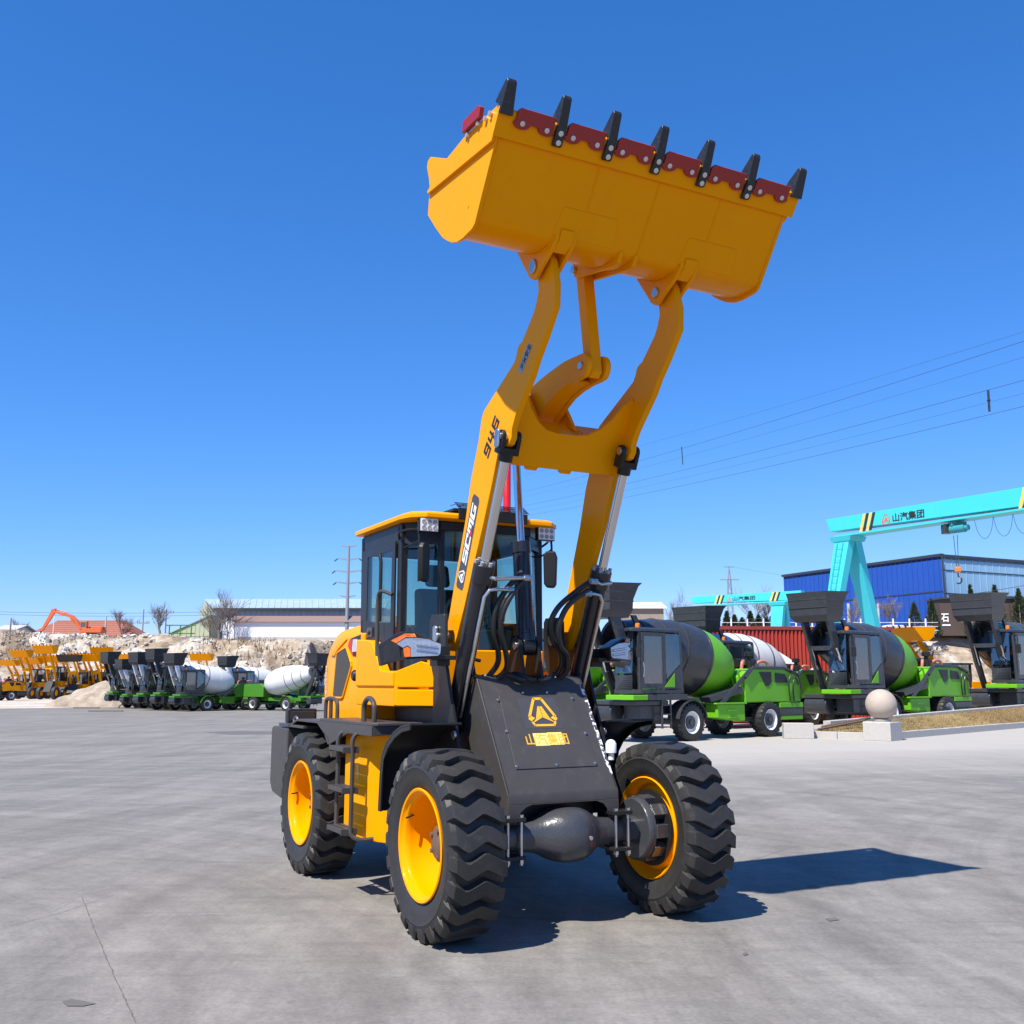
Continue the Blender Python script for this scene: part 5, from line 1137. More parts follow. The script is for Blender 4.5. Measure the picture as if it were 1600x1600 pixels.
# ---- self-loading concrete mixers
def mixer():
    root = empty('concrete_mixer')
    def B(): return MB()
    m = B(); m.bb(-5.2, 1.7, -0.42, 0.42, 0.72, 0.98); m.bb(-0.5, 0.5, -0.85, 0.85, 0.45, 0.60); m.bb(-4.1, -3.1, -0.85, 0.85, 0.45, 0.60); m.bb(0.9, 2.2, -0.7, 1.0, 1.0, 1.12); m.build('chassis', M['slate'], root, 0.02)
    wt, rr_ = B(), B()
    wt.lathe([(0.30, -0.16), (0.44, -0.19), (0.49, -0.17), (0.51, -0.12), (0.51, 0.12), (0.49, 0.17), (0.44, 0.19), (0.30, 0.16)], (0, 0, 0), (0, 1, 0), 28, close=True)
    for k in range(22):
        for sd in (-1, 1):
            a = 2 * math.pi * (k + (0.5 if sd > 0 else 0)) / 22
            wt.box((0.505 * math.cos(a), sd * 0.09, 0.505 * math.sin(a)), (0.03, 0.17, 0.06), Matrix.Rotation(-a, 3, 'Y'))
    rr_.lathe([(0.31, 0.17), (0.29, 0.16), (0.26, 0.06), (0.13, 0.05), (0.11, 0.10), (0.02, 0.11), (0.02, -0.11), (0.11, -0.10), (0.13, -0.05), (0.26, -0.06), (0.29, -0.16), (0.31, -0.17)], (0, 0, 0), (0, 1, 0), 24, close=True)
    wme = wt.mesh('tyre', 35); rme = rr_.mesh('rim', 35)
    for x, y in ((0, 0.9), (0, -0.9), (-3.6, 0.9), (-3.6, -0.9)):
        w = empty('wheel', (x, y, 0.51), 0, root); put('tyre', wme, M['rubber'], w); put('rim', rme, M['white'], w)
        hb = B(); hb.cyl((0, -0.12, 0), (0, 0.12, 0), 0.185, 18); hb.cyl((0, -0.15, 0), (0, 0.15, 0), 0.08, 14); hb.build('hub', M['axle'], w)
    # mudguards
    for x in (0.0,):
        for y in (0.9, -0.9):
            m = B(); pts = [(x + 0.62 * math.cos(t), 0.51 + 0.62 * math.sin(t)) for t in [R(10 + 16 * k) for k in range(11)]]
            m.strip(pts, 0.02, y - 0.22, y + 0.22); m.build('mudguard', M['slate'], root)
    # cab
    cb = B()
    def plan(z, d=0.0): return [(0.20, 0.97 - d, z), (1.95, 0.97 - d, z), (2.12, 0.85 - d, z), (2.16, 0.15, z), (0.20, 0.10, z)]
    cb.loft([plan(1.30), plan(1.42)]); cb.loft([plan(2.98, 0.06), plan(3.06, 0.08), [(0.40, 0.82, 3.10), (1.8, 0.82, 3.10), (1.9, 0.7, 3.10), (1.9, 0.25, 3.10), (0.40, 0.22, 3.10)]])
    def post(a, b, w=0.07):
        cb.hexa([(a[0] - w / 2, a[1] - w / 2, a[2]), (a[0] + w / 2, a[1] - w / 2, a[2]), (a[0] + w / 2, a[1] + w / 2, a[2]), (a[0] - w / 2, a[1] + w / 2, a[2])], [(b[0] - w / 2, b[1] - w / 2, b[2]), (b[0] + w / 2, b[1] - w / 2, b[2]), (b[0] + w / 2, b[1] + w / 2, b[2]), (b[0] - w / 2, b[1] + w / 2, b[2])])
    for x, y in ((0.25, 0.92), (1.93, 0.90), (2.10, 0.22), (0.25, 0.16)): post((x, y, 1.40), (x - (0.06 if x > 1 else 0), y - (0.05 if y > .5 else 0), 3.0), 0.09)
    cb.hexa([(0.26, 0.945, 1.42), (0.95, 0.945, 1.42), (0.95, 0.945, 1.62), (0.26, 0.945, 2.12)], [(0.26, 0.90, 1.42), (0.95, 0.90, 1.42), (0.95, 0.90, 1.62), (0.26, 0.90, 2.12)])
    cab_ = cb.build('cab', M['slate'], root, 0.02)
    def pn(pts, name, mat):
        m = B(); P = [Vector(p) for p in pts]; n_ = (P[1] - P[0]).cross(P[2] - P[0]).normalized() * 0.008; m.hexa([p - n_ for p in P], [p + n_ for p in P]); return m.build(name, mat, cab_)
    pn([(2.11, 0.80, 1.85), (2.14, 0.22, 1.85), (2.06, 0.24, 2.96), (2.04, 0.80, 2.96)], 'windscreen', M['glass_dark'])
    pn([(2.12, 0.80, 1.42), (2.15, 0.22, 1.42), (2.14, 0.22, 1.80), (2.11, 0.80, 1.80)], 'front_panel', M['slate'])
    pn([(0.30, 0.93, 2.12), (0.30, 0.90, 2.94), (0.88, 0.90, 2.94), (0.88, 0.93, 1.70)], 'quarter_glass', M['glass_dark'])
    pn([(0.24, 0.22, 1.9), (0.24, 0.85, 1.9), (0.24, 0.82, 2.9), (0.24, 0.24, 2.9)], 'rear_glass', M['glass_dark'])
    # door frame + glass
    m = B(); o = [(0.92, 1.44), (1.90, 1.44), (1.87, 2.96), (0.92, 2.96)]; i_ = [(1.04, 1.58), (1.80, 1.58), (1.78, 2.86), (1.04, 2.86)]
    for a in range(4):
        b = (a + 1) % 4; m.hexa([(o[a][0], 0.955, o[a][1]), (o[b][0], 0.955, o[b][1]), (i_[b][0], 0.955, i_[b][1]), (i_[a][0], 0.955, i_[a][1])], [(o[a][0], 0.915, o[a][1]), (o[b][0], 0.915, o[b][1]), (i_[b][0], 0.915, i_[b][1]), (i_[a][0], 0.915, i_[a][1])])
    m.build('door', M['slate'], cab_)
    pn([(1.03, 0.935, 1.57), (1.81, 0.935, 1.57), (1.79, 0.935, 2.87), (1.03, 0.935, 2.87)], 'door_glass', M['glass_dark'])
    m = B(); m.bb(0.75, 1.25, 0.35, 0.75, 1.6, 1.85); m.bb(0.72, 0.86, 0.35, 0.75, 1.85, 2.5); m.build('seat', M['seat'], cab_, 0.04)
    m = B(); m.bb(1.30, 1.42, 0.50, 0.62, 2.25, 2.45); m.build('seat_cover', M['bright_red'], cab_, 0.03)
    m = B(); m.hexa([(0.60, 0.972, 1.48), (1.02, 0.972, 1.48), (0.60, 0.972, 1.85), (0.60, 0.972, 1.7)], [(0.60, 0.985, 1.48), (1.02, 0.985, 1.48), (0.60, 0.985, 1.85), (0.60, 0.985, 1.7)]); m.build('side_accent', M['green'], cab_)
    m = B(); m.lathe([(0.07, 3.10), (0.07, 3.20), (0.04, 3.22)], (1.65, 0.6, 0), (0, 0, 1), 12); m.build('beacon', M['amberlamp'], cab_)
    m = B(); m.bb(1.80, 2.38, 0.05, 1.08, 1.14, 1.275); m.build('bumper', M['green'], root, 0.02)
    m = B(); m.bb(0.15, 1.79, 0.10, 1.06, 1.13, 1.29); m.build('cab_base', M['slate'], root, 0.02)
    for k in range(7):
        m = B(); m.box((2.145 - 0.004 * k, 0.51, 1.46 + 0.05 * k), (0.02, 0.56, 0.018)); m.build('grille_bar', M['black'], cab_)
    m = B(); m.tube([(1.86, 0.99, 1.75), (1.86, 1.02, 1.95), (1.86, 0.99, 2.15)], 0.014, 6); m.build('door_handle', M['zinc'], cab_)
    m = B(); m.tube(smooth_path([(1.95, 0.95, 2.85), (2.15, 1.12, 2.88), (2.22, 1.16, 2.75), (2.22, 1.16, 2.5)]), 0.014, 6); m.build('mirror_stalk', M['black'], cab_)
    m = B(); m.box((2.24, 1.17, 2.42), (0.05, 0.16, 0.30)); m.build('mirror', M['black'], cab_, 0.02)
    for y in (0.40, 0.85):
        m = B(); m.box((2.36, y, 1.20), (0.02, 0.2, 0.09)); m.build('front_lamp', M['lens'], root, 0.01)
    # ladder under the cab
    m = B()
    for x in (0.85, 1.20): m.box((x, 1.02, 0.80), (0.05, 0.04, 0.85))
    for z in (0.5, 0.75, 1.0): m.box((1.025, 1.02, z), (0.32, 0.10, 0.03))
    m.build('ladder', M['slate'], root)
    m = B(); m.bb(1.0, 1.9, 0.25, 0.85, 0.55, 1.0); m.lathe([(0.26, -0.4), (0.26, 0.4)], (2.0, -0.3, 0.78), (0, 1, 0), 18); m.build('hydraulic_tank', M['slate'], root, 0.03)
    # drum
    ax0 = Vector((-0.8, -0.15, 2.33)); axd = Vector((1, 0, 0.20)).normalized()
    shell = [(1.03, -0.5), (1.04, 0.0), (0.99, 0.6), (0.86, 1.3), (0.66, 2.0), (0.50, 2.6), (0.53, 2.7), (0.44, 2.7), (0.43, 2.3)]
    m = B(); m.lathe([(0.99, -0.9)] + shell, ax0, axd, 40); dr = m.build('drum', M['slate'], root, 0, 30)
    cap = [(1.03, -0.502), (1.01, -0.9), (0.92, -1.3), (0.75, -1.75), (0.52, -2.02), (0.25, -2.12), (0.02, -2.13)]
    m = B(); m.lathe([(1.040, -0.40)] + [(r + 0.006, h) for r, h in cap], ax0, axd, 40); m.build('drum_tail', M['green'], root, 0, 30)
    m = B(); m.lathe([(1.050, -0.42), (1.050, -0.36)], ax0, axd, 40); m.build('drum_band', M['slate'], dr)
    for h_, r_ in ((0.6, 0.99), (1.3, 0.86), (2.0, 0.66)):
        m = B(); m.lathe([(r_ - 0.02, h_ - 0.03), (r_ + 0.012, h_ - 0.02), (r_ + 0.012, h_ + 0.02), (r_ - 0.03, h_ + 0.03)], ax0, axd, 40); m.build('drum_seam', M['dust_black'], dr)
    m = B(); m.tube(smooth_path([(2.35, 0.50, 2.55), (2.2, 0.62, 2.3), (1.9, 0.66, 2.1), (1.7, 0.60, 1.5), (1.5, 0.55, 1.1)]), 0.02, 6); m.tube(smooth_path([(2.35, 0.44, 2.55), (2.25, 0.60, 2.2), (1.95, 0.70, 1.9), (1.7, 0.64, 1.4), (1.5, 0.6, 1.1)]), 0.02, 6); m.build('arm_hose', M['hose'], root)
    m = B(); m.tube([(2.16, 0.55, 1.88), (2.145, 0.42, 2.2), (2.13, 0.36, 2.5)], 0.010, 5); m.build('wiper', M['black'], cab_)
    m = B(); m.tube(smooth_path([(-4.4, -0.5, 2.0), (-4.4, -0.5, 2.6), (-4.45, -0.5, 2.75), (-4.6, -0.5, 2.85)]), 0.06, 10); m.build('exhaust', M['rust'], eng0) if False else None
    # charging shovel raised over the front
    hop = [[(1.95, -0.62, 3.36), (2.62, -0.62, 3.36), (2.62, 0.55, 3.36), (1.95, 0.55, 3.36)], [(1.85, -0.72, 3.56), (2.74, -0.72, 3.56), (2.74, 0.62, 3.56), (1.85, 0.62, 3.56)], [(1.82, -0.76, 4.10), (2.77, -0.76, 4.10), (2.77, 0.65, 4.10), (1.82, 0.65, 4.10)], [(1.55, -0.84, 4.33), (2.80, -0.80, 4.28), (2.80, 0.68, 4.28), (1.55, 0.72, 4.33)], [(1.62, -0.78, 4.27), (2.74, -0.74, 4.24), (2.74, 0.62, 4.24), (1.62, 0.66, 4.27)], [(1.90, -0.66, 3.62), (2.68, -0.66, 3.62), (2.68, 0.56, 3.62), (1.90, 0.56, 3.62)]]
    m = B(); m.loft(hop); sv = m.build('shovel', M['slate'], root, 0, 20)
    m = B()
    for z in (3.80, 4.05): m.tube([(2.765, -0.74, z), (2.765, 0.645, z), (1.84, 0.645, z)], 0.018, 6)
    m.build('shovel_rib', M['slate'], sv)
    for y in (-0.40, 0.50):
        m = B(); m.prism([(1.2, 0.85), (1.45, 0.85), (2.05, 2.0), (2.62, 3.45), (2.30, 3.50), (1.85, 2.3)], y - 0.05, y + 0.05); m.build('shovel_arm', M['slate'], root, 0.01)
        m = B(); m.cyl((1.55, y + 0.12, 0.95), (2.0, y + 0.12, 1.9), 0.065, 12); m.build('arm_cylinder', M['black'], root)
        m = B(); m.cyl((2.0, y + 0.12, 1.9), (2.3, y + 0.12, 2.55), 0.035, 10); m.build('cylinder_rod', M['chrome'], root)
        m = B(); m.prism([(1.62, 3.44), (1.80, 3.44), (1.45, 2.85), (1.30, 2.9)], y - 0.04, y + 0.04); m.build('shovel_link', M['slate'], root)
    m = B(); m.bb(2.12, 2.24, -0.42, 0.52, 2.48, 2.62); m.build('arm_crossbar', M['slate'], root, 0.01)
    # discharge chute
    m = B(); m.prism([(-2.5, 1.30), (-1.0, 1.05), (-0.9, 1.20), (-2.4, 1.50)], 0.55, 0.95); m.prism([(-3.0, 2.0), (-2.85, 2.06), (-1.35, 1.02), (-1.5, 0.95)], 0.90, 0.97); m.build('chute', M['slate'], root, 0.02)
    # rear engine housing
    eh = [(-2.55, 1.02), (-2.55, 1.78), (-2.95, 2.02), (-4.5, 2.02), (-5.25, 1.82), (-5.35, 1.55), (-5.35, 1.02)]
    m = B(); m.prism(eh, -0.95, 0.95); eng = m.build('engine_hood', M['green'], root, 0.03)
    for poly in ([(-3.25, 1.92), (-3.85, 1.92), (-3.85, 1.62), (-3.70, 1.50), (-3.55, 1.50)], [(-4.05, 1.90), (-4.55, 1.86), (-4.70, 1.60), (-4.05, 1.60)]):
        m = B(); m.prism(poly, 0.952, 0.965); m.build('hood_window', M['black'], eng)
    m = B(); m.tube([(-2.55, 0.97, 1.74), (-2.95, 0.97, 2.05), (-4.5, 0.97, 2.05), (-5.25, 0.97, 1.85)], 0.05, 6); m.build('hood_trim', M['slate'], eng)
    m = B(); m.prism([(-2.45, 0.98), (-1.2, 0.98), (-1.2, 0.60), (-2.0, 0.50), (-2.45, 0.50)], 0.55, 1.0); m.build('water_tank', M['green'], root, 0.02)
    m = B(); m.bb(-2.5, -1.1, 0.45, 1.05, 0.985, 1.03); m.build('tank_lid', M['green'], root, 0.01)
    for z in (0.60, 0.80): 
        m = B(); m.bb(-2.0, -1.65, 1.0, 1.05, z, z + 0.025); m.build('tank_step', M['green'], root)
    m = B(); m.bb(-5.45, -4.25, -0.95, 0.95, 0.62, 0.84); m.build('rear_bumper', M['slate'], root, 0.02)
    m = B(); m.bb(-5.46, -4.24, -0.96, 0.96, 0.845, 1.0); m.bb(-5.44, -4.26, -0.94, 0.94, 0.48, 0.615); m.build('rear_skirt', M['green'], root, 0.02)
    m = B(); m.lathe([(0.12, 2.02), (0.12, 2.25), (0.07, 2.28), (0.07, 2.38), (0.15, 2.40), (0.15, 2.52), (0.10, 2.55)], (-3.6, 0.35, 0), (0, 0, 1), 16); m.lathe([(0.14, -0.45), (0.14, 0.45)], (-3.7, 0.1, 2.20), (1, 0, 0), 14); m.build('air_filter', M['black'], eng)
    m = B(); m.tube(smooth_path([(-4.35, 0.5, 2.03), (-4.25, 0.5, 2.22), (-4.0, 0.45, 2.25), (-3.85, 0.35, 2.12)]), 0.05, 8); m.tube(smooth_path([(-3.0, 0.5, 2.0), (-3.05, 0.5, 2.2), (-3.25, 0.4, 2.25), (-3.4, 0.3, 2.18)]), 0.05, 8); m.build('air_hose', M['pink'], eng)
    m = B(); m.tube(smooth_path([(-4.75, 0.98, 1.05), (-4.65, 1.02, 1.6), (-4.85, 1.02, 1.9), (-5.15, 1.0, 1.85), (-5.3, 1.0, 1.5), (-5.32, 0.98, 1.1)]), 0.022, 6); m.tube(smooth_path([(-4.95, 0.98, 1.05), (-4.85, 1.03, 1.5), (-5.0, 1.02, 1.75), (-5.2, 1.0, 1.55)]), 0.022, 6); m.build('pump_hose', M['hose'], eng)
    for sgn in (0, 1):
        m = B(); m.tube([(-2.6, 0.60 + 0.3 * sgn, 1.2), (-2.3, 0.60 + 0.3 * sgn, 1.95), (-2.85, 0.60 + 0.3 * sgn, 1.98)], 0.03, 6); m.build('drum_stand', M['green'], root)
    return root
mx = mixer(); MIXROOT = mx
def place(o, px, Y, yaw, y_off=1.0):
    """near front wheel seen at px, distance Y, vehicle heading to the left, turned yaw degrees towards the viewer"""
    f = Vector((-math.cos(R(yaw)), -math.sin(R(yaw)), 0)); s = Vector((-f.y, f.x, 0))
    p = Vector((gx(px, Y), Y, 0)) - s * y_off
    o.location = p; o.rotation_euler = (0, 0, math.atan2(f.y, f.x))
    return o
G1 = 'charcoal and green mixers parked nose to tail'
place(mx, 1080, 29.1, 40); tag(mx, 'charcoal and green self-loading concrete mixer nearest the yellow loader', 'concrete mixer', G1)
base = mx.location.copy(); step = Vector((0.766, 0.643, 0))
b_ = copy_tree(mx); b_.location = base + step * 10.4; b_.scale = (1.08,) * 3; tag(b_, 'charcoal and green concrete mixer behind the stone ball', 'concrete mixer', G1)
d_ = copy_tree(mx); d_.location = base + step * 22.4; d_.scale = (1.22,) * 3; tag(d_, 'charcoal and green concrete mixer cut by the right edge of the picture', 'concrete mixer', G1)
c_ = copy_tree(mx); c_.location = base + Vector((-3.55, 4.9, 0)); tag(c_, 'charcoal concrete mixer mostly hidden behind the right front wheel side of the loader', 'concrete mixer', G1)
w_ = copy_tree(mx, None, {'drum': M['drum_white'], 'drum_tail': M['drum_white']}); w_.location = base + Vector((4.0, 8.6, 0)); w_.rotation_euler.z += R(4); tag(w_, 'concrete mixer with a plain white drum in front of the red container', 'concrete mixer', G1)
# green mixers on the left
SW = {'drum': M['drum_white'], 'drum_tail': M['drum_white'], 'engine_hood': M['dkgreen'], 'water_tank': M['dkgreen'], 'rear_skirt': M['dkgreen'], 'bumper': M['dkgreen'], 'tank_lid': M['dkgreen'], 'shovel': M['dust_black'], 'shovel_arm': M['white'], 'drum_stand': M['dkgreen'], 'chassis': M['dkgreen'], 'mudguard': M['dkgreen'], 'drum_band': None, 'side_accent': None}
SWB = dict(SW); SWB['shovel_arm'] = M['dust_black']
G2 = 'green mixers parked in a rank at the back'
labs = ['green mixer with white drum at the near end of the left rank', 'second green mixer from the near end of the left rank', 'third green mixer from the near end of the left rank', 'fourth green mixer from the near end of the left rank', 'fifth green mixer from the near end of the left rank', 'farthest green mixer of the left rank, beside the earth heap']
f0 = Vector((-math.cos(R(50)), -math.sin(R(50)), 0)); s0 = Vector((f0.y, -f0.x, 0))
o0 = None
for k in range(6):
    o = copy_tree(mx, None, SW if k % 2 == 0 else SWB)
    o.scale = (0.76,) * 3
    if k == 0: place(o, 323, 59.5, 50, 0.76); o0 = o.location.copy()
    else: o.location = o0 + s0 * (2.0 * k) - f0 * (0.5 * k) + f0 * (0.45 * ((k * 7) % 3)); o.rotation_euler = (0, 0, math.atan2(f0.y, f0.x) + R(((k * 5) % 4 - 2) * 3)); o.scale.z = 0.76 * (0.94 + 0.05 * ((k * 3) % 4))
    tag(o, labs[k], 'concrete mixer', G2)
o = copy_tree(mx, None, SWB); o.location = (gx(462, 60), 60, 0); o.scale = (0.76,) * 3; o.rotation_euler = (0, 0, math.atan2(-0.55, 0.83)); tag(o, 'green mixer facing right with white drum next to the loader counterweight', 'concrete mixer', G2)
o = copy_tree(mx, None, SW); place(o, 400, 66, 48, 0.76); o.scale = (0.76,) * 3; tag(o, 'green mixer with raised black shovel behind the right-facing one', 'concrete mixer', G2)
# lettering on the white drum of the nearest left mixer
# ---- yellow loaders parked in a row far left (seen head-on, a few dozen pixels each)
def small_loader():
    root = empty('parked_loader')
    wt = MB(); wt.lathe([(0.26, -0.16), (0.46, -0.20), (0.52, -0.15), (0.53, 0), (0.52, 0.15), (0.46, 0.20), (0.26, 0.16)], (0, 0, 0), (0, 1, 0), 20, close=True); wme = wt.mesh('wheel')
    rt = MB(); rt.lathe([(0.27, 0.10), (0.10, 0.05), (0.02, 0.08), (0.02, -0.08), (0.10, -0.05), (0.27, -0.10)], (0, 0, 0), (0, 1, 0), 14); rme = rt.mesh('rim')
    for x in (0, -2.2):
        for y in (0.8, -0.8):
            w = put('wheel', wme, M['rubber'], root); w.location = (x, y, 0.53); r = put('rim', rme, M['yellow'], w)
    m = MB(); m.hexa([(-0.2, -0.42, 0.6), (0.30, -0.40, 0.62), (0.30, 0.40, 0.62), (-0.2, 0.42, 0.6)], [(-0.5, -0.40, 1.5), (-0.2, -0.38, 1.5), (-0.2, 0.38, 1.5), (-0.5, 0.40, 1.5)]); m.bb(-1.2, 0, -0.4, 0.4, 0.55, 0.9); m.build('front_frame', M['dust_black'], root, 0.01)
    m = MB(); m.bb(-2.0, -1.0, -0.7, 0.7, 1.1, 1.5); m.bb(-3.1, -2.0, -0.55, 0.55, 1.0, 1.8); m.build('body', M['yellow'], root, 0.03)
    m = MB()
    for x, y in ((-1.0, 0.5), (-1.0, -0.5), (-2.0, 0.5), (-2.0, -0.5)): m.box((x, y, 2.05), (0.08, 0.08, 1.15))
    m.bb(-2.1, -0.9, -0.6, 0.6, 2.60, 2.68); m.bb(-1.9, -1.5, -0.25, 0.25, 1.5, 2.2)
    cb = m.build('cab', M['dust_black'], root)
    for x in (-1.0, -2.0):
        m = MB(); m.box((x, 0, 2.05), (0.02, 0.92, 1.1)); m.build('cab_glass', M['glass_dark'], cb)
    for y in (0.40, -0.40):
        m = MB(); m.prism([(-0.6, 1.5), (-0.35, 1.5), (0.05, 2.6), (0.75, 3.6), (0.60, 3.75), (-0.15, 2.8)], y - 0.04, y + 0.04); m.build('arm', M['yellow'], root)
        m = MB(); m.cyl((-0.2, y, 1.1), (0.05, y, 2.2), 0.05, 8); m.build('arm_cylinder', M['dust_black'], root)
    m = MB(); m.bb(0.0, 0.14, -0.4, 0.4, 2.45, 2.75); m.build('arm_beam', M['yellow'], root)
    m = MB(); m.strip([(1.45, 4.35), (0.95, 3.75), (0.70, 3.70), (0.45, 3.90), (0.30, 4.35)], 0.03, -1.05, 1.05); bk = m.build('bucket', M['yellow'], root)
    for y in (1.05, -1.02):
        m = MB(); m.prism([(1.45, 4.35), (0.95, 3.75), (0.70, 3.70), (0.45, 3.90), (0.30, 4.35)], y, y - 0.03); m.build('end_plate', M['yellow'], bk)
    for k in range(6):
        m = MB(); y = -0.95 + 0.38 * k; m.hexa([(1.42, y - 0.04, 4.30), (1.48, y - 0.04, 4.30), (1.48, y + 0.04, 4.30), (1.42, y + 0.04, 4.30)], [(1.50, y - 0.03, 4.46), (1.53, y - 0.03, 4.46), (1.53, y + 0.03, 4.46), (1.50, y + 0.03, 4.46)]); m.build('tooth', M['tooth'], bk)
    for y in (0.5, -0.5):
        m = MB(); m.box((0.0, y * 1.2, 1.55), (0.1, 0.24, 0.14)); m.build('headlamp', M['lens'], root)
    return root
sl = small_loader()
G3 = 'yellow loaders parked with raised buckets at the foot of the bank'
spec = [(38, 103, 1.10, 'yellow', 'leftmost yellow loader in the far row, bucket raised'), (74, 100, 1.18, 'yellow', 'yellow loader with the broadest raised bucket, second from the left'), (111, 101, 0.98, 'dust_black', 'loader with a black bucket in the middle of the far row'), (146, 103, 1.0, 'yellow', 'yellow loader beside the claw bucket in the far row'),
        (180, 104, 0.97, 'dust_black', 'rightmost loader with a black bucket, behind the earth heap'), (57, 109, 0.95, 'yellow', 'second-row yellow loader between the two leftmost ones'), (95, 109, 1.0, 'yellow', 'second-row yellow loader behind the black bucket'), (160, 110, 1.22, 'yellow', 'second-row yellow loader whose bucket stands highest on the right'), (208, 98, 0.98, 'yellow', 'yellow loader just left of the green mixers'), (318, 100, 1.0, 'yellow', 'yellow loader behind the white drum of the left mixers'),
        (20, 112, 0.92, 'yellow', 'second-row yellow loader nearest the left edge'), (127, 111, 1.08, 'yellow', 'second-row yellow loader between the black bucket and the claw bucket'), (190, 113, 1.0, 'yellow', 'second-row yellow loader nearest the green mixers'), (78, 115, 1.05, 'yellow', 'third-row yellow loader behind the broadest bucket')]
for k, (px, Y, sc_, bm_, lab) in enumerate(spec):
    o = sl if k == 0 else copy_tree(sl, None, {'bucket': M[bm_], 'end_plate': M[bm_]})
    o.location = (gx(px, Y), Y, 0); o.rotation_euler = (0, 0, R(-90 - 12 + 3 * ((k * 7) % 5 - 2))); o.scale = (1, 1, sc_)
    tag(o, lab, 'loader', G3)
o = copy_tree(sl); o.location = (gx(1452, 46), 46, 0); o.rotation_euler = (0, 0, R(200)); o.scale = (1, 1, 0.92); tag(o, 'yellow loader parked behind the second charcoal mixer', 'loader')
mt_ = MB(); mt_.prism([(-0.5, 0.9), (0.5, 0.9), (0.5, 1.6), (-0.5, 1.6)], -0.3, 0.3); 
# white tanker drum at the far left edge
SWL = {k_: (M['dust_black'] if v_ is M['dkgreen'] else v_) for k_, v_ in SW.items()}; SWL['engine_hood'] = M['yellow']; o = copy_tree(mx, None, SWL); o.location = (gx(-42, 92), 92, 0); o.scale = (0.85,) * 3; o.rotation_euler = (0, 0, R(-120)); tag(o, 'white-drum mixer cut by the left edge of the picture', 'concrete mixer')

# ---- orange excavator on the bank
Yx = 139; zx = bank_z(gx(120, Yx), Yx) - 0.05
EX = empty('excavator', (gx(134, Yx), Yx, zx - 0.1), R(180)); EX.scale = (0.76,) * 3; tag(EX, 'orange excavator with folded arm standing on top of the bank', 'excavator')
for y in (1.1, -1.1):
    m = MB(); pts = [(-1.7 + 0.42 * math.cos(t), 0.45 + 0.42 * math.sin(t)) for t in [R(90 + 22.5 * k) for k in range(9)]] + [(1.7 + 0.42 * math.cos(t), 0.45 + 0.42 * math.sin(t)) for t in [R(-90 + 22.5 * k) for k in range(9)]]
    m.prism(pts, y - 0.28, y + 0.28); m.build('track', M['dust_black'], EX)
m = MB(); m.bb(-0.9, 0.9, -0.9, 0.9, 0.6, 0.95); m.build('undercarriage', M['dust_black'], EX)
m = MB(); m.prism([(-2.4, 1.0), (1.2, 1.0), (1.2, 1.5), (0.5, 1.75), (-2.1, 1.75), (-2.45, 1.5)], -1.3, 1.3); m.prism([(-2.3, 1.75), (0.2, 1.75), (0.1, 2.1), (-2.2, 2.1)], -1.25, 0.4); m.build('upper_body', M['orange'], EX, 0.03)
m = MB(); m.bb(0.2, 1.4, 0.35, 1.25, 1.6, 3.0); cbx = m.build('cab', M['orange'], EX, 0.05)
for (pts) in ([(0.35, 1.256, 2.0), (1.25, 1.256, 2.0), (1.25, 1.256, 2.85), (0.35, 1.256, 2.85)], [(0.35, 0.344, 2.0), (1.25, 0.344, 2.0), (1.25, 0.344, 2.85), (0.35, 0.344, 2.85)]):
    m = MB(); m.hexa(pts, [(p[0], p[1] + (0.012 if p[1] > 1 else -0.012), p[2]) for p in pts]); m.build('cab_window', M['glass_dark'], cbx)
m = MB(); m.prism([(0.9, 1.6), (1.5, 1.6), (2.3, 3.3), (3.2, 4.15), (5.6, 4.75), (6.7, 4.95), (6.75, 4.6), (5.6, 4.25), (3.6, 3.7), (2.8, 3.0), (1.6, 1.4)], -0.25, 0.25); m.build('boom', M['orange'], EX, 0.02)
m = MB(); m.prism([(6.3, 5.35), (6.9, 5.3), (7.9, 3.2), (8.9, 1.2), (8.6, 1.0), (7.2, 3.2), (6.4, 4.6)], -0.2, 0.2); m.build('stick', M['orange'], EX, 0.02)
m = MB(); m.prism([(8.5, 1.3), (9.3, 1.1), (9.6, 0.5), (9.0, -0.1), (8.2, -0.2), (7.7, 0.3), (8.6, 0.5)], -0.55, 0.55); m.build('bucket', M['dust_black'], EX, 0.02)
for y in (0.32, -0.32):
    m = MB(); m.cyl((1.6, y, 1.6), (3.6, y, 3.6), 0.09, 8); m.build('boom_cylinder', M['orange'], EX)
m = MB(); m.cyl((4.2, 0, 4.55), (6.4, 0, 5.2), 0.09, 8); m.build('stick_cylinder', M['orange'], EX)

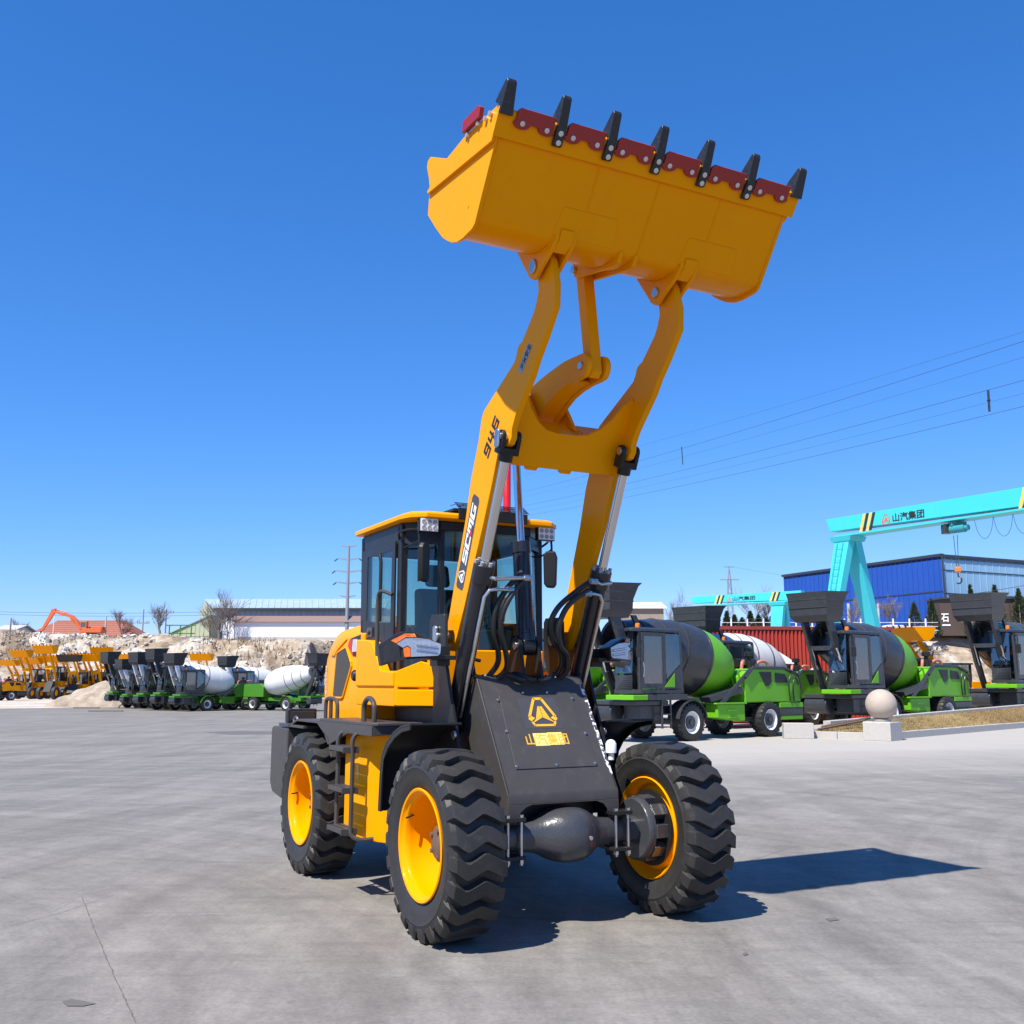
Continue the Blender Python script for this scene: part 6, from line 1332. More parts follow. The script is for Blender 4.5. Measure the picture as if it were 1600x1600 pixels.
# ---- buildings on the bank
def gable_hall(name, x0, x1, y0, y1, zb, ze, zr, wall, roof, lab, ribs=0, windows=()):
    b = empty(name, (x0, y0, zb)); tag(b, lab, 'building')
    W, D = x1 - x0, y1 - y0
    m = MB(); m.bb(0, W, 0, D, 0, ze - zb); wl_ = m.build('wall', wall, b)
    m = MB(); m.prism([(0, ze - zb), (D, ze - zb), (D / 2, zr - zb - 0.05)], 0.0, W, 'a')
    m.build('gable', wall, b)
    m = MB(); e = 0.5
    for sgn in (0, 1):
        ya = -e if sgn == 0 else D + e; za = ze - zb - (zr - ze) * e / (D / 2)
        m.hexa([(-e, ya, za), (W + e, ya, za), (W + e, D / 2, zr - zb), (-e, D / 2, zr - zb)], [(-e, ya, za + 0.15), (W + e, ya, za + 0.15), (W + e, D / 2, zr - zb + 0.15), (-e, D / 2, zr - zb + 0.15)])
    ro = m.build('roof', roof, b)
    for k in range(ribs):
        x = W * (k + 0.5) / ribs; m = MB(); m.hexa([(x - 0.04, -e, za + 0.15), (x + 0.04, -e, za + 0.15), (x + 0.04, D / 2, zr - zb + 0.15), (x - 0.04, D / 2, zr - zb + 0.15)], [(x - 0.04, -e, za + 0.22), (x + 0.04, -e, za + 0.22), (x + 0.04, D / 2, zr - zb + 0.22), (x - 0.04, D / 2, zr - zb + 0.22)]); m.build('roof_rib', roof, ro)
    for (xa, xb, za_, zb_) in windows:
        m = MB(); m.bb(xa, xb, -0.06, 0.05, za_, zb_); w = m.build('window', M['whitewash'], b); m = MB(); m.bb(xa + 0.1, xb - 0.1, -0.08, -0.061, za_ + 0.1, zb_ - 0.1); m.build('pane', M['glass_dark'], w)
    return b
# long shed with pale blue roof, gable end turned left
Ys = 165
def zat(py, Y): return at(800, py, Y).z
x0, x1 = gx(331, Ys), gx(600, Ys)
SH = empty('shed', (x0, Ys, PLZ)); tag(SH, 'long green-walled shed with a pale blue metal roof behind the white hall', 'building')
ze, zr = zat(950, Ys) - PLZ, zat(934, Ys) - PLZ
Wd = x1 - x0
m = MB(); m.bb(0, Wd, 0, 9, 0, ze); m.build('wall', simple('shed_wall', (0.33, 0.36, 0.42), 0.7, var=0.1, vscale=0.5), SH)
m = MB(); m.add([(-0.02, -0.0, 0), (-3.2, 5, 0), (-3.2, 5, zr), (-0.02, 0, ze)], [(0, 1, 2, 3)]); m.add([(-3.2, 5, 0), (-5.2, 9, 0), (-5.2, 9, ze), (-3.2, 5, zr)], [(0, 1, 2, 3)]); m.build('gable_wall', M['olive'], SH, normals=False, smooth=0)
m = MB(); m.hexa([(-0.3, -0.6, ze - 0.2), (Wd, -0.6, ze - 0.2), (Wd, 5, zr), (-3.4, 5, zr)], [(-0.3, -0.6, ze), (Wd, -0.6, ze), (Wd, 5, zr + 0.2), (-3.4, 5, zr + 0.2)]); rf = m.build('roof', M['metal_blue'], SH)
for k in range(26):
    x = 0.4 + (Wd - 1) * k / 26; m = MB(); m.tube([(x, -0.6, ze + 0.03), (x - 1.2, 5, zr + 0.23)], 0.06, 4); m.build('roof_rib', M['metal_blue'], rf)
for k in range(30):
    x = 0.2 + (Wd - 0.4) * k / 30; m = MB(); m.bb(x, x + 0.12, -0.08, 0.01, 0.2, ze - 0.3); m.build('wall_rib', M['grey'], SH)
m = MB(); m.bb(-0.2, Wd, -0.65, -0.55, ze - 0.45, ze - 0.05); m.build('gutter', M['slate'], SH)
# green lean-to
xa, xb = gx(262, 158), gx(322, 158); zt = zat(962, 158) - PLZ
LT = empty('lean_to', (xa, 158, PLZ)); tag(LT, 'pale green lean-to shed below the long shed gable', 'building')
m = MB(); m.hexa([(0, 0, 0), (xb - xa, 0, 0), (xb - xa, 6, 0), (0, 6, 0)], [(0, 0, 1.4), (xb - xa, 0, zt), (xb - xa, 6, zt), (0, 6, 1.4)]); m.build('wall', M['olive'], LT)
m = MB(); m.hexa([(-0.2, -0.2, 1.42), (xb - xa + .1, -0.2, zt + 0.03), (xb - xa + .1, 6, zt + .03), (-.2, 6, 1.42)], [(-0.2, -0.2, 1.6), (xb - xa + .1, -0.2, zt + 0.2), (xb - xa + .1, 6, zt + .2), (-.2, 6, 1.6)]); m.build('roof', M['metal_blue'], LT)
for k in range(8):
    x = 0.3 + (xb - xa - 0.5) * k / 8; m = MB(); m.bb(x, x + 0.08, -0.05, 0.005, 0.1, 1.2 + (zt - 1.4) * k / 8); m.build('wall_rib', M['olive'], LT)
GF = empty('green_rack', (gx(258, 150), 150, PLZ)); tag(GF, 'green steel pipe rack beside the lean-to shed', 'rack')
for x in (0, 1.6, 3.2):
    m = MB(); m.bb(x, x + 0.15, 0, 0.15, 0, 2.3); m.build('post', M['dkgreen'], GF)
for z in (1.0, 2.2):
    m = MB(); m.bb(-0.4, 3.8, 0.16, 0.3, z, z + 0.15); m.build('rail', M['dkgreen'], GF)
# white hall with brown roof band and rounded white end
Yw = 150; x0, x1 = gx(362, Yw), gx(620, Yw); z0, z1, z2 = PLZ, zat(972, Yw), zat(962, Yw)
WH = empty('white_hall', (x0, Yw, z0)); tag(WH, 'long white hall with a brown roof band and rounded end', 'building')
m = MB(); m.bb(0, x1 - x0, 0, 8, -1.5, z1 - z0); m.build('wall', M['whitewash'], WH)
m = MB(); m.bb(0, x1 - x0, -0.06, 0, -1.5, 0.55); m.build('plinth_band', M['concrete_post'], WH)
m = MB(); m.hexa([(-0.3, -0.4, z1 - z0 + 0.01), (x1 - x0, -0.4, z1 - z0 + 0.01), (x1 - x0, 8, z1 - z0 + 0.01), (-0.3, 8, z1 - z0 + 0.01)], [(-0.3, 0.6, z2 - z0), (x1 - x0, 0.6, z2 - z0), (x1 - x0, 8, z2 - z0), (-0.3, 8, z2 - z0)]); m.build('roof', M['brownroof'], WH)
m = MB(); m.prism([(0, 0)] + [(2 + 2 * math.cos(t), 1.6 + 2.0 * math.sin(t)) for t in [R(180 - 20 * k) for k in range(10)]] + [(4, 0)], -1.6, -0.05, 'a') if False else None
m = MB(); arc = [(-1.7, -1.5), (-1.7, 1.4)] + [(-0.85 - 0.85 * math.cos(R(18 * k)), 1.4 + 1.5 * math.sin(R(18 * k))) for k in range(11)] + [(0.0, -1.5)]
m.prism(arc, -0.2, 6, 's'); m.build('end_wall', M['whitewash'], WH)
# red tiled house behind the excavator
Yr = 152; x0, x1 = gx(28, Yr), gx(208, Yr); zt = zat(968, Yr) - PLZ
RH = empty('tiled_house', (x0, Yr, PLZ)); tag(RH, 'low house with a long red tiled hip roof behind the excavator', 'building')
Wd = x1 - x0
m = MB(); m.bb(0.6, Wd - 0.6, 0.6, 7.4, 0, 0.75); m.build('wall', M['concrete_post'], RH)
m = MB(); m.loft([[(0, 0, 0.76), (Wd, 0, 0.76), (Wd, 8, 0.76), (0, 8, 0.76)], [(3.2, 3.9, zt), (Wd - 3.2, 3.9, zt), (Wd - 3.2, 4.1, zt), (3.2, 4.1, zt)]]); rr0 = m.build('roof', M['rooftile'], RH)
for k in range(8):
    t = (k + 0.5) / 8; m = MB(); m.tube([(3.2 * t + 0.1, 3.9 * t, 0.78 + (zt - 0.76) * t), (Wd - 3.2 * t - 0.1, 3.9 * t, 0.78 + (zt - 0.76) * t)], 0.035, 4); m.build('tile_course', M['rooftile'], rr0)
m = MB(); m.tube([(3.2, 4, zt), (Wd - 3.2, 4, zt)], 0.12, 6); m.build('ridge', M['rooftile'], rr0)
o = gable_hall('hut', gx(-10, 145), gx(16, 145), 145, 150, PLZ, PLZ + 1.4, PLZ + 2.0, M['whitewash'], M['concrete_post'], 'small white hut at the left edge on top of the bank')
o = gable_hall('house', gx(547, 172), gx(600, 172), 172, 178, PLZ, zat(962, 172), zat(950, 172), M['whitewash'], M['rooftile'], 'small red-roofed house behind the white hall by the cab', windows=((1.0, 2.2, 4.2, 5.4),))
o = gable_hall('hall', gx(985, 168), gx(1040, 168), 168, 180, PLZ, zat(950, 168), zat(938, 168), simple('tan_wall', (0.30, 0.24, 0.18), 0.8), M['whitewash'], 'pale-roofed hall behind the nearest charcoal mixer')

# ---- blue factory building
Yc = 140.0; zt = zat(869, Yc); cX = gx(1485, Yc)
PA = Vector((gx(1232, 168), 168, 0)); PC = Vector((cX, Yc, 0)); PBk = PC + Vector((16.5, 8.0, 0)) * 2.2
BB = empty('factory', (PC.x, PC.y, PLZ)); tag(BB, 'large blue metal-clad factory building with a faded pale blue side', 'building')
def wall_run(a, b, z0, z1, mat, name, n_ribs, seam_z=()):
    d = (b - a); L_ = d.length; d.normalize(); nn_ = Vector((d.y, -d.x, 0))
    if nn_.y > 0: nn_ = -nn_
    o = BB.location
    def q(t, off, z): p = a + d * t + nn_ * off - o; return (p.x, p.y, z - PLZ)
    m = MB(); m.hexa([q(0, 0, z0), q(L_, 0, z0), q(L_, -0.3, z0), q(0, -0.3, z0)], [q(0, 0, z1), q(L_, 0, z1), q(L_, -0.3, z1), q(0, -0.3, z1)]); w = m.build(name, mat, BB)
    for k in range(n_ribs):
        t = L_ * (k + 0.5) / n_ribs; m = MB(); m.hexa([q(t - 0.05, 0.0, z0), q(t + 0.05, 0.0, z0), q(t + 0.05, 0.06, z0), q(t - 0.05, 0.06, z0)], [q(t - 0.05, 0.0, z1 - 0.1), q(t + 0.05, 0.0, z1 - 0.1), q(t + 0.05, 0.06, z1 - 0.1), q(t - 0.05, 0.06, z1 - 0.1)]); m.build('rib', mat, w)
    for z in seam_z:
        m = MB(); m.hexa([q(0, 0.07, z), q(L_, 0.07, z), q(L_, 0.0, z), q(0, 0.0, z)], [q(0, 0.07, z + 0.15), q(L_, 0.07, z + 0.15), q(L_, 0.0, z + 0.15), q(0, 0.0, z + 0.15)]); m.build('seam', M['slate'], w)
    m = MB(); m.hexa([q(-0.2, 0.25, z1 - 0.02), q(L_ + 0.2, 0.25, z1 - 0.02), q(L_ + 0.2, -0.4, z1 - 0.02), q(-0.2, -0.4, z1 - 0.02)], [q(-0.2, 0.25, z1 + 0.35), q(L_ + 0.2, 0.25, z1 + 0.35), q(L_ + 0.2, -0.4, z1 + 0.35), q(-0.2, -0.4, z1 + 0.35)]); m.build('eaves', M['slate'], w)
wall_run(PA, PC, PLZ - 1, zt, M['blue'], 'front_wall', 34, (PLZ + 6.3,))
wall_run(PC, PBk, PLZ - 1, zt - 0.1, M['paleblue'], 'side_wall', 30, (PLZ + 9.2, PLZ + 6.0))
m = MB(); o = BB.location; q = [PA - o, PC - o, PBk - o, PA + (PBk - PC) - o]; m.hexa([(p.x, p.y, zt - PLZ - 0.4) for p in q], [(p.x, p.y, zt - PLZ - 0.1) for p in q]); m.build('roof', M['slate'], BB)
m = MB(); m.cyl((0, -0.35, 0), (0, -0.35, zt - PLZ), 0.12, 8); m.build('downpipe', M['slate'], BB)
SB = empty('brown_store', (gx(1478, 133), 133, PLZ)); tag(SB, 'brown shop front with a white sign below the factory', 'building')
w_b = gx(1640, 133) - gx(1478, 133); zz = zat(936, 133) - PLZ
m = MB(); m.bb(0, w_b, 0, 4, 0, zz); m.build('wall', simple('brown_front', (0.075, 0.05, 0.04), 0.7), SB)
m = MB(); m.bb(-0.2, w_b, -0.3, 4, zz + 0.01, zz + 0.2); m.build('roof', M['slate'], SB)
for k in range(9):
    m = MB(); m.bb(0.9 * k + 3.6, 0.9 * k + 3.68, -0.04, 0.0, 0.1, zz - 0.1); m.build('board_joint', M['slate'], SB)
put('lettering', text_mesh('石', (0.05, -0.06, 1.75), (1.0, 0, 0), (0, 0, 1.1), None, 0.03), M['white'], SB)
m = MB(); m.bb(0.1, 1.2, -0.07, -0.05, 1.25, 1.45); m.build('sign_line', M['white'], SB)

# ---- gantry cranes
def gantry(name, P, Q, zt, h, lab, legs, detail=True, leg_w=1.05):
    """beam from P to Q (x,y), top at zt, depth h; legs: list of (distance along beam, spread)"""
    g = empty(name, (P.x, P.y, 0)); tag(g, lab, 'gantry crane')
    d = (Q - P); Ln = d.length; d.normalize(); n_ = Vector((-d.y, d.x, 0))
    if n_.y < 0: n_ = -n_
    def q(t, o, z): p = d * t + n_ * o; return (p.x, p.y, z)
    w = 0.42
    m = MB(); m.hexa([q(0, -w, zt - h * 0.72), q(Ln, -w, zt - h), q(Ln, w, zt - h), q(0, w, zt - h * 0.72)], [q(-0.3, -w, zt), q(Ln, -w, zt), q(Ln, w, zt), q(-0.3, w, zt)])
    bm_ = m.build('beam', M['cyan'], g, 0.02)
    m = MB(); m.hexa([q(0.5, -0.6, zt - h - 0.12), q(Ln, -0.6, zt - h - 0.12), q(Ln, 0.6, zt - h - 0.12), q(0.5, 0.6, zt - h - 0.12)], [q(0.5, -0.6, zt - h - 0.01), q(Ln, -0.6, zt - h - 0.01), q(Ln, 0.6, zt - h - 0.01), q(0.5, 0.6, zt - h - 0.01)]); m.build('lower_flange', M['cyan'], bm_)
    HZ = simple('hazard_black', (0.02, 0.02, 0.02), 0.5); HY = simple('hazard_yellow', (0.75, 0.50, 0.10), 0.5)
    def mark(t0, t1, mat, sl=0.35):
        m = MB(); m.hexa([q(t0, -w - 0.004, zt - h + 0.02), q(t1, -w - 0.004, zt - h + 0.02), q(t1 + sl, -w - 0.004, zt - 0.02), q(t0 + sl, -w - 0.004, zt - 0.02)], [q(t0, -w - 0.012, zt - h + 0.02), q(t1, -w - 0.012, zt - h + 0.02), q(t1 + sl, -w - 0.012, zt - 0.02), q(t0 + sl, -w - 0.012, zt - 0.02)]); m.build('hazard_stripe', mat, bm_)
    for base_ in detail['stripes']:
        for k, mat in enumerate((HY, HZ, HY, HZ)): mark(base_ + 0.24 * k, base_ + 0.24 * k + 0.2, mat)
    t0, tl = detail['text']
    def on(x, y, hh): return q(t0 + x, -w - 0.006 - hh, zt - h * 0.5 + y)
    emblem(on, M['orange'], bm_, None, h * 0.55)
    o_ = Vector(q(t0 + h * 0.42, -w - 0.012, zt - h * 0.72)); u_ = Vector(q(t0 + h * 0.42 + tl, -w - 0.012, zt - h * 0.72)) - o_
    put('lettering', text_mesh('山汽集团', o_, u_, (0, 0, h * 0.45), None, 0.02), M['print_black'], bm_)
    for (t, spread, tw) in legs:
        for sg in (-1, 1):
            top = [q(t - tw, sg * 0.25 - 0.25, zt - h - 0.13), q(t + tw, sg * 0.25 - 0.25, zt - h - 0.13), q(t + tw, sg * 0.25 + 0.35, zt - h - 0.13), q(t - tw, sg * 0.25 + 0.35, zt - h - 0.13)]
            bot = [q(t - tw * 0.5, sg * spread - 0.25, 0.4), q(t + tw * 0.5, sg * spread - 0.25, 0.4), q(t + tw * 0.5, sg * spread + 0.25, 0.4), q(t - tw * 0.5, sg * spread + 0.25, 0.4)]
            m = MB(); m.hexa(bot, top); lg = m.build('leg', M['cyan'], g, 0.02)
            if sg < 0 and detail.get('ladder'):
                def lp(f, x): # on the outer face of the near leg
                    a = Vector(bot[0]).lerp(Vector(top[0]), f); b = Vector(bot[1]).lerp(Vector(top[1]), f); return a.lerp(b, x) - n_ * 0.12
                for x in (0.3, 0.7):
                    m = MB(); m.tube([lp(0.05, x), lp(0.97, x)], 0.02, 5); m.build('ladder_rail', M['dkcyan'], lg)
                for k in range(22):
                    m = MB(); m.tube([lp(0.05 + 0.042 * k, 0.3), lp(0.05 + 0.042 * k, 0.7)], 0.014, 4); m.build('ladder_rung', M['dkcyan'], lg)
        m = MB(); m.hexa([q(t - 0.25, -spread - 1, 0.15), q(t + 0.25, -spread - 1, 0.15), q(t + 0.25, spread + 1, 0.15), q(t - 0.25, spread + 1, 0.15)], [q(t - 0.25, -spread - 1, 0.42), q(t + 0.25, -spread - 1, 0.42), q(t + 0.25, spread + 1, 0.42), q(t - 0.25, spread + 1, 0.42)]); m.build('end_carriage', M['cyan'], g)
        m = MB(); m.hexa([q(t - tw - .15, -0.65, zt - h - 0.45), q(t + tw + .15, -0.65, zt - h - 0.45), q(t + tw + .15, 0.75, zt - h - 0.45), q(t - tw - .15, 0.75, zt - h - 0.45)], [q(t - tw - .25, -0.75, zt - h - 0.125), q(t + tw + .25, -0.75, zt - h - 0.125), q(t + tw + .25, 0.85, zt - h - 0.125), q(t - tw - .25, 0.85, zt - h - 0.125)]); m.build('leg_head', M['cyan'], g)
    if detail.get('hoist'):
        t = detail['hoist']; zb = zt - h - 0.15
        m = MB(); m.box(q(t, 0, zb - 0.15), (0.9, 0.5, 0.25)); m.build('hoist_trolley', M['dkcyan'], g, 0.02)
        m = MB(); m.box(q(t - 0.55, -0.2, zb - 0.38), (0.5, 0.5, 0.55)); m.build('hoist_cabinet', M['slate'], g, 0.03)
        m = MB(); m.cyl(q(t - 0.25, -0.25, zb - 0.45), q(t + 0.65, -0.25, zb - 0.45), 0.24, 18); m.cyl(q(t + 0.65, -0.25, zb - 0.45), q(t + 0.85, -0.25, zb - 0.45), 0.17, 18); m.build('hoist_drum', M['dkcyan'], g)
        for dx in (-0.12, 0.12):
            m = MB(); m.cyl(q(t + dx, -0.25, zb - 0.8), q(t + dx * 0.5, -0.25, zb - 2.6), 0.02, 5); m.build('hoist_rope', M['slate'], g)
        m = MB(); m.box(q(t, -0.25, zb - 2.8), (0.32, 0.24, 0.30)); m.build('hook_block', M['amberlamp'], g, 0.06)
        m = MB(); pts = [q(t, -0.25, zb - 3.0), q(t, -0.25, zb - 3.2)] + [tuple(Vector(q(t, -0.25, zb - 3.4)) + d * (0.2 * math.sin(a)) + Vector((0, 0, 0.2 * math.cos(a)))) for a in [R(20 * k) for k in range(12)]]
        m.tube(pts, 0.045, 6); m.build('hook', M['slate'], g)
        for k in range(9):
            a = t + 1.4 + 1.15 * k
            if a > Ln - 1: break
            m = MB(); m.tube(smooth_path([q(a, -0.5, zb - 0.1), q(a + 0.2, -0.5, zb - 0.9), q(a + 0.58, -0.5, zb - 1.25), q(a + 0.95, -0.5, zb - 0.9), q(a + 1.15, -0.5, zb - 0.1)]), 0.014, 5); m.build('cable_loop', M['slate'], g)
    return g
M['dkcyan'] = simple('crane_teal', (0.03, 0.26, 0.29), 0.5, var=0.1)
P = Vector((gx(1318, 66), 66, 0)); Q = P + (Vector((gx(1600, 56), 56, 0)) - P) * 1.8
tx = (Vector((gx(1375, 64), 64, 0)) - P).length
gantry('gantry_crane', P, Q, zat(812, 66), 1.15, 'large turquoise gantry crane with hoist in front of the blue factory', [(1.0, 3.4, 0.58)], {'stripes': (2.3, 12.8), 'text': (4.3, 2.2), 'ladder': True, 'hoist': 8.8})
P = Vector((gx(1090, 112), 112, 0)); Q = Vector((gx(1262, 104), 104, 0))
gantry('gantry_crane', P, Q, zat(933, 112), 0.95, 'smaller turquoise gantry crane farther off, left of the large one', [(1.5, 2.2, 0.7), (9.9, 2.2, 0.7)], {'stripes': (2.6, 9.0), 'text': (4.4, 2.6)})

# ---- red container
CT = empty('container', (gx(1118, 41.5), 41.5, 0), R(7)); tag(CT, 'red corrugated container with a white swirl painted on it', 'container')
m = MB(); zc0, zc1 = 0.25, 3.72; n_c = 46; Lc = 7.6
pts = []
for k in range(n_c):
    x = Lc * k / n_c; w = Lc / n_c; pts += [(x, 0.0), (x + w * 0.35, 0.0), (x + w * 0.5, 0.09), (x + w * 0.85, 0.09)]
pts += [(Lc, 0)]
m.prism(pts + [(Lc, 2.4), (0, 2.4)], zc0, zc1, 'z'); m.build('corrugated_wall', M['contred'], CT, smooth=20)
for z0, z1 in ((0.05, 0.248), (3.722, 3.86)):
    m = MB(); m.bb(-0.05, Lc + 0.05, -0.03, 2.43, z0, z1); m.build('frame_rail', simple('container_rail', (0.25, 0.035, 0.028), 0.5), CT)
def swirl(pts, w):
    m = MB()
    P_ = smooth_path([(x, 0, z) for x, z in pts], 5)
    vs = []; fs = []
    for i, p in enumerate(P_):
        t = (P_[min(i + 1, len(P_) - 1)] - P_[max(i - 1, 0)]).normalized(); n_ = Vector((-t.z, 0, t.x)) * w / 2
        for yy in (-0.012, -0.004): vs += [(p.x - n_.x, yy, p.z - n_.z), (p.x + n_.x, yy, p.z + n_.z)]
        if i: a = 4 * (i - 1); b = 4 * i; fs += [(a, a + 1, b + 1, b), (a + 2, b + 2, b + 3, a + 3)]
    m.add(vs, fs); m.build('painted_swirl', M['white'], CT, smooth=0)
swirl([(2.6, 2.75), (3.1, 2.45), (3.5, 2.1), (4.0, 1.8), (4.25, 1.95), (4.15, 2.2)], 0.28); swirl([(3.4, 1.75), (3.8, 1.9), (4.2, 1.5), (4.6, 1.3)], 0.32); swirl([(5.5, 2.35), (5.2, 2.45), (4.95, 2.2), (5.1, 1.85), (5.45, 1.55), (5.5, 1.2)], 0.2); swirl([(4.5, 2.0), (4.9, 1.5), (5.5, 1.1)], 0.13)

# ---- white rail fence on the raised ground, cars behind
FN = empty('rail_fence', (gx(1120, 130), 130, PLZ)); tag(FN, 'white post-and-rail fence along the top of the raised ground', 'fence')
xe = gx(1474, 130) - gx(1120, 130); k = 0; x = 0
while x < xe:
    m = MB(); m.bb(x, x + 0.15, 0, 0.15, -0.4, 1.75 + (0.25 if k % 1 == 0 else 0)); m.build('post', M['whitewash'], FN); x += 2.05; k += 1
for z in (0.5, 1.0, 1.5):
    m = MB(); m.bb(0, xe, 0.16, 0.22, z, z + 0.05); m.build('rail', M['whitewash'], FN)
def car(px, Y, mat, lab):
    c = empty('car', (gx(px, Y), Y, PLZ - 0.1), R(4)); tag(c, lab, 'car', 'cars behind the rail fence')
    m = MB(); m.prism([(-2.2, 0.35), (2.2, 0.35), (2.25, 0.8), (1.3, 0.95), (0.7, 1.45), (-1.2, 1.48), (-1.9, 1.0), (-2.25, 0.9)], -0.88, 0.88); b = m.build('body', mat, c, 0.06)
    for y in (-0.885, 0.875):
        m = MB(); m.prism([(1.1, 0.98), (0.62, 1.36), (-0.2, 1.38), (-0.2, 0.98)], y, y + 0.01); m.build('window', M['glass_dark'], b); m = MB(); m.prism([(-0.3, 0.98), (-0.3, 1.38), (-1.15, 1.38), (-1.6, 1.0)], y, y + 0.01); m.build('window', M['glass_dark'], b)
    for x in (-1.35, 1.35):
        for y in (-0.8, 0.8): m = MB(); m.lathe([(0.33, -0.1), (0.33, 0.1)], (x, y, 0.33), (0, 1, 0), 16); m.build('wheel', M['rubber'], c)
car(1405, 134, M['white'], 'white car behind the fence, left of the two white ones'); car(1452, 135, M['grey'], 'grey car behind the fence, between the mixers'); car(1500, 134.5, M['white'], 'white car behind the fence, nearest the brown shop front')

# ---- trees
def bare_tree(px, Y, zb, h, lab, seed, spread=0.55, group='bare winter trees on the bank'):
    r = random.Random(seed); root = empty('bare_tree', (gx(px, Y), Y, zb)); tag(root, lab, 'tree', group)
    tr = MB(); cr = MB()
    def grow(p, d, l, rad, lev):
        q = p + d * l; (tr if lev < 1 else cr).tube([p, p.lerp(q, 0.5) + Vector((r.uniform(-.04, .04) * l, r.uniform(-.04, .04) * l, 0)), q], [rad, rad * 0.8, rad * 0.62], 5 if lev < 2 else 3, caps=False)
        if lev >= 5: return
        for k in range(3 if lev < 3 else 4):
            nd = (d + Vector((r.uniform(-1, 1), r.uniform(-1, 1), r.uniform(-0.15, 0.6))) * spread).normalized()
            grow(p.lerp(q, r.uniform(0.30, 1.0)), nd, l * r.uniform(0.66, 0.98), max(0.014, rad * 0.55), lev + 1)
    h *= 1.35; grow(Vector((0, 0, -0.3)), Vector((r.uniform(-.08, .08), 0, 1)).normalized(), h * 0.25, h * 0.020, 0)
    t = tr.build('trunk', M['bark'], root, normals=False); cr.build('crown', M['bark'], root, normals=False)
BT = [(246, 150, PLZ, 5.6, 'bushy bare tree left of the lean-to shed', 1), (183, 152, PLZ, 4.6, 'bare tree behind the right end of the red tiled roof', 2), (338, 147, PLZ, 6.8, 'tall bare tree in front of the green gable', 3), (352, 147, PLZ, 4.8, 'thin bare tree against the rounded white end wall', 4), (22, 158, PLZ, 4.2, 'low bare tree left of the red tiled roof', 5), (325, 149, PLZ, 4.0, 'small bare tree in front of the lean-to shed', 6)]
for a in BT: bare_tree(*a)
for k, (px, Y, h) in enumerate(((1180, 136, 6.0), (1205, 138, 5.4), (1338, 136, 5.6), (1400, 137, 6.0), (1045, 150, 6.5), (1310, 137, 5.0))):
    bare_tree(px, Y, PLZ, h, ['bare tree under the beam of the small crane', 'bare tree beside the right leg of the small crane', 'bare tree between the legs of the large crane', 'bare tree right of the large crane leg against the blue wall', 'bare tree behind the nearest charcoal mixer', 'thin bare tree left of the large crane leg'][k], 20 + k, 0.5, 'bare winter trees behind the rail fence')
def conifer(px, Y, zb, h, w, lab, seed, group):
    r = random.Random(seed); root = empty('conifer', (gx(px, Y), Y, zb)); tag(root, lab, 'tree', group)
    m = MB(); m.tube([(0, 0, -0.3), (0, 0, h * 0.9)], [0.12, 0.02], 6); m.build('trunk', M['bark'], root)
    m = MB()
    for k in range(900):
        t = r.random() ** 0.8; z = h * (0.04 + 0.96 * t); rad = w * (1 - t) ** 0.85 * r.uniform(0.55, 1.1) + 0.04; a = r.uniform(0, 6.283)
        c = Vector((rad * math.cos(a), rad * math.sin(a), z)); s = r.uniform(0.10, 0.24) * (0.6 + h * 0.06)
        d = Vector((math.cos(a), math.sin(a), r.uniform(0.5, 1.6))).normalized(); sd = d.cross(Vector((r.uniform(-1, 1), r.uniform(-1, 1), r.uniform(-1, 1)))).normalized()
        m.add([c - sd * s * 0.6 - d * s, c + sd * s * 0.6 - d * s, c + d * s * 1.3], [(0, 1, 2)])
    m.build('crown', M['conifer'], root, normals=False, smooth=0)
for k, (px, h, w) in enumerate(((1437, 3.6, 1.05), (1465, 4.0, 0.95), (1528, 5.6, 0.9), (1567, 5.6, 1.25), (1604, 5.2, 1.2))):
    conifer(px, 131.5 + 0.2 * k, PLZ, h * 1.15, w * 1.25, ['dark conifer in front of the blue wall right of the crane leg', 'conifer next to the raised shovel of the second mixer', 'conifer behind the third mixer shovel, against the pale wall', 'tall dark conifer in front of the brown shop front', 'conifer cut by the right edge of the picture'][k], 40 + k, 'conifers behind the rail fence')
for k, px in enumerate((1118, 1140, 1152, 1164, 1177, 1190, 1202, 1214)):
    conifer(px, 133 + (k % 3) * 0.8, PLZ, 2.3 + 0.9 * ((k * 5) % 3) / 2, 1.0, ['clipped dark shrub left of the small crane leg', 'dark shrub just right of the small crane left leg', 'second dark shrub under the small crane', 'third dark shrub under the small crane', 'fourth dark shrub under the small crane', 'fifth dark shrub under the small crane', 'sixth dark shrub under the small crane', 'dark shrub touching the right leg of the small crane'][k], 60 + k, 'dark shrubs behind the rail fence')

# ---- poles, tower and wires
def pole(px, Y, zb, ytop, lab, arms=(), r=0.14, mat=None, name='utility_pole', group='poles on the bank'):
    zt_ = zat(ytop, Y); p = empty(name, (gx(px, Y), Y, zb)); tag(p, lab, 'pole', group)
    m = MB(); m.cyl((0, 0, -0.4), (0, 0, zt_ - zb), r, 8, r * 0.7); m.build('shaft', mat or M['concrete_post'], p)
    for (dz, w) in arms:
        m = MB(); m.bb(-w, w, -0.08, 0.08, zt_ - zb - dz - 0.09, zt_ - zb - dz + 0.09); ca = m.build('cross_arm', M['zincpole'], p)
        for sx in (-w * 0.95, -w * 0.6, w * 0.6, w * 0.95):
            m = MB(); m.lathe([(0.03, 0), (0.05, 0.06), (0.03, 0.12), (0.05, 0.18), (0.02, 0.24)], (sx, 0, zt_ - zb - dz + 0.09), (0, 0, 1), 8); m.build('insulator', M['slate'], ca)
    return p
TW = empty('transmission_pole', (gx(539, 150), 150, PLZ)); tag(TW, 'tall grey steel transmission pole with crossarms left of the cab', 'pole')
zt_ = zat(853, 150) - PLZ
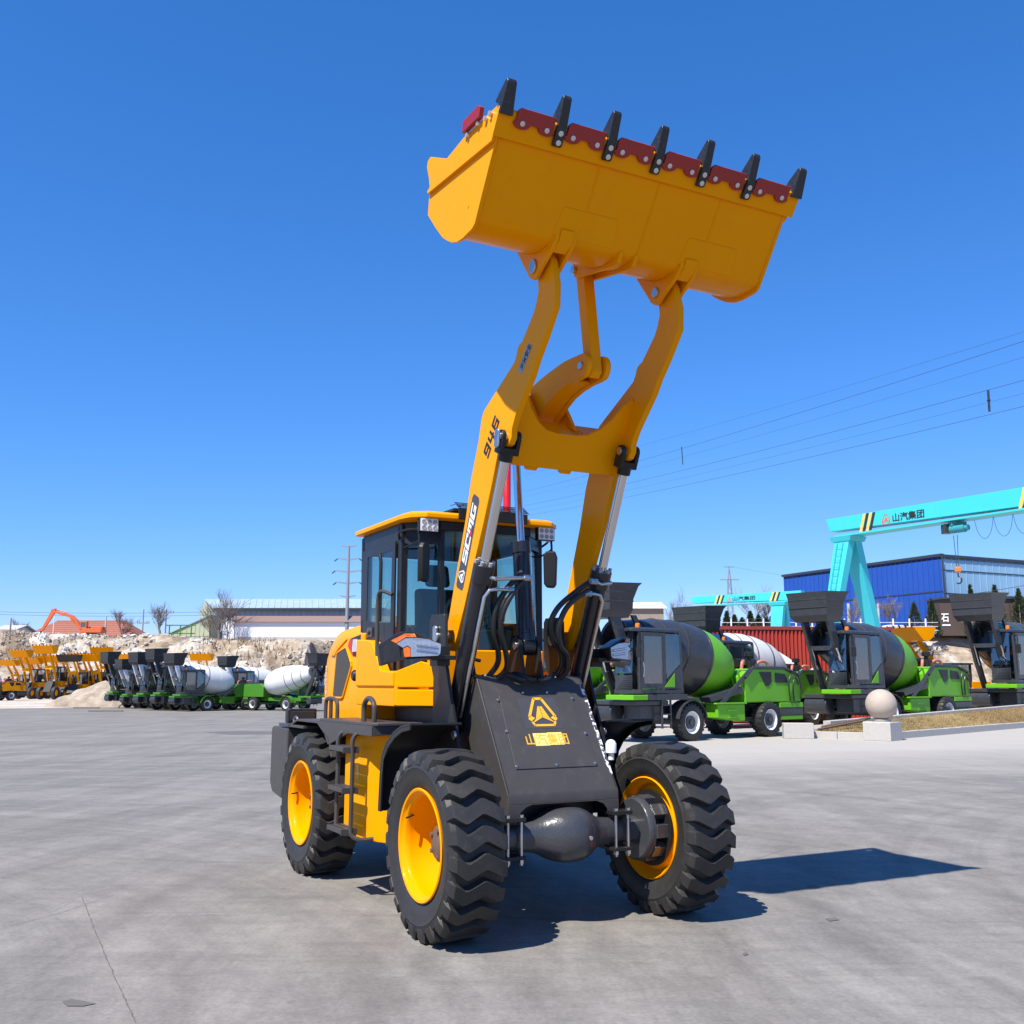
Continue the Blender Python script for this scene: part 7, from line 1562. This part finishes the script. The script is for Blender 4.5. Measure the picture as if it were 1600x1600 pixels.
m = MB(); m.cyl((0, 0, -0.5), (0, 0, zt_), 0.30, 12, 0.17); m.build('shaft', M['zincpole'], TW)
for dz, w in ((0.2, 1.1), (2.1, 1.7), (3.9, 2.0), (5.6, 1.8), (7.6, 1.2)):
    m = MB(); m.hexa([(-w, -0.08, zt_ - dz + 0.2), (0, -0.08, zt_ - dz - 0.12), (0, 0.08, zt_ - dz - 0.12), (-w, 0.08, zt_ - dz + 0.2)], [(-w, -0.08, zt_ - dz + 0.32), (0, -0.08, zt_ - dz + 0.18), (0, 0.08, zt_ - dz + 0.18), (-w, 0.08, zt_ - dz + 0.32)]); m.hexa([(w, -0.08, zt_ - dz + 0.2), (0, -0.08, zt_ - dz - 0.12), (0, 0.08, zt_ - dz - 0.12), (w, 0.08, zt_ - dz + 0.2)], [(w, -0.08, zt_ - dz + 0.32), (0, -0.08, zt_ - dz + 0.18), (0, 0.08, zt_ - dz + 0.18), (w, 0.08, zt_ - dz + 0.32)]); ca = m.build('cross_arm', M['zincpole'], TW)
    if 1 < dz < 7:
        for sx in (-1, 1):
            m = MB(); m.lathe([(0.05, 0), (0.12, 0.1), (0.05, 0.2), (0.12, 0.3), (0.05, 0.4), (0.12, 0.5), (0.03, 0.6)], (sx * (w - 0.1), 0, zt_ - dz + 0.18), (sx * 0.8, 0, -0.6), 8); m.build('insulator', M['slate'], ca)
pole(76, 141, PLZ, 952, 'thin white pole beside the excavator arm', ((0.4, 0.5),), 0.07, M['whitewash']); pole(158, 141, PLZ, 963, 'short grey pole right of the excavator', (), 0.16)
pole(217, 150, PLZ, 952, 'thin pole between the two bushy bare trees', ((2.0, 0.9),), 0.10, M['bark']); pole(253, 150, PLZ, 952, 'thin pole with crossarm beside the bushy bare tree', ((0.5, 1.1),), 0.11, M['bark']); pole(8, 141, PLZ, 966, 'short dark pole at the left edge', (), 0.12, M['bark'])
pole(1333, 136, PLZ, 943, 'pale concrete post between the crane legs', (), 0.28); pole(1380, 136, PLZ, 943, 'pale concrete post right of the large crane leg', (), 0.22)
PT = empty('lattice_pylon', (gx(1146, 175), 175, PLZ)); tag(PT, 'small lattice power pylon behind the small crane', 'pylon')
h_ = zat(884, 175) - PLZ; m = MB()
for sx, sy in ((-1, -1), (1, -1), (1, 1), (-1, 1)): m.tube([(sx * 0.7, sy * 0.7, -0.5), (sx * 0.25, sy * 0.25, h_ * 0.8), (0, 0, h_)], 0.07, 4)
for k in range(7):
    z0_, z1_ = h_ * 0.8 * k / 7, h_ * 0.8 * (k + 1) / 7; a0, a1 = 0.7 - 0.45 * k / 7, 0.7 - 0.45 * (k + 1) / 7
    for s1 in (-1, 1): m.tube([(-a0, s1 * a0, z0_), (a1, s1 * a1, z1_)], 0.04, 3); m.tube([(a0, s1 * a0, z0_), (-a1, s1 * a1, z1_)], 0.04, 3)
m.build('lattice', M['zincpole'], PT)
for dz, w in ((0.2, 0.9), (2.4, 1.6)):
    m = MB(); m.bb(-w, w, -0.08, 0.08, h_ - dz - 0.08, h_ - dz + 0.08); m.build('cross_arm', M['zincpole'], PT)
def wire(name, a, b, sag, r, lab, group, n=24):
    m = MB(); pts = [a.lerp(b, k / n) - Vector((0, 0, 4 * sag * (k / n) * (1 - k / n))) for k in range(n + 1)]
    m.tube(pts, r, 4); o = m.build(name, M['wire'], None, smooth=0); tag(o, lab, 'power line', group); return o
WL = [((820, 742), (1640, 506), 'uppermost strand'), ((820, 768), (1640, 520), 'second strand from the top'), ((820, 776), (1640, 546), 'third strand from the top'), ((820, 790), (1640, 583), 'fourth strand from the top'), ((820, 798), (1640, 604), 'fifth strand from the top'), ((820, 806), (1640, 625), 'lowest strand')]
for k, (a, b, nm) in enumerate(WL):
    wire('power_line', at(a[0], a[1], 190), at(b[0], b[1], 74), 0.6, 0.011 if k in (0, 2, 4) else 0.019, nm + ' of the power line crossing the sky at right', 'power line strands at right')
for px, ya, yb, lab in ((1065, 698, 726, 'black spacer rod hanging between power strands right of the arm'), (1544, 610, 643, 'black spacer rod hanging between power strands at far right')):
    Y_ = 150 if px < 1200 else 83
    a, b = at(px, ya, Y_), at(px + 2, yb, Y_); m = MB(); m.cyl(a, b, 0.07 if Y_ > 100 else 0.10, 6); 
    if px > 1200: m.lathe([(0.16, 0), (0.16, 0.1)], a.lerp(b, 0.5), (0, 0, 1), 8)
    tag(m.build('line_spacer', M['slate'], None), lab, 'spacer')
for k, (y0, y1) in enumerate(((954, 956), (958, 961))):
    wire('overhead_wire', at(-60, y0, 156), at(330, y1, 156), 0.3, 0.03, ['upper thin wire over the red tiled roof', 'lower thin wire over the red tiled roof'][k], 'thin wires over the bank')
wire('overhead_wire', at(1160, 968, 128), at(1640, 908, 100), 0.5, 0.03, 'dark wire running in front of the blue factory', 'thin wires at right'); wire('overhead_wire', at(1146, 886, 174), at(1640, 935, 120), 0.8, 0.015, 'thin wire from the lattice pylon to the right', 'thin wires at right')
# lying hoop and plank bits on the yard edge
m = MB(); c = ground_at(199, 1107); m.tube([c + Vector((0.55 * math.cos(R(18 * k)), 0, 0.02 + 0.30 * math.sin(R(18 * k)))) for k in range(11)], 0.035, 6); tag(m.build('steel_hoop', M['slate'], None), 'dark steel hoop standing in the yard by the left mixers', 'hoop')
for px, py, L_, lab in ((165, 1112, 1.9, 'dark plank lying on the yard, nearer one'), (135, 1107, 1.6, 'dark plank lying on the yard, farther one')):
    c = ground_at(px, py); m = MB(); m.box((0, 0, 0.05), (L_, 0.15, 0.08)); o = m.build('plank', M['bark'], None, 0.01); o.location = c; o.rotation_euler = (0, 0, R(3)); tag(o, lab, 'plank', 'planks on the yard')
